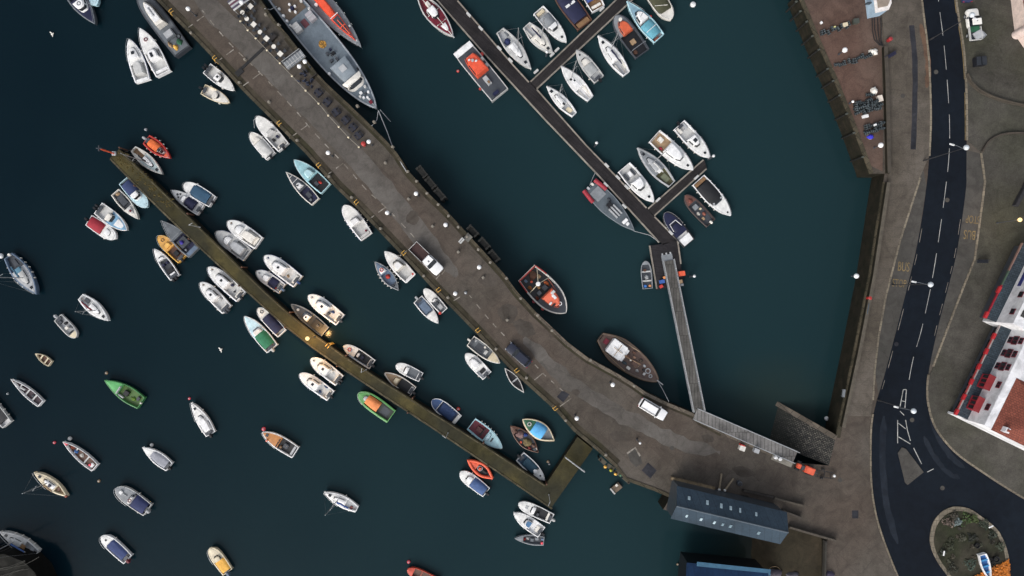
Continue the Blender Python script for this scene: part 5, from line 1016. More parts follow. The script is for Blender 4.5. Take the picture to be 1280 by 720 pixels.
pontoon('upper pontoon arm with sloops moored on both sides', [(663, 103), (671, 111), (786, 4), (812, -20), (795, -20), (770, 0)], m_pont2, [[(663.5, 102), (770, 0), (790, -18)], [(671, 111), (786, 4), (808, -18)]])
pontoon('lower pontoon arm between the white cruisers and the black sports boats', [(809.5, 261), (817.5, 269.5), (884, 211), (880, 199)], m_pont2, [[(810, 261), (879, 200)], [(818, 269.5), (883, 211)]])
pontoon('square landing pontoon at the foot of the long gangway', [(812, 307), (827, 305), (846.5, 300), (849, 318), (855, 356), (848, 358), (821, 362)], planks('pontoon_boards', (40, 38, 40), (32, 30, 33), (14, 13, 15), R(8)), [[(812, 307), (821, 361)], [(847, 301), (851, 330)]])
def pile(px, label, hgt=2.6, grp='white capped mooring piles'):
    t = thing('mooring_pile', label, 'mooring pile', P(*px, PZ).to_tuple(), 0, grp)
    MB().tube([(0, 0, -4), (0, 0, hgt)], .17, 10).build('shaft', paint('dkgrey'), t, smooth=True)
    MB().lathe((0, 0, hgt), [(.24, 0), (.24, .1), (.05, .32)], 12).build('cap', paint('white'), t, smooth=True)
    return t
pile((743.5, 182.5), 'white capped pile on the main pontoon above the grey landing craft'); pile((886.5, 198.5), 'white capped pile at the tip of the lower pontoon arm'); pile((863, 345.5), 'white capped pile beside the orange box on the landing pontoon', 2.6)
pile((683, 69), 'white capped pile between the upper pontoon arm and the pale sloop', 1.6)
# service boxes, steps and fenders on the pontoons
def pbox(name, label, px, d, col, rz=0, z=PZ, grp=None, cat=None):
    t = thing(name, label, cat or name.replace('_', ' '), P(*px, z).to_tuple(), rz, grp)
    MB().box((0, 0, d[2] / 2), d, 0, .96).build('body', paint(col), t, bevel=.04)
    MB().box((0, 0, d[2] + .03), (d[0] * 1.04, d[1] * 1.04, .07)).build('lid', paint(col), t, bevel=.02)
    return t
fs0 = pbox('mooring_fender', 'pale fender block on the edge of the main pontoon', (586, 19), (.9, .35, .4), 'pale', R(-45), PZ, 'fender blocks along the pontoons')
for p, r in [((601, 36), -45), ((624, 61), -45), ((638, 76), -45), ((670, 90), 43), ((690, 69), 43), ((752, 12), 43), ((758, 207), -45), ((772, 222), -45), ((783, 234), -45), ((780, 258), -45), ((757, 231), -45), ((838, 291), -45), ((870, 222), 43), ((822, 250), 43), ((696, 63), 43)]:
    dup(fs0, P(*p, PZ), R(r))
pbox('orange_bin', 'orange box on the landing pontoon beside the gangway', (851, 342), (1.0, .8, .9), 'orange', R(8), cat='storage box')
pbox('crate', 'blue crate of gear left of the gangway foot', (827, 352), (.9, .6, .45), (50, 84, 150), R(12)); pbox('crate', 'red crate of gear left of the gangway foot', (826, 358), (.6, .5, .4), 'red', R(30)); pbox('crate', 'tan crate on the landing pontoon corner', (850, 352), (.6, .6, .5), 'tan', R(15)); pbox('crate', 'grey crate at the right corner of the landing pontoon', (852, 356), (.5, .4, .4), 'grey', R(5)); pbox('crate', 'peach box behind the blue crate on the landing pontoon', (830, 347), (.4, .4, .4), 'peach', R(25))
bo = MB()
def gangway(label, a, b, za, zb, wid, col, rails=True):
    pa, pb = P(*a, za), P(*b, zb); c = (pa + pb) / 2; d = (pb - pa); l = d.length; yaw = math.atan2(d.y, d.x); pit = -math.asin(d.z / l)
    t = thing('gangway', label, 'gangway', c.to_tuple(), yaw); t.rotation_euler = (0, pit, yaw)
    MB().box((0, 0, 0), (l, wid, .12)).build('deck', col, t)
    for s in (-1, 1):
        w = MB(); y = s * (wid / 2 + .04)
        w.tube([(-l / 2, y, 1.0), (l / 2, y, 1.0)], .045, 6); w.tube([(-l / 2, y, .5), (l / 2, y, .5)], .03, 6)
        k = int(l / 1.6)
        for i in range(k + 1): w.tube([(-l / 2 + l * i / k, y, 0), (-l / 2 + l * i / k, y, 1.0)], .035, 6)
        w.build('handrail', paint('ltgrey'), t)
        MB().box((0, y, -.12), (l, .1, .3)).build('side_beam', paint('grey'), t)
    return t
m_gang = slabs('gangway_grating', (88, 86, 82), (76, 74, 71), (50, 48, 46), .5, 4, 0, .7, .4, .04)
m_gang2 = slabs('walkway_grating', (112, 110, 108), (100, 98, 96), (66, 64, 62), .6, 4, 0, .7, .4, .05)
gangway('long sloping gangway from the landing pontoon up to the quay', (835, 326), (873, 514), PZ + .25, .1, 1.75, m_gang)
gangway('pale level walkway along the quay edge ending at the slipway', (869, 517), (994, 571), .12, .12, 1.85, m_gang2)
t = thing('ramp_plate', 'small grey hinged plate at the gangway foot', 'ramp plate', P(834, 324, PZ).to_tuple(), R(-80)); MB().box((0, 0, .1), (1.6, 1.9, .06)).build('plate', paint('grey'), t)
for s in (-.7, 0, .7): MB().box((-.95, s, .08), (.35, .25, .05)).build('toe', paint('ltgrey'), t)
# timber fender frames on the pier
tf = thing('timber_fender', 'dark timber fender frame on the marina side of the pier', 'timber fender', P(523.5, 217, 0).to_tuple(), R(-52), 'timber fender frames on the pier')
for x in (-.9, .9):
    for y in (.35, .95): MB().tube([(x, y, -6), (x, y, -.15)], .19, 8).build('pile', paint((26, 26, 23), .8, .6), tf)
w = MB()
for z in (-.6, -2.0): w.box((0, .97, z), (2.3, .25, .3)); w.box((-.9, .55, z + .26), (.3, 1.0, .25)); w.box((.9, .55, z + .26), (.3, 1.0, .25))
w.build('waling', paint((30, 30, 26), .8, .6), tf); MB().box((0, .55, -.75), (1.7, .85, .2)).build('staging', paint((20, 21, 19), .8, .6), tf); MB().box((0, .9, -2.4), (2.0, .12, 3.2)).build('cladding', paint((16, 17, 15), .8, .6), tf)
tf['label'] = 'uppermost dark timber fender frame on the marina side of the pier'
for p, r, q in [((534.5, 231), -50, 'second dark timber fender frame of the upper pier group'), ((546, 245), -49, 'lowest dark timber fender frame of the upper pier group'), ((587.5, 291.5), -46, 'timber fender frame on the pier beside the steel hatch plate'), ((602, 307), -48, 'middle timber fender frame of the lower pier group'), ((614, 322.5), -50, 'lowest timber fender frame, between hatch plate and orange trawler')]: dup(tf, P(*p, 0), R(r), q)
tp = thing('wall_pile', 'weathered timber pile against the eastern dock wall', 'timber pile', P(1001, 14, 0).to_tuple(), R(18), 'timber piles along the eastern dock wall')
MB().box((-.10, 0, -3.4), (.2, .24, 6.9)).build('post', paint((15, 15, 13), .8, .6), tp, bevel=.03); MB().box((-.12, 0, .1), (.42, .3, .2)).build('head', paint((66, 70, 64), .8, .5), tp, bevel=.03)
for p in [(996, 2), (1009, 27), (1016, 45), (1024, 62), (1035, 86), (1042, 101), (1050, 119), (1059, 142), (1068, 166), (1079, 196)]: dup(tp, P(*p, 0), R(20))

# ================================================================== LAMPS
def globe_lamp(px, label, h=3.0, grp='white globe lamps on the pier', z=0.0, r=.42):
    # px is where the globe shows; the base stands plumb below it
    top = P(*px, z + h)
    t = thing('globe_lamp', label, 'lamp', (top.x, top.y, z), 0, grp)
    MB().lathe((0, 0, 0), [(.16, 0), (.16, .3), (.07, .5), (.055, h - .3), (.12, h - .25)], 10).build('post', paint('dkgrey'), t, smooth=True)
    MB().ball((0, 0, h), r, 1, 16).build('globe', paint((250, 250, 248), .3, .05), t, smooth=True)
gl = 'white globe lamp on the long pier '
for p, q in [((235, 11), 'near the dark workboat'), ((302, 3), 'at the top frame edge beside the striped awning'), ((381, 77), 'inner one beside the grey ribbed ramp'), ((374, 83), 'outer one beside the grey ribbed ramp'), ((410, 191), 'above the turquoise fishing launch'), ((461, 177), 'by the red litter bin'), ((484, 266), 'at the bays above the pickup truck'), ((520, 242), 'behind the upper timber fenders'), ((557, 281), 'opposite the paler pickup bay'), ((599, 334), 'right of the pickup truck'), ((569, 367), 'below the pickup truck'), ((766, 481), 'between the ketch and the white estate car'), ((721, 523), 'by the elbow of the mossy jetty'), ((800, 554), 'by the dark square patch')]:
    globe_lamp(p, gl + q, 3.0, r=.36 if p != (800, 554) else .2)
globe_lamp((1070.5, 345), 'white globe lamp on the eastern dock wall', 1.6, None)
globe_lamp((1056, 62.5), 'white globe in the red brown yard between two rows of pots', 2.2, None); globe_lamp((1101, 181.5), 'white globe lamp at the foot of the yard below the blue tarpaulin', 2.2, None)
def street_lamp(base, top, label, arm, h):
    b = P(*base); t = thing('street_lamp', label, 'street lamp', (b.x, b.y, .1), 0, 'tall street lamps along the road')
    MB().lathe((0, 0, 0), [(.14, 0), (.14, 1.0), (.08, 1.1), (.045, h)], 10).build('pole', paint((44, 44, 46)), t, smooth=True)
    MB().ball((0, 0, h + .2), .42, .8, 14).build('globe', paint((190, 196, 200), .3), t, smooth=True)
    ax = Vector((arm[0], -arm[1], 0)) / PPM
    MB().tube([(0, 0, h - .6), (ax.x * .6, ax.y * .6, h - .2), (ax.x, ax.y, h - .2)], .035, 6).build('arm', paint('midgrey'), t)
    hd = MB().box((ax.x, ax.y, h - .25), (.8, .26, .14), math.atan2(-arm[1], arm[0])).build('lamp_head', paint((225, 228, 230), .3), t, bevel=.05)
street_lamp((1154, 201), None, 'tall street lamp leaning over the upper road near the bus bays', (-14, -4), 10.8)
street_lamp((1115, 356), None, 'tall street lamp across the road from the painted word STOP', (-17, -3), 10.5)
street_lamp((1097, 500), None, 'tall street lamp above the hatched road marking', (-18, -4), 10.2)
street_lamp((1162, 50), None, 'tall street lamp at the top of the road beside the white pickup', (6, 3), 10.5)
# the lit lamp on the jetty and the lit lamp on the building
def lit(px, label, z, h, power):
    top = P(*px, z + h)
    t = thing('lit_lamp', label, 'lamp', (top.x, top.y, z))
    MB().lathe((0, 0, 0), [(.12, 0), (.12, .3), (.06, .4), (.05, h - .5), (.06, h - .4), (.02, h + .1)], 10).build('post', paint('dkgrey'), t, smooth=True)
    m, nt, b = newmat('warm_lamp'); b.inputs['Emission Color'].default_value = (1, .62, .26, 1); b.inputs['Emission Strength'].default_value = 1.1
    b.inputs['Base Color'].default_value = (.2, .12, .05, 1)
    n_ = noise_n(nt, objn(nt), 3); nt.links.new(ramp(nt, n_, [(.2, (1, .62, .22)), (.8, (1, .74, .36))]), b.inputs['Emission Color'])
    MB().ball((0, 0, h + .35), .33, .8, 14).build('lamp_globe', m, t, smooth=True)
    l = bpy.data.lights.new('lamp_light', 'POINT'); l.energy = power; l.color = (1, .58, .22); l.shadow_soft_size = .35
    lo_ = bpy.data.objects.new('lamp_light', l); COL.objects.link(lo_); lo_.parent = t; lo_.location = (0, 0, h - .15)
lit((385, 423), 'lit warm orange lamp on the mossy jetty', JZ, 4.2, 1500)
lit((1273, 275), 'small lit lamp above the white building wing', .12, 5.0, 160)
jp = thing('jetty_post', 'thin unlit lamp post on the mossy jetty', 'lamp post', P(250, 284, JZ).to_tuple(), R(10), 'unlit posts on the mossy jetty')
MB().lathe((0, 0, 0), [(.1, 0), (.1, .3), (.05, .4), (.04, 4.2)], 8).build('pole', paint('ltgrey'), jp, smooth=True); MB().tube([(0, 0, 4.1), (.7, .2, 4.3)], .05, 6).build('arm', paint('ltgrey'), jp)
for p in [(458, 462), (686, 618), (560, 541)]: dup(jp, P(*p, JZ), R(rnd.randrange(360)))

# ================================================================== PIER FURNITURE
fe = [(303, 29), (312, 40), (322, 50), (336, 65), (352, 81), (367, 97), (384, 115), (400, 131), (412, 146), (425, 160), (437, 173), (450, 185)]
c = P(375, 105); t = thing('post_and_chain_fence', 'low white capped post and chain fence beside the pier tables', 'fence', c.to_tuple())
for x, y in fe:
    p = P(x, y) - c; q = MB().lathe((p.x, p.y, 0), [(.09, 0), (.09, .8)], 8).build('post', paint('dkgrey'), t); MB().lathe((p.x, p.y, .8), [(.17, 0), (.17, .1), (.05, .2)], 10).build('cap', paint('cream'), q)
w = MB()
for (x, y), (x2, y2) in zip(fe, fe[1:]):
    a, b = P(x, y) - c, P(x2, y2) - c; w.tube([a + Vector((0, 0, .75)), (a + b) / 2 + Vector((0, 0, .55)), b + Vector((0, 0, .75))], .045, 6)
w.build('chain', paint((130, 124, 112)), t)
def chairs_round(px, n, rad, grp, first, rot):
    for k in range(n):
        a = rot + k * 2 * math.pi / n; p = P(*px)
        dup(first, (p.x + rad * math.cos(a), p.y + rad * math.sin(a), 0), a + math.pi / 2 * 0)
chair = thing('terrace_chair', 'dark slatted chair at a white table on the pier', 'chair', (0, 0, 0), 0, 'dark chairs around the pier tables')
MB().box((0, 0, .44), (.46, .46, .05)).build('seat', paint('dkgrey'), chair); MB().box((.24, 0, .7), (.05, .44, .48)).build('backrest', paint('dkgrey'), chair)
for x in (-.2, .2):
    for y in (-.2, .2): MB().tube([(x, y, 0), (x, y, .42)], .02, 5).build('leg', paint('dkgrey'), chair)
p0 = P(319, 32.5); chair.location = (p0.x + .85, p0.y, 0)
def table(px, label, square, grp):
    p = P(*px); t = thing('terrace_table', label, 'table', p.to_tuple(), R(-42), grp)
    if square: MB().box((0, 0, .73), (.8, .8, .05)).build('tabletop', paint('offwhite'), t, bevel=.02)
    else: MB().lathe((0, 0, .70), [(.36, 0), (.38, .03), (.36, .06)], 20).build('tabletop', paint('offwhite'), t)
    MB().lathe((0, 0, 0), [(.28, 0), (.28, .03), (.05, .06), (.05, .70)], 10).build('pedestal', paint('dkgrey'), t)
for p, sq, q in [((315, 10), 1, 'square white table nearest the striped awning'), ((305, 17.5), 0, 'round white table beside the striped awning'), ((310.5, 25.5), 0, 'second round white table from the striped awning'), ((319, 32.5), 1, 'square white table in the middle of the upper terrace row'), ((327, 42), 0, 'round white table just above the dark cable ramp'), ((335, 50), 1, 'square white table at the dark cable ramp'), ((344, 60), 0, 'round white table just below the dark cable ramp'), ((352, 69), 1, 'square white table nearest the grey ribbed ramp')]:
    table(p, q, sq, 'white tables on the pier terrace')
    for k in range(4):
        if (p == (319, 32.5) and k == 0) : continue
        a = k * math.pi / 2 + (0 if p == (319, 32.5) else .7); pp = P(*p); dup(chair, (pp.x + .85 * math.cos(a), pp.y + .85 * math.sin(a), 0), a)
# dark picnic benches further down
pb = thing('picnic_bench', 'dark blue picnic bench on the lower pier terrace', 'picnic bench', P(399, 117).to_tuple(), R(-48), 'dark picnic benches in a line on the pier')
dkb = (34, 35, 45)
MB().box((0, 0, .74), (1.25, .6, .06)).build('tabletop', paint(dkb), pb, bevel=.01)
for s in (-1, 1): MB().box((0, s * .55, .45), (1.2, .22, .05)).build('seat', paint(dkb), pb)
for s in (-.45, .45): MB().box((s, 0, .36), (.08, 1.2, .7), 0, 1).build('leg_frame', paint((30, 32, 42)), pb)
for p, r in [((410, 128.5), -40), ((421, 141), -55), ((433, 151), -48), ((442, 160), -44), ((449, 170), -50)]: dup(pb, P(*p), R(r))
fc = thing('folded_chairs', 'tangle of dark folded chairs by the grey ribbed ramp', 'folded chairs', P(380, 95).to_tuple(), 0)
for k in range(7): MB().box((rnd.uniform(-.9, .9), -rnd.uniform(-1.2, 1.2), .4), (.5, .08, .8), rnd.uniform(0, 3)).build('chair_frame', paint((44, 50, 66)), fc)
fc = thing('folded_chairs', 'dark folded chairs between the tangle and the first picnic bench', 'folded chairs', P(387, 106).to_tuple(), 0)
for k in range(5): MB().box((rnd.uniform(-.6, .6), -rnd.uniform(-.7, .7), .4), (.5, .08, .8), rnd.uniform(0, 3)).build('chair_frame', paint((44, 50, 66)), fc)
# striped awning
t = thing('striped_awning', 'purple and grey striped awning at the head of the pier terrace', 'awning', P(306, 7).to_tuple(), R(36))
for k, cc in enumerate(('pale', (70, 62, 80), 'ltgrey', (92, 60, 74), 'pale', (70, 66, 78))): MB().box((0, -.75 + k * .3, 2.2 + .05 * k), (3.6, .29, .05)).build('fabric_stripe', paint(cc), t)
for x in (-1.7, 1.7):
    for y in (-.8, .8): MB().tube([(x, y, 0), (x, y, 2.2)], .04, 6).build('pole', paint('ltgrey'), t)
t = thing('boarding_ramp', 'grey ribbed boarding ramp at the edge of the pier by the ship', 'boarding ramp', P(369, 76).to_tuple(), R(37))
MB().box((0, 0, .35), (3.7, 1.3, .5)).build('ramp_deck', paint('grey'), t, bevel=.03)
for k in range(7): MB().box((-1.6 + k * .53, 0, .63), (.08, 1.3, .05)).build('rib', paint('pale'), t)
for s in (-.62, .62): MB().tube([(-1.8, s, .6), (-1.8, s, 1.4), (1.8, s, 1.4), (1.8, s, .6)], .04, 6).build('handrail', paint('pale'), t)
MB().box((-.2, .95, .2), (3.6, .5, .3)).build('step', paint('dkgrey'), t, bevel=.03)
t = thing('cable_ramp', 'black rubber cable ramp across the pier roadway', 'cable ramp', P(318, 71).to_tuple(), R(43))
MB().box((.2, 0, .06), (6.6, .5, .12), 0, .9).build('ramp_strip', paint('rubber', .8), t, bevel=.03); MB().box((-3.6, -.2, .07), (1.4, .95, .14)).build('end_mat', paint('rubber', .8), t, bevel=.03); MB().box((4.4, .2, .3), (1.4, 1.0, .6)).build('cable_box', paint((40, 36, 34)), t, bevel=.05)
MB().box((0, 0, 0.25), (1.3, .12, .5), R(43)).build('bench', paint((40, 36, 34)), tag(thing('pier_bench', 'short dark bench on the pier edge beyond the folded chairs', 'bench', P(393, 96).to_tuple()), 'short dark bench on the pier edge beyond the folded chairs', 'bench'))
def bollard(px, label, grp, z=0):
    t = thing('bollard', label, 'bollard', P(*px, z).to_tuple(), 0, grp)
    MB().lathe((0, 0, 0), [(.22, 0), (.15, .1), (.13, .35), (.24, .45), (.2, .55), (.05, .58)], 12).build('casting', paint((118, 112, 102)), t, smooth=True); MB().box((0, 0, .02), (.5, .5, .05)).build('base_plate', paint((90, 86, 78)), t)
    return t
b0 = bollard((510, 215), 'pale cast mooring bollard along the pier edge', 'mooring bollards along the pier edges')
for p in [(333, 19), (349, 32), (491, 184), (521, 227), (534, 242), (548, 256), (561, 270), (573, 284), (584, 296), (598, 312), (613, 328), (633, 348), (651, 373), (672, 394), (690, 413), (738, 450), (792, 482), (240, 42), (300, 104), (372, 176), (412, 221), (440, 247), (476, 286), (530, 345), (560, 372), (620, 436), (658, 472), (707, 525), (757, 568), (468, 153), (447, 133), (307, 75), (337, 128), (482, 204), (511, 249), (541, 283), (573, 315), (604, 347), (634, 400)]: dup(b0, P(*p), rnd.random() * 3)
def litter(px, label, col, r=.35, h=1.0):
    t = thing('litter_bin', label, 'litter bin', P(*px).to_tuple())
    MB().lathe((0, 0, 0), [(r * .85, 0), (r, .1), (r, h * .85)], 12).build('body', paint(col), t, smooth=True); MB().lathe((0, 0, h * .85), [(r * 1.06, 0), (r * 1.06, .08), (r * .4, .2)], 12).build('lid', paint(col), t, smooth=True)
litter((455.5, 181), 'red litter bin beside a white globe lamp at the end of the picnic benches', (160, 48, 44)); litter((1084, 372.5), 'red bin at the promenade wall near the painted bus stop', (160, 44, 42), .3, 1.1); litter((1109.5, 51), 'red bin at the head of the yard wall', (140, 40, 42), .32, 1.1)
def bench(px, label, ang, col, l=1.8, z=.12):
    t = thing('bench', label, 'bench', P(*px, z).to_tuple(), ang)
    MB().box((0, 0, .45), (l, .5, .07)).build('seat', paint(col), t, bevel=.01); MB().box((0, .27, .75), (l, .08, .5)).build('backrest', paint(col), t, bevel=.01)
    for s in (-l * .38, l * .38): MB().box((s, 0, .21), (.1, .5, .42)).build('leg', paint('dkgrey'), t)
bench((1083.5, 386), 'blue grey bench by the dock wall, below the red bin', R(80), (62, 78, 92)); bench((1111, 71), 'dark navy bench against the yard wall', R(30), (30, 30, 52), 2.2); bench((1226.5, 327), 'dark seat behind the right hand bus bay', R(0), (26, 28, 34), 1.8); bench((1053, 491), 'small pale seat near the slipway end of the dock wall', R(82), 'grey', 1.3)
t = thing('slatted_box', 'pale slatted crate on the pier edge right of the pickup bay', 'crate', P(577, 301).to_tuple(), R(48)); MB().box((0, 0, .3), (1.0, .55, .6)).build('box', paint('pale'), t, bevel=.02); MB().box((0, -.0, .62), (.9, .08, .05)).build('slat', paint('dkgrey'), t)
t = thing('hatch_plate', 'grey steel hatch plate on the pier edge by the slatted crate', 'hatch plate', P(585, 297).to_tuple(), R(48)); MB().box((0, 0, .05), (1.2, 1.1, .1)).build('plate', paint((96, 94, 88)), t, bevel=.02)
t = thing('traffic_cone', 'small white traffic cone below the pickup truck', 'traffic cone', P(582, 366).to_tuple()); MB().lathe((0, 0, .04), [(.2, 0), (.04, .7)], 12).build('cone', paint('white'), t, smooth=True); MB().box((0, 0, .02), (.5, .5, .05)).build('base', paint('dkgrey'), t)
# quay clutter by the short jetty arm
t = thing('gear_frame', 'rusty timber landing stage with yellow floats at the pier end', 'landing stage', P(770, 586, -1.5).to_tuple(), R(-38))
for k in range(4): MB().box((-2.6 + k * 1.7, -.35, 0), (1.4, .7, .18), rnd.uniform(-.2, .2)).build('plank', paint((70, 66, 54)), t)
for x, y, cc in ((-1.7, -.8, 'yellow'), (-.6, -.7, (150, 150, 40)), (.4, -.7, 'yellow'), (1.2, -.3, 'dkgreen')): MB().ball((x, y, .25), .28, 1, 10).build('float', paint(cc), t, smooth=True)
for x in (-3, 0, 3): MB().tube([(x, -.5, -4), (x, -.5, .8)], .15, 8).build('pile', paint((48, 42, 34)), t)
t = thing('small_raft', 'little square timber raft beside the pier end', 'raft', P(770, 610, WATER + .3).to_tuple(), R(40)); MB().box((0, 0, 0), (1.9, 1.2, .35)).build('deck', paint((104, 90, 76), .8, .7), t, bevel=.04); MB().box((-.8, 0, .25), (.25, 1.2, .15)).build('rail', paint('pale'), t); MB().box((.4, .4, .3), (.4, .4, .3)).build('box', paint('offwhite'), t)
# ================================================================== VEHICLES
def wheels(t, L, W, r=.33, fx=.31, bx=-.30):
    for x in (fx * L, bx * L):
        for s in (-1, 1):
            w = MB().tube([(x, s * (W / 2 - .2), r), (x, s * (W / 2 + .01), r)], r, 14).build('wheel', paint('rubber', .8), t, smooth=True)
            MB().tube([(x, s * (W / 2 - .02), r), (x, s * (W / 2 + .03), r)], r * .6, 12).build('rim', metalm(), w, smooth=True)
def carbody(L, W, z0, z1, nose=.35, tail=.25):
    n = 24; pts = []
    for i in range(n):
        a = 2 * math.pi * i / n; c, s = math.cos(a), math.sin(a)
        e = .28
        pts.append((L / 2 * (abs(c) ** e) * (1 if c > 0 else -1), W / 2 * (abs(s) ** e) * (1 if s > 0 else -1)))
    mb = MB()
    rows = [(.97, .94, z0), (1.0, 1.0, z0 + (z1 - z0) * .35), (1.0, 1.0, z0 + (z1 - z0) * .7), (.975, .95, z1 - .03), (.95, .90, z1)]
    vs = [(x * a, y * b, z - (max(0, x / (L / 2) - .2) ** 2 * .14 if z > z0 + .3 else 0)) for a, b, z in rows for x, y in pts]
    fs = [(k * n + i, k * n + (i + 1) % n, (k + 1) * n + (i + 1) % n, (k + 1) * n + i) for k in range(4) for i in range(n)] + [list(range(n))[::-1], [4 * n + i for i in range(n)]]
    return mb.add(vs, fs)
def car(label, front, rear, W, col, est=False, name='parked_car', H_=1.5, greenhouse=(-.42, .22), mirror=True, roofcol=None, rack=False):
    f, b = P(*front, .8), P(*rear, .8); d = f - b; L = d.length; c = (f + b) / 2
    t = thing(name, label, 'car', (c.x, c.y, .0 if c.x < 58 else .12), math.atan2(d.y, d.x))
    carbody(L, W, .28, .95).build('body', paint(col, .25, .12), t, smooth=True)
    x0, x1 = greenhouse[0] * L, greenhouse[1] * L
    ring = [(x0, -W * .43), (x1, -W * .43), (x1, W * .43), (x0, W * .43)]; top = [(x0 + (.18 if est else .45), -W * .36), (x1 - .62, -W * .36), (x1 - .62, W * .36), (x0 + (.18 if est else .45), W * .36)]
    MB().prism(ring, .94, H_ - .03, top).build('window_glass', glassm(), t, bevel=.05)
    tx0, tx1 = top[0][0] - .03, top[1][0] + .05
    MB().box(((tx0 + tx1) / 2, 0, H_), (tx1 - tx0, W * .74, .07), 0, .93).build('roof', paint(roofcol or col, .25, .1), t, bevel=.03)
    if rack:
        for s in (-1, 1): MB().tube([(tx0 + .1, s * W * .33, H_ + .07), (tx1 - .1, s * W * .33, H_ + .07)], .03, 6).build('roof_rail', paint('dkgrey'), t)
    for s in (-1, 1):
        MB().box((L / 2 - .16, s * W * .34, .72), (.22, .36, .14), s * -.25).build('headlight', paint((200, 205, 210), .1), t, bevel=.03)
        MB().box((-L / 2 + .08, s * W * .36, .8), (.12, .3, .18)).build('tail_light', paint('tarpred', .2), t, bevel=.03)
        MB().box((x1 - .25, s * (W / 2 + .06), .98), (.16, .2, .14)).build('wing_mirror', paint(col, .25), t, bevel=.03)
    wheels(t, L, W); return t
car('black hatchback parked in a bay on the pier', (635, 432), (662, 456), 1.72, (30, 34, 48), greenhouse=(-.44, .20))
car('white estate car parked near the wooden ketch', (832, 521), (800, 502), 1.85, (232, 232, 232), est=True, greenhouse=(-.46, .24), rack=True, H_=1.65)
car('dark blue car at the top frame edge ahead of the white pickup', (1208, -30), (1209, 3), 1.75, (40, 46, 74))
def pickup(label, front, rear, W, col, bed0, bedcol, gear=None):
    f, b = P(*front, .8), P(*rear, .8); d = f - b; L = d.length; c = (f + b) / 2
    t = thing('pickup_truck', label, 'pickup truck', (c.x, c.y, .0 if c.x < 58 else .12), math.atan2(d.y, d.x))
    xb = -L / 2 + bed0 * L
    mb = carbody(L * (1 - bed0) + .1, W, .35, 1.1); mb.v = [(x + bed0 * L / 2, y, z) for x, y, z in mb.v]; mb.build('cab_body', paint(col, .25, .12), t, smooth=True)
    x0, x1 = xb + .05, L * .27
    MB().prism([(x0, -W * .45), (x1, -W * .45), (x1, W * .45), (x0, W * .45)], 1.08, 1.75, [(x0 + .12, -W * .38), (x1 - .7, -W * .38), (x1 - .7, W * .38), (x0 + .12, W * .38)]).build('window_glass', glassm(), t, bevel=.06)
    MB().box(((x0 + .08 + x1 - .66) / 2, 0, 1.78), (x1 - .66 - x0 - .04, W * .80, .08), 0, .94).build('cab_roof', paint(col, .25, .1), t, bevel=.04)
    MB().box(((x0 + x1) / 2 - .1, 0, 1.84), (.34, .2, .05)).build('roof_vent', paint('dkgrey'), t, bevel=.02)
    bl = xb + L / 2
    MB().box((-L / 2 + bl / 2, 0, .75), (bl, W - .1, .1)).build('bed_floor', paint(bedcol, .8, .5), t)
    for s in (-1, 1): MB().box((-L / 2 + bl / 2, s * (W / 2 - .04), 1.02), (bl, .07, .5)).build('bed_side', paint('pale'), t, bevel=.015)
    MB().box((-L / 2 + .04, 0, 1.02), (.07, W - .1, .5)).build('tailgate', paint('pale'), t, bevel=.015)
    MB().box((-L / 2 + bl / 2, 0, .5), (bl, W * .5, .3)).build('chassis', paint('black'), t)
    for s in (-1, 1):
        MB().box((L / 2 - .14, s * W * .34, .8), (.2, .36, .16), s * -.25).build('headlight', paint((200, 205, 210), .1), t, bevel=.03); MB().box((x1 - .35, s * (W / 2 + .1), 1.15), (.18, .26, .2)).build('wing_mirror', paint('dkgrey'), t, bevel=.03)
    wheels(t, L, W, .37); return t, L
pickup('white dropside pickup truck with a dark red brown bed, parked on the pier', (550, 340), (516, 307), 1.95, (238, 238, 238), .47, 'bedbrown')
t, L = pickup('white pickup with green gear and a grey flap in its bed, beside the upper road', (1214, 12), (1218.5, 51), 1.95, (206, 204, 198), .42, 'dkgrey')
MB().box((-L * .15, 0, 1.0), (.9, 1.5, .3)).build('green_load', paint('dkgreen'), t, bevel=.04); MB().box((-L * .34, -.5, 1.05), (1.3, 1.5, .35), .4).build('grey_load', paint('ltgrey'), t, bevel=.04); MB().box((-L * .36, -1.3, .95), (.9, .9, .05), .7).build('open_flap', paint('grey'), t)
# orange tractor by the slipway
f, b = P(995, 581, .9), P(1017, 590, .9); c = (f + b) / 2; d = f - b
t = thing('launch_tractor', 'orange launch tractor with trailer frame at the head of the slipway', 'tractor', (c.x, c.y, 0), math.atan2(d.y, d.x))
MB().box((-.75, 0, .9), (1.7, 1.15, .8)).build('hull_body', paint('orange'), t, bevel=.08); MB().box((.35, 0, .9), (.6, .7, .5)).build('engine', paint('dkgrey'), t, bevel=.05); MB().box((1.1, 0, .95), (.7, .8, .6)).build('bonnet', paint('orange'), t, bevel=.08); MB().box((-.75, 0, 1.32), (1.2, .9, .08)).build('top_plate', paint((206, 92, 64)), t, bevel=.02)
for x, r in ((-1.0, .5), (1.0, .4)):
    for s in (-1, 1): MB().tube([(x, s * .5, r), (x, s * .78, r)], r, 14).build('wheel', paint('rubber'), t, smooth=True)
MB().tube([(-1.6, 0, .5), (-2.6, .0, .4)], .06, 6).build('drawbar', paint('dkgrey'), t)
t = thing('boat_trailer', 'empty dark boat trailer with a white winch end behind the orange tractor', 'trailer', P(1029, 592, 0).to_tuple(), R(-8))
for s in (-.5, .5): MB().box((0, s, .45), (3.0, .09, .1)).build('rail', paint('black'), t)
for x in (-1.1, 0, 1.1): MB().box((x, 0, .42), (.08, 1.0, .08)).build('crossbar', paint('black'), t)
for s in (-.75, .75): MB().tube([(-.3, s - .08, .28), (-.3, s + .08, .28)], .28, 12).build('wheel', paint('rubber'), t, smooth=True)
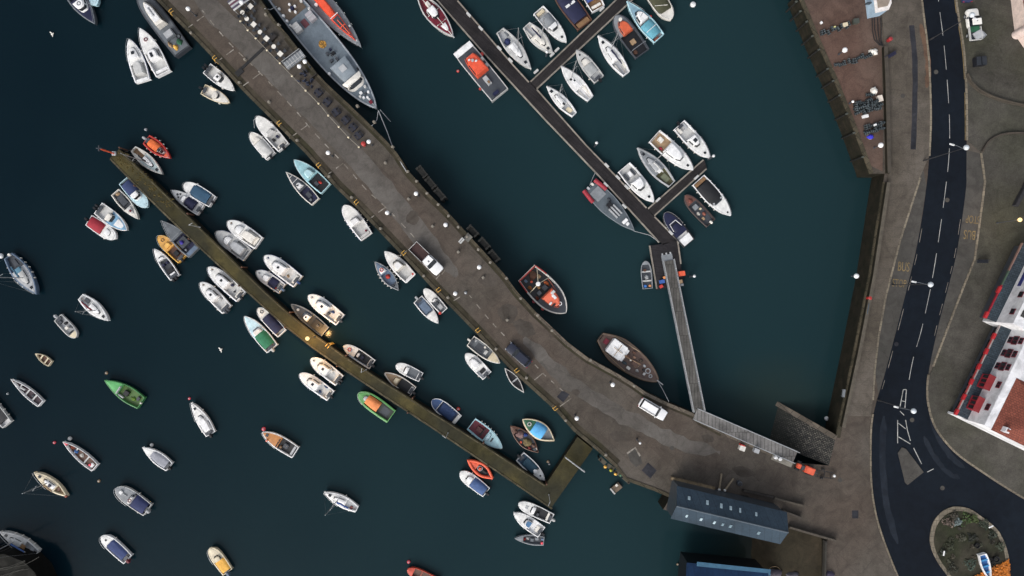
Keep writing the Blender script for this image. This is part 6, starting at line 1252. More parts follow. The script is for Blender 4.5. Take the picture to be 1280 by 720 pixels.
MB().ball((1.6, 0, .6), .24, 1, 10).build('winch_buoy', paint('white'), t, smooth=True)
pbox('fuel_bin', 'white box with a red lid beside the quay walkway', (926, 559), (.9, .8, .9), 'offwhite', R(-20), 0, None, 'storage box')
MB().box((-.1, .45, .5), (.8, .25, .9)).build('red_panel', paint('red'), [o for o in bpy.data.objects if o.name.startswith('fuel_bin')][-1], bevel=.03)
pbox('cabinet', 'grey cabinet between the red lidded box and the pale plinth', (943.5, 562), (.8, .7, 1.0), 'ltgrey', R(-20), 0)
t = thing('plinth', 'pale concrete plinth holding two white drums beside the walkway end', 'plinth', P(977, 576).to_tuple(), R(-22)); MB().box((0, 0, .12), (3.6, .85, .24)).build('slab', paint((128, 124, 114), .8, .6), t, bevel=.03)
for k, x in enumerate((-1.1, -.4)): tag(MB().lathe((0, 0, 0), [(.26, 0), (.28, .1), (.28, .6), (.2, .66)], 12).build('drum', paint('white'), None, smooth=True, loc=P(968.5 + k * 5.5, 571.2 + k * 2, .24)), ['left white drum on the pale plinth', 'right white drum on the pale plinth'][k], 'drum', 'white drums on the plinth')
# ================================================================== YARD: lobster pots and gear
pot = thing('lobster_pot', 'dark netted lobster pot stacked in the yard', 'lobster pot', P(1072, 128, .02).to_tuple(), R(14), 'lobster pots stored in the yard')
MB().box((0, 0, .05), (.75, .5, .08)).build('base', paint((40, 44, 46)), pot)
w = MB()
for x in (-.36, 0, .36): w.tube([(x, -.24, .08), (x, -.2, .34), (x, 0, .44), (x, .2, .34), (x, .24, .08)], .035, 5)
w.tube([(-.36, 0, .44), (.36, 0, .44)], .03, 5); w.build('hoops', paint((72, 82, 86)), pot)
w = MB()
vs = []
for x in (-.35, .35): vs += [(x, -.22, .09), (x, -.18, .32), (x, 0, .41), (x, .18, .32), (x, .22, .09)]
w.add(vs, [(0, 1, 6, 5), (1, 2, 7, 6), (2, 3, 8, 7), (3, 4, 9, 8), (0, 4, 3, 2, 1), (5, 6, 7, 8, 9)]); w.build('netting', paint((24, 30, 34), .9, .8), pot)
spots = []
for r_ in range(3):
    for k in range(7): spots.append((1070 + k * 4.6 + rnd.uniform(-1, 1), 137 - k * .9 - r_ * 5 + rnd.uniform(-1, 1) + 4, .02))
for r_ in range(2):
    for k in range(6): spots.append((1081 + k * 4.4 + rnd.uniform(-1, 1), 166 - k * 1.2 - r_ * 6 + rnd.uniform(-1, 1), .02))
for k in range(11): spots.append((1046 + k * 4.6 + rnd.uniform(-1.5, 1.5), 83 - k * 1.5 + rnd.uniform(-2, 2), .02))
for k in range(9): spots.append((1026 + k * 4.4 + rnd.uniform(-1, 1), 43 - k * 1.6 + rnd.uniform(-1.8, 1.8), .02))
for k in range(6): spots.append((rnd.uniform(1084, 1092), rnd.uniform(118, 136), .02))
for k in range(14):
    q = spots[rnd.randrange(21)]; spots.append((q[0] + 1, q[1], .47))
for k in range(8):
    q = spots[21 + rnd.randrange(12)]; spots.append((q[0] + 1, q[1], .47))
for x, y, z in spots: dup(pot, P(x, y, z), R(14) + rnd.uniform(-.35, .35) + (math.pi / 2 if rnd.random() < .4 else 0))
def soft(name, label, px, d, col, z=.02, seed=1, cat=None, rz=0):
    t = thing(name, label, cat or name.replace('_', ' '), P(*px, z).to_tuple(), rz); MB().heap((0, 0, 0), d, seed, .3, 14).build('cloth', paint(col, .8), t, smooth=True); w = MB(); w.ring((0, 0, .05), max(d[0], d[1]) * .42, .03); w.build('tie_rope', paint('tan'), t)
soft('tarpaulin', 'bright blue tarpaulin bundle below the lower lobster pot stack', (1087.5, 171), (1.1, .8, .5), (44, 44, 170)); soft('bulk_bag', 'crumpled white bulk bag at the right end of the second pot row', (1091, 65), (1.6, 1.0, .6), 'offwhite', .02, 4); soft('bulk_bag', 'white bulk bag above the big lobster pot stack', (1092, 114.5), (1.2, 1.3, .7), 'offwhite', .02, 7)
pbox('fish_box', 'pale box beside the white bulk bag above the pot stack', (1098.5, 124), (.8, 1.0, .5), (206, 196, 184), R(15), .02); pbox('fish_box', 'white flat box below the big lobster pot stack', (1080.5, 146), (.95, .5, .4), 'white', R(12), .02); pbox('fish_box', 'small white box on top of the lower pot stack', (1093, 156.5), (.4, .3, .3), 'white', R(20), .9); pbox('fish_box', 'cream box on the uppermost row of pots', (1055, 32), (.8, .6, .5), 'cream', R(12), .02)
pbox('fish_box', 'small yellowish box left of the cream box on the upper pot row', (1042.5, 34.5), (.35, .3, .3), (190, 186, 130), R(12), .02); pbox('fish_box', 'green grey crate at the right end of the upper pot row', (1068, 28), (.9, .8, .7), (62, 66, 60), R(6), .02); pbox('fish_box', 'small white tub alone at the left of the yard', (1026, 29), (.3, .4, .3), 'white', R(30), .02)
globe_lamp((1066, 127), 'small white globe at the left end of the big pot stack', 1.2, None, 0, .22)
w_ = thing('yard_wall', 'low dark wall between the yard and the promenade', 'wall', P(1106, 140).to_tuple()); oo = Vector(w_.location)
mb = MB(); curb(mb, [p - oo for p in pxs([(1104, 60), (1106, 110), (1107, 150), (1108.5, 217)])], .5, 0, .8); mb.build('masonry', m_wall, w_); mb = MB(); curb(mb, [p - oo for p in pxs([(1104, 60), (1106, 110), (1107, 150), (1108.5, 217)])], .6, .8, .88); mb.build('coping', paint((62, 56, 48), .8, .5), w_)
w_ = thing('parapet_wall', 'long low parapet on top of the eastern dock wall', 'wall', P(1075, 400).to_tuple()); oo = Vector(w_.location)
mb = MB(); PA = [(1107, 229), (1089.5, 345), (1071, 440), (1051, 533)]; curb(mb, [p - oo for p in pxs(PA)], .45, .1, .95); mb.build('masonry', m_wall, w_); mb = MB(); curb(mb, [p - oo for p in pxs(PA)], .55, .95, 1.03); mb.build('coping', paint((78, 72, 62), .8, .5), w_)
# pipes from the kiosk
for k, (xa, xb_) in enumerate(((1090, 1093), (1093, 1096), (1097, 1099), (1101, 1101))):
    tag(MB().tube(pxs([(xa, 22), (xa + .5, 38), (xb_, 50), (1100 + k * 1.2, 57)], .1), .07, 6).build('hose', paint('black'), None), 'black hose running from the white kiosk to the yard wall', 'hose', 'black hoses below the kiosk')
# ================================================================== BUILDINGS
def frame(corner, along, z0=.12):
    c = P(*corner, 2.7); u = (P(*along, 2.7) - c); u.z = 0; u.normalize(); return c, u   # eaves of the lean-to give the line
m_render = ground('white_render_wall', (176, 176, 178), (200, 200, 202), (214, 214, 214), .3, 1.5, .7, None, False, .1)
m_slate = slabs('slate_roof', (52, 62, 70), (42, 51, 58), (28, 34, 40), .5, .35, .4)
m_tile = slabs('clay_tile_roof', (112, 62, 50), (96, 52, 42), (66, 38, 32), .4, .35, R(26))
m_flat = ground('flat_roof_felt', (44, 45, 46), (58, 58, 58), (72, 71, 69), .2, 1.5, .9, None, False, .2)
# red and white inn
c0, u = frame((1193, 518), (1247, 408)); v = Vector((u.y, -u.x, 0))
if v.x < 0: v = -v
yaw = math.atan2(u.y, u.x)
hb = thing('white_inn', 'white rendered inn with red ground floor fascia, red bay windows and clay tiled roof', 'building', (c0.x, c0.y, .12), yaw)
sgn = 1 if (Matrix.Rotation(yaw, 3, 'Z') @ Vector((0, 1, 0))).dot(v) > 0 else -1
def V(u_, v_, z): return (u_, sgn * v_, z)
def bx(mb, u0, u1, v0, v1, z0, z1): mb.box(((u0 + u1) / 2, sgn * (v0 + v1) / 2, (z0 + z1) / 2), (u1 - u0, abs(v1 - v0), z1 - z0)); return mb
LA = 16.5; MV = 1.75; EV = 7.4
bx(MB(), 0, LA, MV, 16, 0, EV).build('wall', m_render, hb)
bx(MB(), .0, .35, .5, MV, 0, 2.7).build('end_wall', m_render, hb)
bx(MB(), .35, LA, .9, 1.05, 0, 2.6).build('shopfront', paint('dkgrey'), hb)
for k in range(7): bx(MB(), .9 + k * 2.25, 2.6 + k * 2.25, .84, .91, .7, 2.2).build('shop_window', glassm(), hb)
bx(MB(), .0, LA, .12, .30, 2.45, 2.78).build('fascia', paint((150, 140, 138)), hb)
for k in range(6): bx(MB(), .0 + k * 2.75, 1.0 + k * 2.75, -.12, .34, 2.38, 2.84).build('awning_box', paint((164, 38, 44)), hb, bevel=.03)
for k in range(5): bx(MB(), 1.1 + k * 2.75, 2.7 + k * 2.75, -.02, .13, 2.45, 2.7).build('sign_board', paint((150, 60, 58)), hb)
mb = MB(); mb.add([V(.1, .3, 2.82), V(LA, .3, 2.82), V(LA, MV + .02, 3.4), V(.1, MV + .02, 3.4), V(.1, .3, 2.7), V(LA, .3, 2.7), V(LA, MV + .02, 3.25), V(.1, MV + .02, 3.25)], [(0, 1, 2, 3), (7, 6, 5, 4), (0, 4, 5, 1), (1, 5, 6, 2), (2, 6, 7, 3), (3, 7, 4, 0)]); mb.build('lean_to_roof', m_slate, hb)
for k in range(8): MB().tube([V(.8 + k * 2.0, .3, 2.85), V(.8 + k * 2.0, MV, 3.43)], .03, 5).build('glazing_bar', paint((60, 70, 78)), hb)
for u0 in (1.7, 5.6):
    b_ = bx(MB(), u0, u0 + 2.3, .75, MV + .05, 3.2, 5.0).build('bay_window', paint('tarpred'), hb, bevel=.05)
    for q_ in (.15, .9, 1.65): bx(MB(), u0 + q_, u0 + q_ + .5, .69, .77, 3.7, 4.8).build('pane', glassm(), b_)
    bx(MB(), u0 - .1, u0 + 2.4, .62, MV, 5.0, 5.12).build('bay_roof', paint((128, 40, 44)), b_)
wins = [(2.9, 6.4, .9, .7), (6.8, 6.4, .9, .7), (9.9, 4.2, .9, .7), (9.9, 5.35, 1.3, 1.0), (9.9, 6.6, .9, .7), (12.2, 4.2, .9, .7), (12.2, 5.35, 1.3, 1.0), (12.2, 6.6, .9, .7), (14.5, 4.2, .9, .7), (14.5, 5.35, 1.3, 1.0), (14.5, 6.6, .9, .7)]
for (uu, zz, ww, hh) in wins:
    f_ = bx(MB(), uu - ww / 2 - .1, uu + ww / 2 + .1, MV - .08, MV + .04, zz - hh / 2 - .1, zz + hh / 2 + .1).build('window', paint('maroon'), hb); bx(MB(), uu - ww / 2 + .05, uu - .06, MV - .12, MV - .07, zz - hh / 2, zz + hh / 2).build('pane', glassm(), f_); bx(MB(), uu + .06, uu + ww / 2 - .05, MV - .12, MV - .07, zz - hh / 2, zz + hh / 2).build('pane', glassm(), f_)
# hipped tile roof
mb = MB(); e = .2
mb.add([V(-e, 3.0, EV + .05), V(8.8, 3.0, EV + .05), V(8.8, 16, EV + .05), V(-e, 16, EV + .05), V(3.6, 9.5, EV + 1.9), V(5.4, 9.5, EV + 1.9)], [(0, 1, 5, 4), (1, 2, 5), (2, 3, 4, 5), (3, 0, 4), (0, 3, 2, 1)]); mb.build('tiled_roof', m_tile, hb)
bx(MB(), -.05, LA, MV + .02, 3.0, EV, EV + .1).build('parapet_deck', m_render, hb)
bx(MB(), 8.9, LA, 5.0, 16, EV, EV + .12).build('flat_roof', m_flat, hb)
ch = bx(MB(), .3, 1.1, 4.2, 4.9, EV, EV + 1.3).build('chimney', m_render, hb); bx(MB(), .5, .9, 4.4, 4.7, EV + 1.3, EV + 1.6).build('pot', paint('rust'), ch)
# the wing with a castellated roof edge
c1, u1 = frame((1230, 397), (1256, 346)); hw_ = thing('castellated_wing', 'white building wing with a castellated dark roof and red fascia', 'building', (c1.x, c1.y, .12), yaw)
LB = 13.6
bx(MB(), 0, LB, 1.6, 14, 0, 7.2).build('wall', m_render, hw_)
bx(MB(), .3, LB, .9, 1.05, 0, 2.6).build('shopfront', paint('dkgrey'), hw_)
bx(MB(), 0, 6.0, .1, .32, 2.45, 2.78).build('fascia', paint('tarpred'), hw_); bx(MB(), 0, 1.1, -.15, .36, 2.36, 2.84).build('awning_box', paint((164, 38, 44)), hw_, bevel=.03); bx(MB(), 4.6, 5.7, -.1, .36, 2.36, 2.84).build('awning_box', paint((164, 38, 44)), hw_, bevel=.03); bx(MB(), 6.0, 8.6, .1, .32, 2.45, 2.78).build('fascia', paint((66, 84, 70)), hw_); bx(MB(), 8.6, LB, .1, .32, 2.45, 2.78).build('fascia', paint((120, 96, 88)), hw_)
mb = MB(); mb.add([V(0, .3, 2.82), V(LB, .3, 2.82), V(LB, 1.62, 3.4), V(0, 1.62, 3.4), V(0, .3, 2.7), V(LB, .3, 2.7), V(LB, 1.62, 3.25), V(0, 1.62, 3.25)], [(0, 1, 2, 3), (7, 6, 5, 4), (0, 4, 5, 1), (1, 5, 6, 2), (2, 6, 7, 3), (3, 7, 4, 0)]); mb.build('lean_to_roof', m_slate, hw_)
bx(MB(), 6.5, LB, 1.5, 1.64, 4.2, 4.9).build('name_band', paint((46, 50, 104)), hw_)
bx(MB(), 1.2, LB - .4, 3.2, 13.6, 7.2, 7.3).build('flat_roof', m_flat, hw_)
for k in range(4): bx(MB(), 1.5 + k * 1.7, 2.5 + k * 1.7, 2.1, 3.2, 7.2, 7.5).build('merlon', m_flat, hw_)
for k in range(4): f_ = bx(MB(), 1.5 + k * 3.0, 2.5 + k * 3.0, 1.52, 1.64, 5.4, 6.4).build('window', paint('maroon'), hw_); bx(MB(), 1.6 + k * 3.0, 2.4 + k * 3.0, 1.48, 1.53, 5.5, 6.3).build('pane', glassm(), f_)
for k in range(3): bx(MB(), 9.5 + k * 1.4, 10.3 + k * 1.4, 4.6, 6.0, 7.3, 7.9).build('roof_unit', paint('pale'), hw_, bevel=.05)
# pale building at the top right corner
c2 = P(1268, 44); hc = thing('turret_building', 'pale building with a red windowed parapet and a round corner turret', 'building', (c2.x, c2.y, .12), 0)
pl = [P(1268, 44) - c2, P(1258, -40) - c2, P(1340, -60) - c2, P(1340, 95) - c2, P(1290, 76) - c2]
MB().prism([(p.x, p.y) for p in pl], 0, 5.2).build('wall', paint((198, 180, 170)), hc)
cen = sum((Vector((p.x, p.y, 0)) for p in pl), Vector()) / 5
ins = [(p.x + (cen.x - p.x) * .12, p.y + (cen.y - p.y) * .12) for p in pl]
MB().prism(ins, 5.2, 5.26).build('flat_roof', m_flat, hc)
MB().lathe((0.2, 0, 0), [(.75, 0), (.75, 5.6), (.85, 5.65), (.85, 5.8), (.1, 6.1)], 18).build('turret', paint((206, 188, 180)), hc, smooth=True)
for a, b, n_ in ((pl[1], pl[0], 7), (pl[0], pl[4], 3)):
    d = (b - a); n2 = Vector((d.y, -d.x, 0)).normalized()
    if n2.dot(cen - a) > 0: n2 = -n2
    w = MB(); mid = [(a + d * .02 + n2 * .02), (a + d * .98 + n2 * .02)]; curb(w, mid, .25, 5.2, 5.7); w.build('parapet', paint((198, 176, 168)), hc)
    for k in range(n_):
        q = a + d * ((k + .5) / n_); f_ = MB().box((q.x + n2.x * .05, q.y + n2.y * .05, 3.6), (d.length / n_ * .7, .16, 1.6), math.atan2(d.y, d.x)).build('window', paint('maroon'), hc); MB().box((q.x + n2.x * .14, q.y + n2.y * .14, 3.6), (d.length / n_ * .5, .05, 1.3), math.atan2(d.y, d.x)).build('pane', glassm(), f_)
# white and blue kiosk
kq = [P(x, y) for x, y in [(1084, 23.5), (1099.5, 20), (1103, 12), (1098, -22), (1079, -18)]]; c3 = kq[0].copy(); kk = thing('kiosk', 'white and pale blue kiosk at the top frame edge by the yard', 'kiosk', c3.to_tuple())
MB().prism([(p.x - c3.x, p.y - c3.y) for p in kq], .02, 2.6).build('wall', paint((150, 172, 190)), kk)
ct = sum(((p - c3) for p in kq), Vector()) / 5; q2 = [((p - c3).x * 1.03 + ct.x * -.03, (p - c3).y * 1.03 + ct.y * -.03) for p in kq]
MB().prism(q2, 2.6, 2.85).build('roof_rim', paint((222, 206, 202)), kk, bevel=.03)
MB().prism([(ct.x + (p[0] - ct.x) * .74, ct.y + (p[1] - ct.y) * .74) for p in q2], 2.85, 2.93).build('roof', paint((134, 122, 110)), kk)
MB().box((-.06, 1.9, 1.6), (.1, 2.0, .8), R(-98) + R(90) * 0 + R(8)).build('serving_hatch', glassm(), kk)
# slate roofed shed on the quay
def gable(name, label, px, ze, zr, ridge_off, m_roof, wallc, z0=0.0, over=.35):
    """px: four eave corners (shown positions at eave height) in order; ridge runs along the long side"""
    q = [P(x, y, ze) for x, y in px]; c = q[0].copy(); c.z = z0
    t = thing(name, label, 'shed', c.to_tuple()); q = [p - c for p in q]
    m1 = (q[0] + q[3]) / 2; m2 = (q[1] + q[2]) / 2; m1.z = m2.z = zr - z0
    w = [p + ((m1 + m2) / 2 - p).normalized() * over for p in q]
    wb = MB(); wb.add([(p.x, p.y, -.0 if z0 == 0 else 0) for p in w] + [(p.x, p.y, ze - z0 - .08) for p in w] + [(m1.x, m1.y, zr - z0 - .15), (m2.x, m2.y, zr - z0 - .15)],
                     [(0, 1, 5, 4), (2, 3, 7, 6), (1, 2, 6, 9, 5), (3, 0, 4, 8, 7), (3, 2, 1, 0)]); wb.build('wall', paint(wallc), t)
    slopes = []
    for a, b, i in ((q[0], q[1], 0), (q[3], q[2], 1)):
        up = Vector((0, 0, .08)); r = MB(); r.add([a, b, m2, m1, a + up, b + up, m2 + up, m1 + up], [(3, 2, 1, 0), (4, 5, 6, 7), (0, 1, 5, 4), (1, 2, 6, 5), (2, 3, 7, 6), (3, 0, 4, 7)])
        slopes.append((r.build('roof_slope', m_roof, t), a + up, b + up, m2 + up, m1 + up))
    MB().tube([m1 + Vector((0, 0, .1)), m2 + Vector((0, 0, .1))], .12, 8).build('ridge', paint((70, 80, 88)), t)
    return t, slopes
m_shed = slabs('shed_roof_sheets', (45, 58, 69), (39, 52, 63), (28, 38, 47), 1.1, 30, R(-13), .5, .1, .03)
t, sl_ = gable('long_shed', 'long blue grey roofed shed with small roof lights beside the quay', [(846, 607), (983.5, 640), (975, 680), (838, 648)], 4.6, 6.6, 0, m_shed, (52, 58, 64))
for k, (s, qq) in enumerate(((0, [.11, .275, .40, .485, .57, .715]), (1, [.12, .25, .37, .445, .515, .77]))):
    ro, a, b, m2, m1 = sl_[s]
    for f_ in qq:
        p = (a.lerp(b, f_)).lerp(m1.lerp(m2, f_), .48); dirs = (m1 - a); dirs.normalize()
        o_ = MB().box((0, 0, .06), (rnd.uniform(.3, .42), rnd.uniform(.6, .8), .10)).build('roof_light', paint((150, 168, 176) if rnd.random() < .7 else (100, 120, 130), .2), ro, bevel=.03)
        o_.location = p; o_.rotation_euler = (math.asin(dirs.z) if s == 1 else -math.asin(dirs.z), 0, math.atan2((b - a).y, (b - a).x)); 
t, sl_ = gable('blue_shed', 'shed with a bright blue roof cut by the bottom frame edge', [(858, 703), (960, 713), (953, 775), (851, 765)], 3.2, 4.6, 0, slabs('blue_roof_sheets', (26, 48, 76), (22, 43, 70), (15, 31, 52), 1.0, 30, R(-6), .4, .1, .03), (18, 20, 24), -2.0)  # near-black wall: the shadow above the roof edge is put into its colour
MB().box((7.6, -.95, 5.35), (12.0, 1.0, .12), R(-6), 1).build('skylight_band', paint((50, 88, 112), .3), t)
for x in range(3):
    p = P(852 + x * 40, 690 + x * 5, -1)
# timber baulks and low walls by the shed
for k, (a, b, wd, hh, cc, lb) in enumerate([((838, 597), (893, 610), .55, .5, (104, 90, 70), 'long brown timber baulk behind the shed, uppermost'), ((840, 602), (896, 615), .45, .4, (78, 64, 48), 'darker timber baulk against the shed roof edge'), ((928, 612), (967, 621), .35, .6, (46, 42, 38), 'dark low wall stub behind the shed'), ((966, 621), (1003, 631), .4, .8, (66, 60, 52), 'low wall running out from the shed corner'), ((976, 637), (1000, 646), .4, .7, (56, 51, 45), 'short low wall right of the shed'), ((984, 657), (1043, 674), .4, .9, (64, 58, 50), 'low wall above the muddy foreshore'), ((1030, 674), (1028, 740), .3, .8, (44, 41, 36), 'thin wall down the right of the foreshore')]):
    pa, pb = P(*a), P(*b); c = (pa + pb) / 2; t = thing('timber_baulk' if k < 2 else 'low_wall', lb, 'timber' if k < 2 else 'wall', c.to_tuple(), math.atan2((pb - pa).y, (pb - pa).x)); L = (pb - pa).length
    MB().box((0, 0, hh / 2), (L, wd, hh)).build('beam' if k < 2 else 'masonry', paint(cc, .85, .7), t, bevel=.03); MB().box((0, 0, hh + .03), (L * .98, wd * .8, .07)).build('capping', paint(tuple(min(255, int(v * 1.2)) for v in cc), .85, .7), t)
for k, (a, b) in enumerate([((902, 592), (899, 612)), ((917, 598), (906, 613))]):
    pa, pb = P(*a, .3), P(*b, .6); t = thing('spar', ['straight pale spar leaning at the shed eave', 'slanting pale spar leaning at the shed eave'][k], 'spar', pa.to_tuple()); MB().tube([(0, 0, 0), pb - pa], .16, 8).build('timber', paint((120, 108, 90), .85), t, smooth=True); MB().ball(pb - pa, .24, 1, 10).build('float', paint('pale'), t, smooth=True)
t = thing('round_post', 'dark round post behind the shed', 'post', P(923, 603).to_tuple()); MB().lathe((0, 0, 0), [(.4, 0), (.4, .9), (.3, 1.0)], 12).build('barrel', paint('dkgrey'), t); MB().lathe((0, 0, 1.0), [(.25, 0), (.25, .08)], 12).build('lid', paint('black'), t)
t = thing('shed_steps', 'dark steps against the shed wall', 'steps', P(931, 620).to_tuple(), R(-13))
for k in range(3): MB().box((0, -k * .3, .15 + k * .2), (.9, .3, .3 + k * .4)).build('tread', paint((34, 32, 30)), t)
# net piles at the bottom edge
for k, (px, d, cc, lb) in enumerate([((968, 716), (2.6, 1.4, .7), (70, 64, 74), 'purple grey heap of nets beside the blue shed'), ((990, 719), (2.4, 1.2, .6), (74, 72, 80), 'pale grey heap of nets right of the purple heap'), ((1036, 718), (1.6, 1.2, .6), (56, 50, 70), 'violet heap of nets at the foot of the thin wall')]):
    soft('net_heap', lb, px, d, cc, -1.0 if k < 2 else 0.0, k + 3)
# ================================================================== ROUNDABOUT PLANTING AND BOAT
mleaf = {}
def leafm(c):
    if c in mleaf: return mleaf[c]
    m, nt, b = newmat('leaf_%d_%d_%d' % c); L = lin(c)
    col = ramp(nt, noise_n(nt, objn(nt), 2.2, 4), [(.3, [v * .6 for v in L]), (.7, [v * 1.5 for v in L])]); nt.links.new(col, b.inputs['Base Color']); b.inputs['Roughness'].default_value = .7; mleaf[c] = m; return m
def shrub(px, r, c, label, grp='low shrubs on the roundabout island', z=.2, n=90, h=.5):
    t = thing('shrub', label, 'shrub', P(*px, z).to_tuple(), 0, grp); w = MB()
    for i in range(n):
        a = rnd.random() * 6.28; q = r * math.sqrt(rnd.random()) * (1 + .3 * math.sin(a * 3 + px[0])); zz = h * (1 - (q / r / 1.3) ** 2) * rnd.uniform(.4, 1); s = rnd.uniform(.08, .17); rx = Matrix.Rotation(rnd.random() * 6.28, 3, 'Z') @ Matrix.Rotation(rnd.uniform(-.9, .9), 3, 'X')
        cc = Vector((q * math.cos(a), q * math.sin(a), max(.03, zz))); w.add([cc + rx @ Vector(v_) for v_ in ((-s, -s * .5, 0), (s, -s * .5, 0), (s * .7, s * .6, .02), (-s * .7, s * .6, .02))], [(0, 1, 2, 3)])
    w.build('foliage', leafm(c), t)
    w = MB()
    for i in range(5): a = i * 1.26; w.tube([(0, 0, -.1), (r * .5 * math.cos(a), r * .5 * math.sin(a), h * .5)], .03, 5)
    w.build('stems', paint((70, 56, 42)), t)
for px, r, c, lb in [((1208, 649), 1.1, (46, 66, 22), 'bright green low shrub near the top of the roundabout'), ((1216, 648), .8, (58, 70, 30), 'smaller green shrub right of the bright one'), ((1192, 645), .8, (52, 48, 38), 'brown dead shrub near the top of the roundabout'), ((1186, 652), .9, (86, 74, 66), 'pinkish grey shrub on the upper left of the roundabout'), ((1196, 652), .7, (92, 104, 104), 'silvery shrub beside the pinkish one'), ((1214, 671), .7, (22, 26, 18), 'dark bush in the middle of the roundabout'), ((1186, 682), .8, (44, 48, 30), 'olive shrub on the left of the roundabout'), ((1178, 690), .6, (38, 44, 30), 'small dark shrub on the left edge of the roundabout'), ((1230, 655), .8, (40, 50, 36), 'dark green shrub on the upper right of the roundabout'), ((1240, 668), .7, (36, 44, 32), 'dark shrub on the right edge of the roundabout'), ((1250, 682), .8, (52, 60, 44), 'pale green shrub low on the right edge'), ((1212, 705), 1.0, (52, 66, 56), 'grey green shrub left of the planter boat'), ((1190, 710), .9, (40, 42, 30), 'dark olive shrub at the lower left of the roundabout'), ((1202, 672), .6, (64, 64, 50), 'pale tuft at the centre of the roundabout')]: shrub(px, r, c, lb)
for k in range(18):
    x, y = rnd.uniform(1172, 1250), rnd.uniform(642, 705)
    if math.hypot((x - 1211) / 42, (y - 678) / 44) < .85: shrub((x, y), rnd.uniform(.25, .5), rnd.choice([(50, 52, 36), (44, 42, 34), (66, 60, 48)]), 'tiny scrubby tuft in the soil of the roundabout', 'tiny tufts on the roundabout soil', .2, 28, .25)
flw = MB()
for i in range(2600):
    t_ = rnd.random(); x = 1213 + 48 * t_; y0 = 722 - 23 * t_; y = y0 + rnd.random() ** .8 * 30
    if x > 1261: continue
    p = P(x, y, .25); s = rnd.uniform(.06, .13); rx = Matrix.Rotation(rnd.random() * 6.28, 3, 'Z') @ Matrix.Rotation(rnd.uniform(-.6, .6), 3, 'X')
    cc = p + Vector((0, 0, rnd.uniform(0, .25))); flw.add([cc + rx @ Vector(q) for q in ((-s, -s, 0), (s, -s, 0), (s, s, 0), (-s, s, 0))], [(0, 1, 2, 3)])
o = flw.build('flower_bed', leafm((176, 100, 22))); tag(o, 'dense orange flower bed on the lower edge of the roundabout', 'flower bed', None, 'stuff')
opn('white edged blue rowing boat standing on the roundabout as a planter', (1233, 722), (1224, 691), 12, None, shape='fine', hull='white', floor=(36, 84, 140), fd=.9, deck=(30, 70, 120), seats=3, name='planter_boat', cat='rowing boat', inner=(60, 130, 180), rim=.13).location.z = .3
bpy.data.objects['planter_boat'].location = (P(1228.5, 706.5).x, P(1228.5, 706.5).y, .3)
for k, (px, r) in enumerate([((1219.5, 681), .42), ((1236, 699), .38), ((1243.5, 698), .5), ((1239, 703), .3)]):
    t = thing('planting_tub', ['black tub alone above the planter boat', 'left black tub beside the planter boat', 'largest black tub right of the planter boat', 'smallest black tub beside the planter boat'][k], 'plant tub', P(*px, .2).to_tuple(), 0, 'black tubs on the roundabout'); MB().lathe((0, 0, 0), [(r * .8, 0), (r, .5), (r * .85, .5), (r * .8, .3)], 14).build('tub', paint('black'), t); MB().heap((0, 0, .3), (r * 1.5, r * 1.5, .12), k).build('soil', paint((26, 24, 20), .9), t)
for k, (px, lb) in enumerate([((1175.5, 689), 'small white marker post on the left of the roundabout'), ((1234, 656), 'white sign blade on the upper right of the roundabout')]):
    t = thing('marker_post', lb, 'marker', P(*px, .2).to_tuple(), R(80 if k == 0 else 25)); MB().tube([(0, 0, 0), (0, 0, .9)], .04, 6).build('post', paint('grey'), t); MB().box((0, 0, .95), (.8, .22, .1)).build('panel', paint('white'), t, bevel=.02)
# ================================================================== FLOATING THINGS
def buoy(px, label, col, r=.3, grp='mooring buoys'):
    t = thing('mooring_buoy', label, 'buoy', P(*px, WATER).to_tuple(), 0, grp); MB().ball((0, 0, r * .3), r, .9, 12).build('float', paint(col), t, smooth=True); MB().ring((0, 0, r * 1.15), r * .3, .04, 10).build('ring', metalm(), t)
for px, c, r, lb in [((866, 6), 'white', .5, 'white mooring buoy at the top right of the marina'), ((182.5, 162), 'ltgrey', .25, 'small grey buoy above the orange boat'), ((237, 498), 'pink', .24, 'small pink buoy ahead of the smooth white motor boat'), ((330, 536), 'pink', .36, 'pink buoy at the bow of the varnished boat'), ((68.5, 553), 'pink', .26, 'pink buoy ahead of the gear filled open boat'), ((88, 548), 'pale', .36, 'pale buoy above the gear filled open boat'), ((124, 601), 'tan', .26, 'tan buoy above the blue covered fishing boat'), ((10, 492), 'grey', .22, 'grey buoy below the slender sailing coble'), ((133.5, 466), 'tan', .26, 'tan buoy ahead of the green coble'), ((511, 702), 'pink', .3, 'pink buoy above the red brown open boat'), ((573, 511), 'red', .34, 'red buoy at the stern of the white and blue launch'), ((2, 320), 'white', .45, 'white buoy at the left frame edge beside the blue grey yacht'), ((190, 556), 'pale', .32, 'pale buoy at the bow of the grey covered boat'), ((685, 577), 'tan', .25, 'tan buoy inside the elbow of the jetty'), ((686.5, 580), 'grey', .2, 'grey buoy inside the elbow of the jetty'), ((572.5, 89), 'red', .26, 'red buoy at the side of the square workboat'), ((847, 705), 'tan', .2, 'small buoy between the two sheds'), ((1033, 523), 'white', .4, 'white buoy in the corner of the slipway and the dock wall')]: buoy(px, lb, c, r)
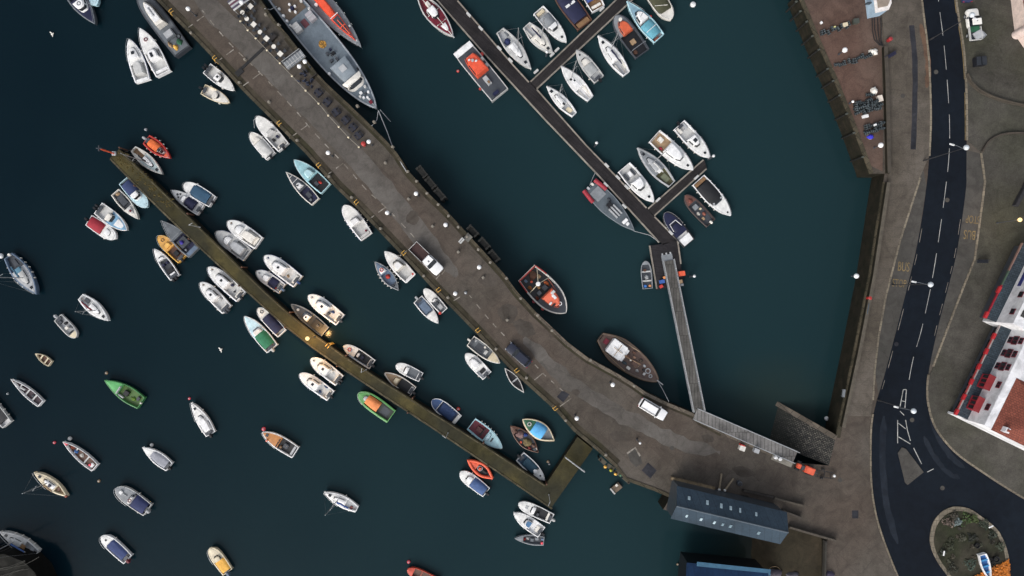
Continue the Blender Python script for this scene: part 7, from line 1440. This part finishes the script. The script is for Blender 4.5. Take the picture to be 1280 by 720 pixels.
def gull(px, label, rz, z=WATER + .05, open_=False):
    t = thing('seagull', label, 'seagull', P(*px, z).to_tuple(), rz, 'seagulls'); w = MB()
    w.lathe((0, 0, 0), [(.01, 0), (.13, .06), (.15, .14), (.08, .22), (.01, .26)], 10); w.v = [(x * 1.9, y, zz) for x, y, zz in w.v]; w.ball((.27, 0, .26), .08, 1, 8); w.lathe((.36, 0, .25), [(.025, 0), (.005, .03)], 6)
    for s in (-1, 1): w.add([(.1, s * .08, .2), (-.12, s * .08, .2), (-.2, s * (.5 if open_ else .2), .25), (-.02, s * (.46 if open_ else .2), .27)], [(0, 1, 2, 3)]); 
    w.build('body', paint('offwhite'), t, smooth=True)
gull((66, 43), 'white seagull on the water in the upper left', R(30), WATER + .02, True); gull((276.5, 437), 'white seagull on the water left of the green covered boat', R(30), WATER + .02, True)
def rope(pts, label, r=.05, col='ltgrey'):
    o = MB().tube(pts, r, 6).build('mooring_rope', paint(col), None); tag(o, label, 'mooring rope', 'mooring ropes of the larger vessels')
sh = lambda x, y, z: P(x, y, z)
rope([P(473, 138, -1.7), P(484, 165, -1.4), P(493, 190, -.3), P(509, 216, .4)], 'long mooring rope from the ship bow down to a bollard', .07)
rope([P(473, 138, -1.7), P(471, 150, -2.2), P(465, 157, .3)], 'slack mooring rope from the ship bow to the pier', .06)
rope([P(475, 137, -1.7), P(488, 152, -4.3)], 'anchor line from the ship bow into the water', .06)
rope([P(346, 8, -1.9), P(338, 12, -1.4), P(331, 11, .3)], 'short mooring rope from the ship stern to the pier', .06)
rope([P(737, 232, -3.2), P(741, 222, -3.4), P(744, 216, -3.5)], 'line from the grey landing craft to the pontoon', .04)
rope([P(793, 289, -3.2), P(812, 294, -3.5), P(823, 302, -3.5)], 'line from the landing craft bow to the pontoon corner', .04)
rope([P(822, 476, -2.8), P(829, 488, -1.5), P(836, 502, .3)], 'mooring rope from the ketch bow to the quay', .05)
rope([P(321, 147, -3.2), P(317, 150, -3.6), P(318, 160, -3.4)], 'rope looped between the paired white cabin boats', .04)
# dark stone pier head in the lower left corner
hp = [(-80, 716), (-30, 694), (4, 692), (30, 702), (44, 716), (52, 734), (60, 790), (-80, 830)]
c = P(0, 730); t = thing('stone_pier', 'dark weed streaked pier head in the lower left corner', 'pier head', c.to_tuple())
pp = [P(x, y, 0) - c for x, y in hp]; MB().prism([(p.x, p.y) for p in pp], -7, -.2, [(p.x * .97, p.y * .97) for p in pp]).build('masonry', stonewall('dark_pier_stone', (16, 16, 14), (12, 12, 11), (7, 7, 5)), t)
mb = MB(); mb.sheet([(p.x * .968, p.y * .968, -.195) for p in pp]); mb.build('top_paving', ground('weedy_stone', (18, 18, 16), (30, 30, 27), (48, 47, 44), .5, 2.2, .9, None, True, .4), t)
for k in range(22):
    a = rnd.uniform(0, 6.3); x0, y0 = rnd.uniform(-6, 5), rnd.uniform(-3, 3.6); MB().tube([(x0 - 3 - k * .2, y0 - 1.2, -.12), (x0 - 1, y0 + .5 * math.sin(a), -.12), (x0 + 1.5, y0 + .9, -.12)], .03, 5).build('old_rope', paint((70, 69, 64), .9), t)
# refuse bins beside the road
t = thing('refuse_bins', 'pair of black refuse bins on the pavement below the white pickup', 'refuse bins', P(1221.5, 78.5, .12).to_tuple(), R(5))
for s in (-.45, .45): MB().box((s, 0, .55), (.75, 1.4, 1.1), 0, 1.05).build('bin', paint((26, 28, 34)), t, bevel=.05); MB().box((s, 0, 1.13), (.8, 1.45, .08)).build('lid', paint((34, 38, 44)), t, bevel=.03)
# railings and low walls on the upper pavement
for k, (L_, hh, wd, cc, lb) in enumerate([([(1207, 93), (1213, 105), (1226, 116), (1250, 126), (1290, 135)], .5, .35, (60, 54, 46), 'curved dark dwarf wall on the upper right pavement'), ([(1226, 190), (1233, 178), (1246, 170), (1262, 167), (1290, 167)], .45, .3, (56, 50, 43), 'curved dwarf wall behind the upper bus bay'), ([(1266, 258), (1282, 228)], .8, .6, (34, 34, 38), 'dark planter strip near the white building wing')]):
    LL = smoothline(L_, 5); c = P(*LL[len(LL) // 2]); t = thing('dwarf_wall', lb, 'wall', (c.x, c.y, .12)); cc0 = Vector((c.x, c.y, 0)); mb = MB(); curb(mb, [p - cc0 for p in pxs(LL)], wd, 0, hh); mb.build('masonry', paint(cc, .85, .6), t); mb = MB(); curb(mb, [p - cc0 for p in pxs(LL)], wd * .7, hh, hh + .06); mb.build('coping', paint(tuple(int(v * 1.15) for v in cc), .85, .6), t)
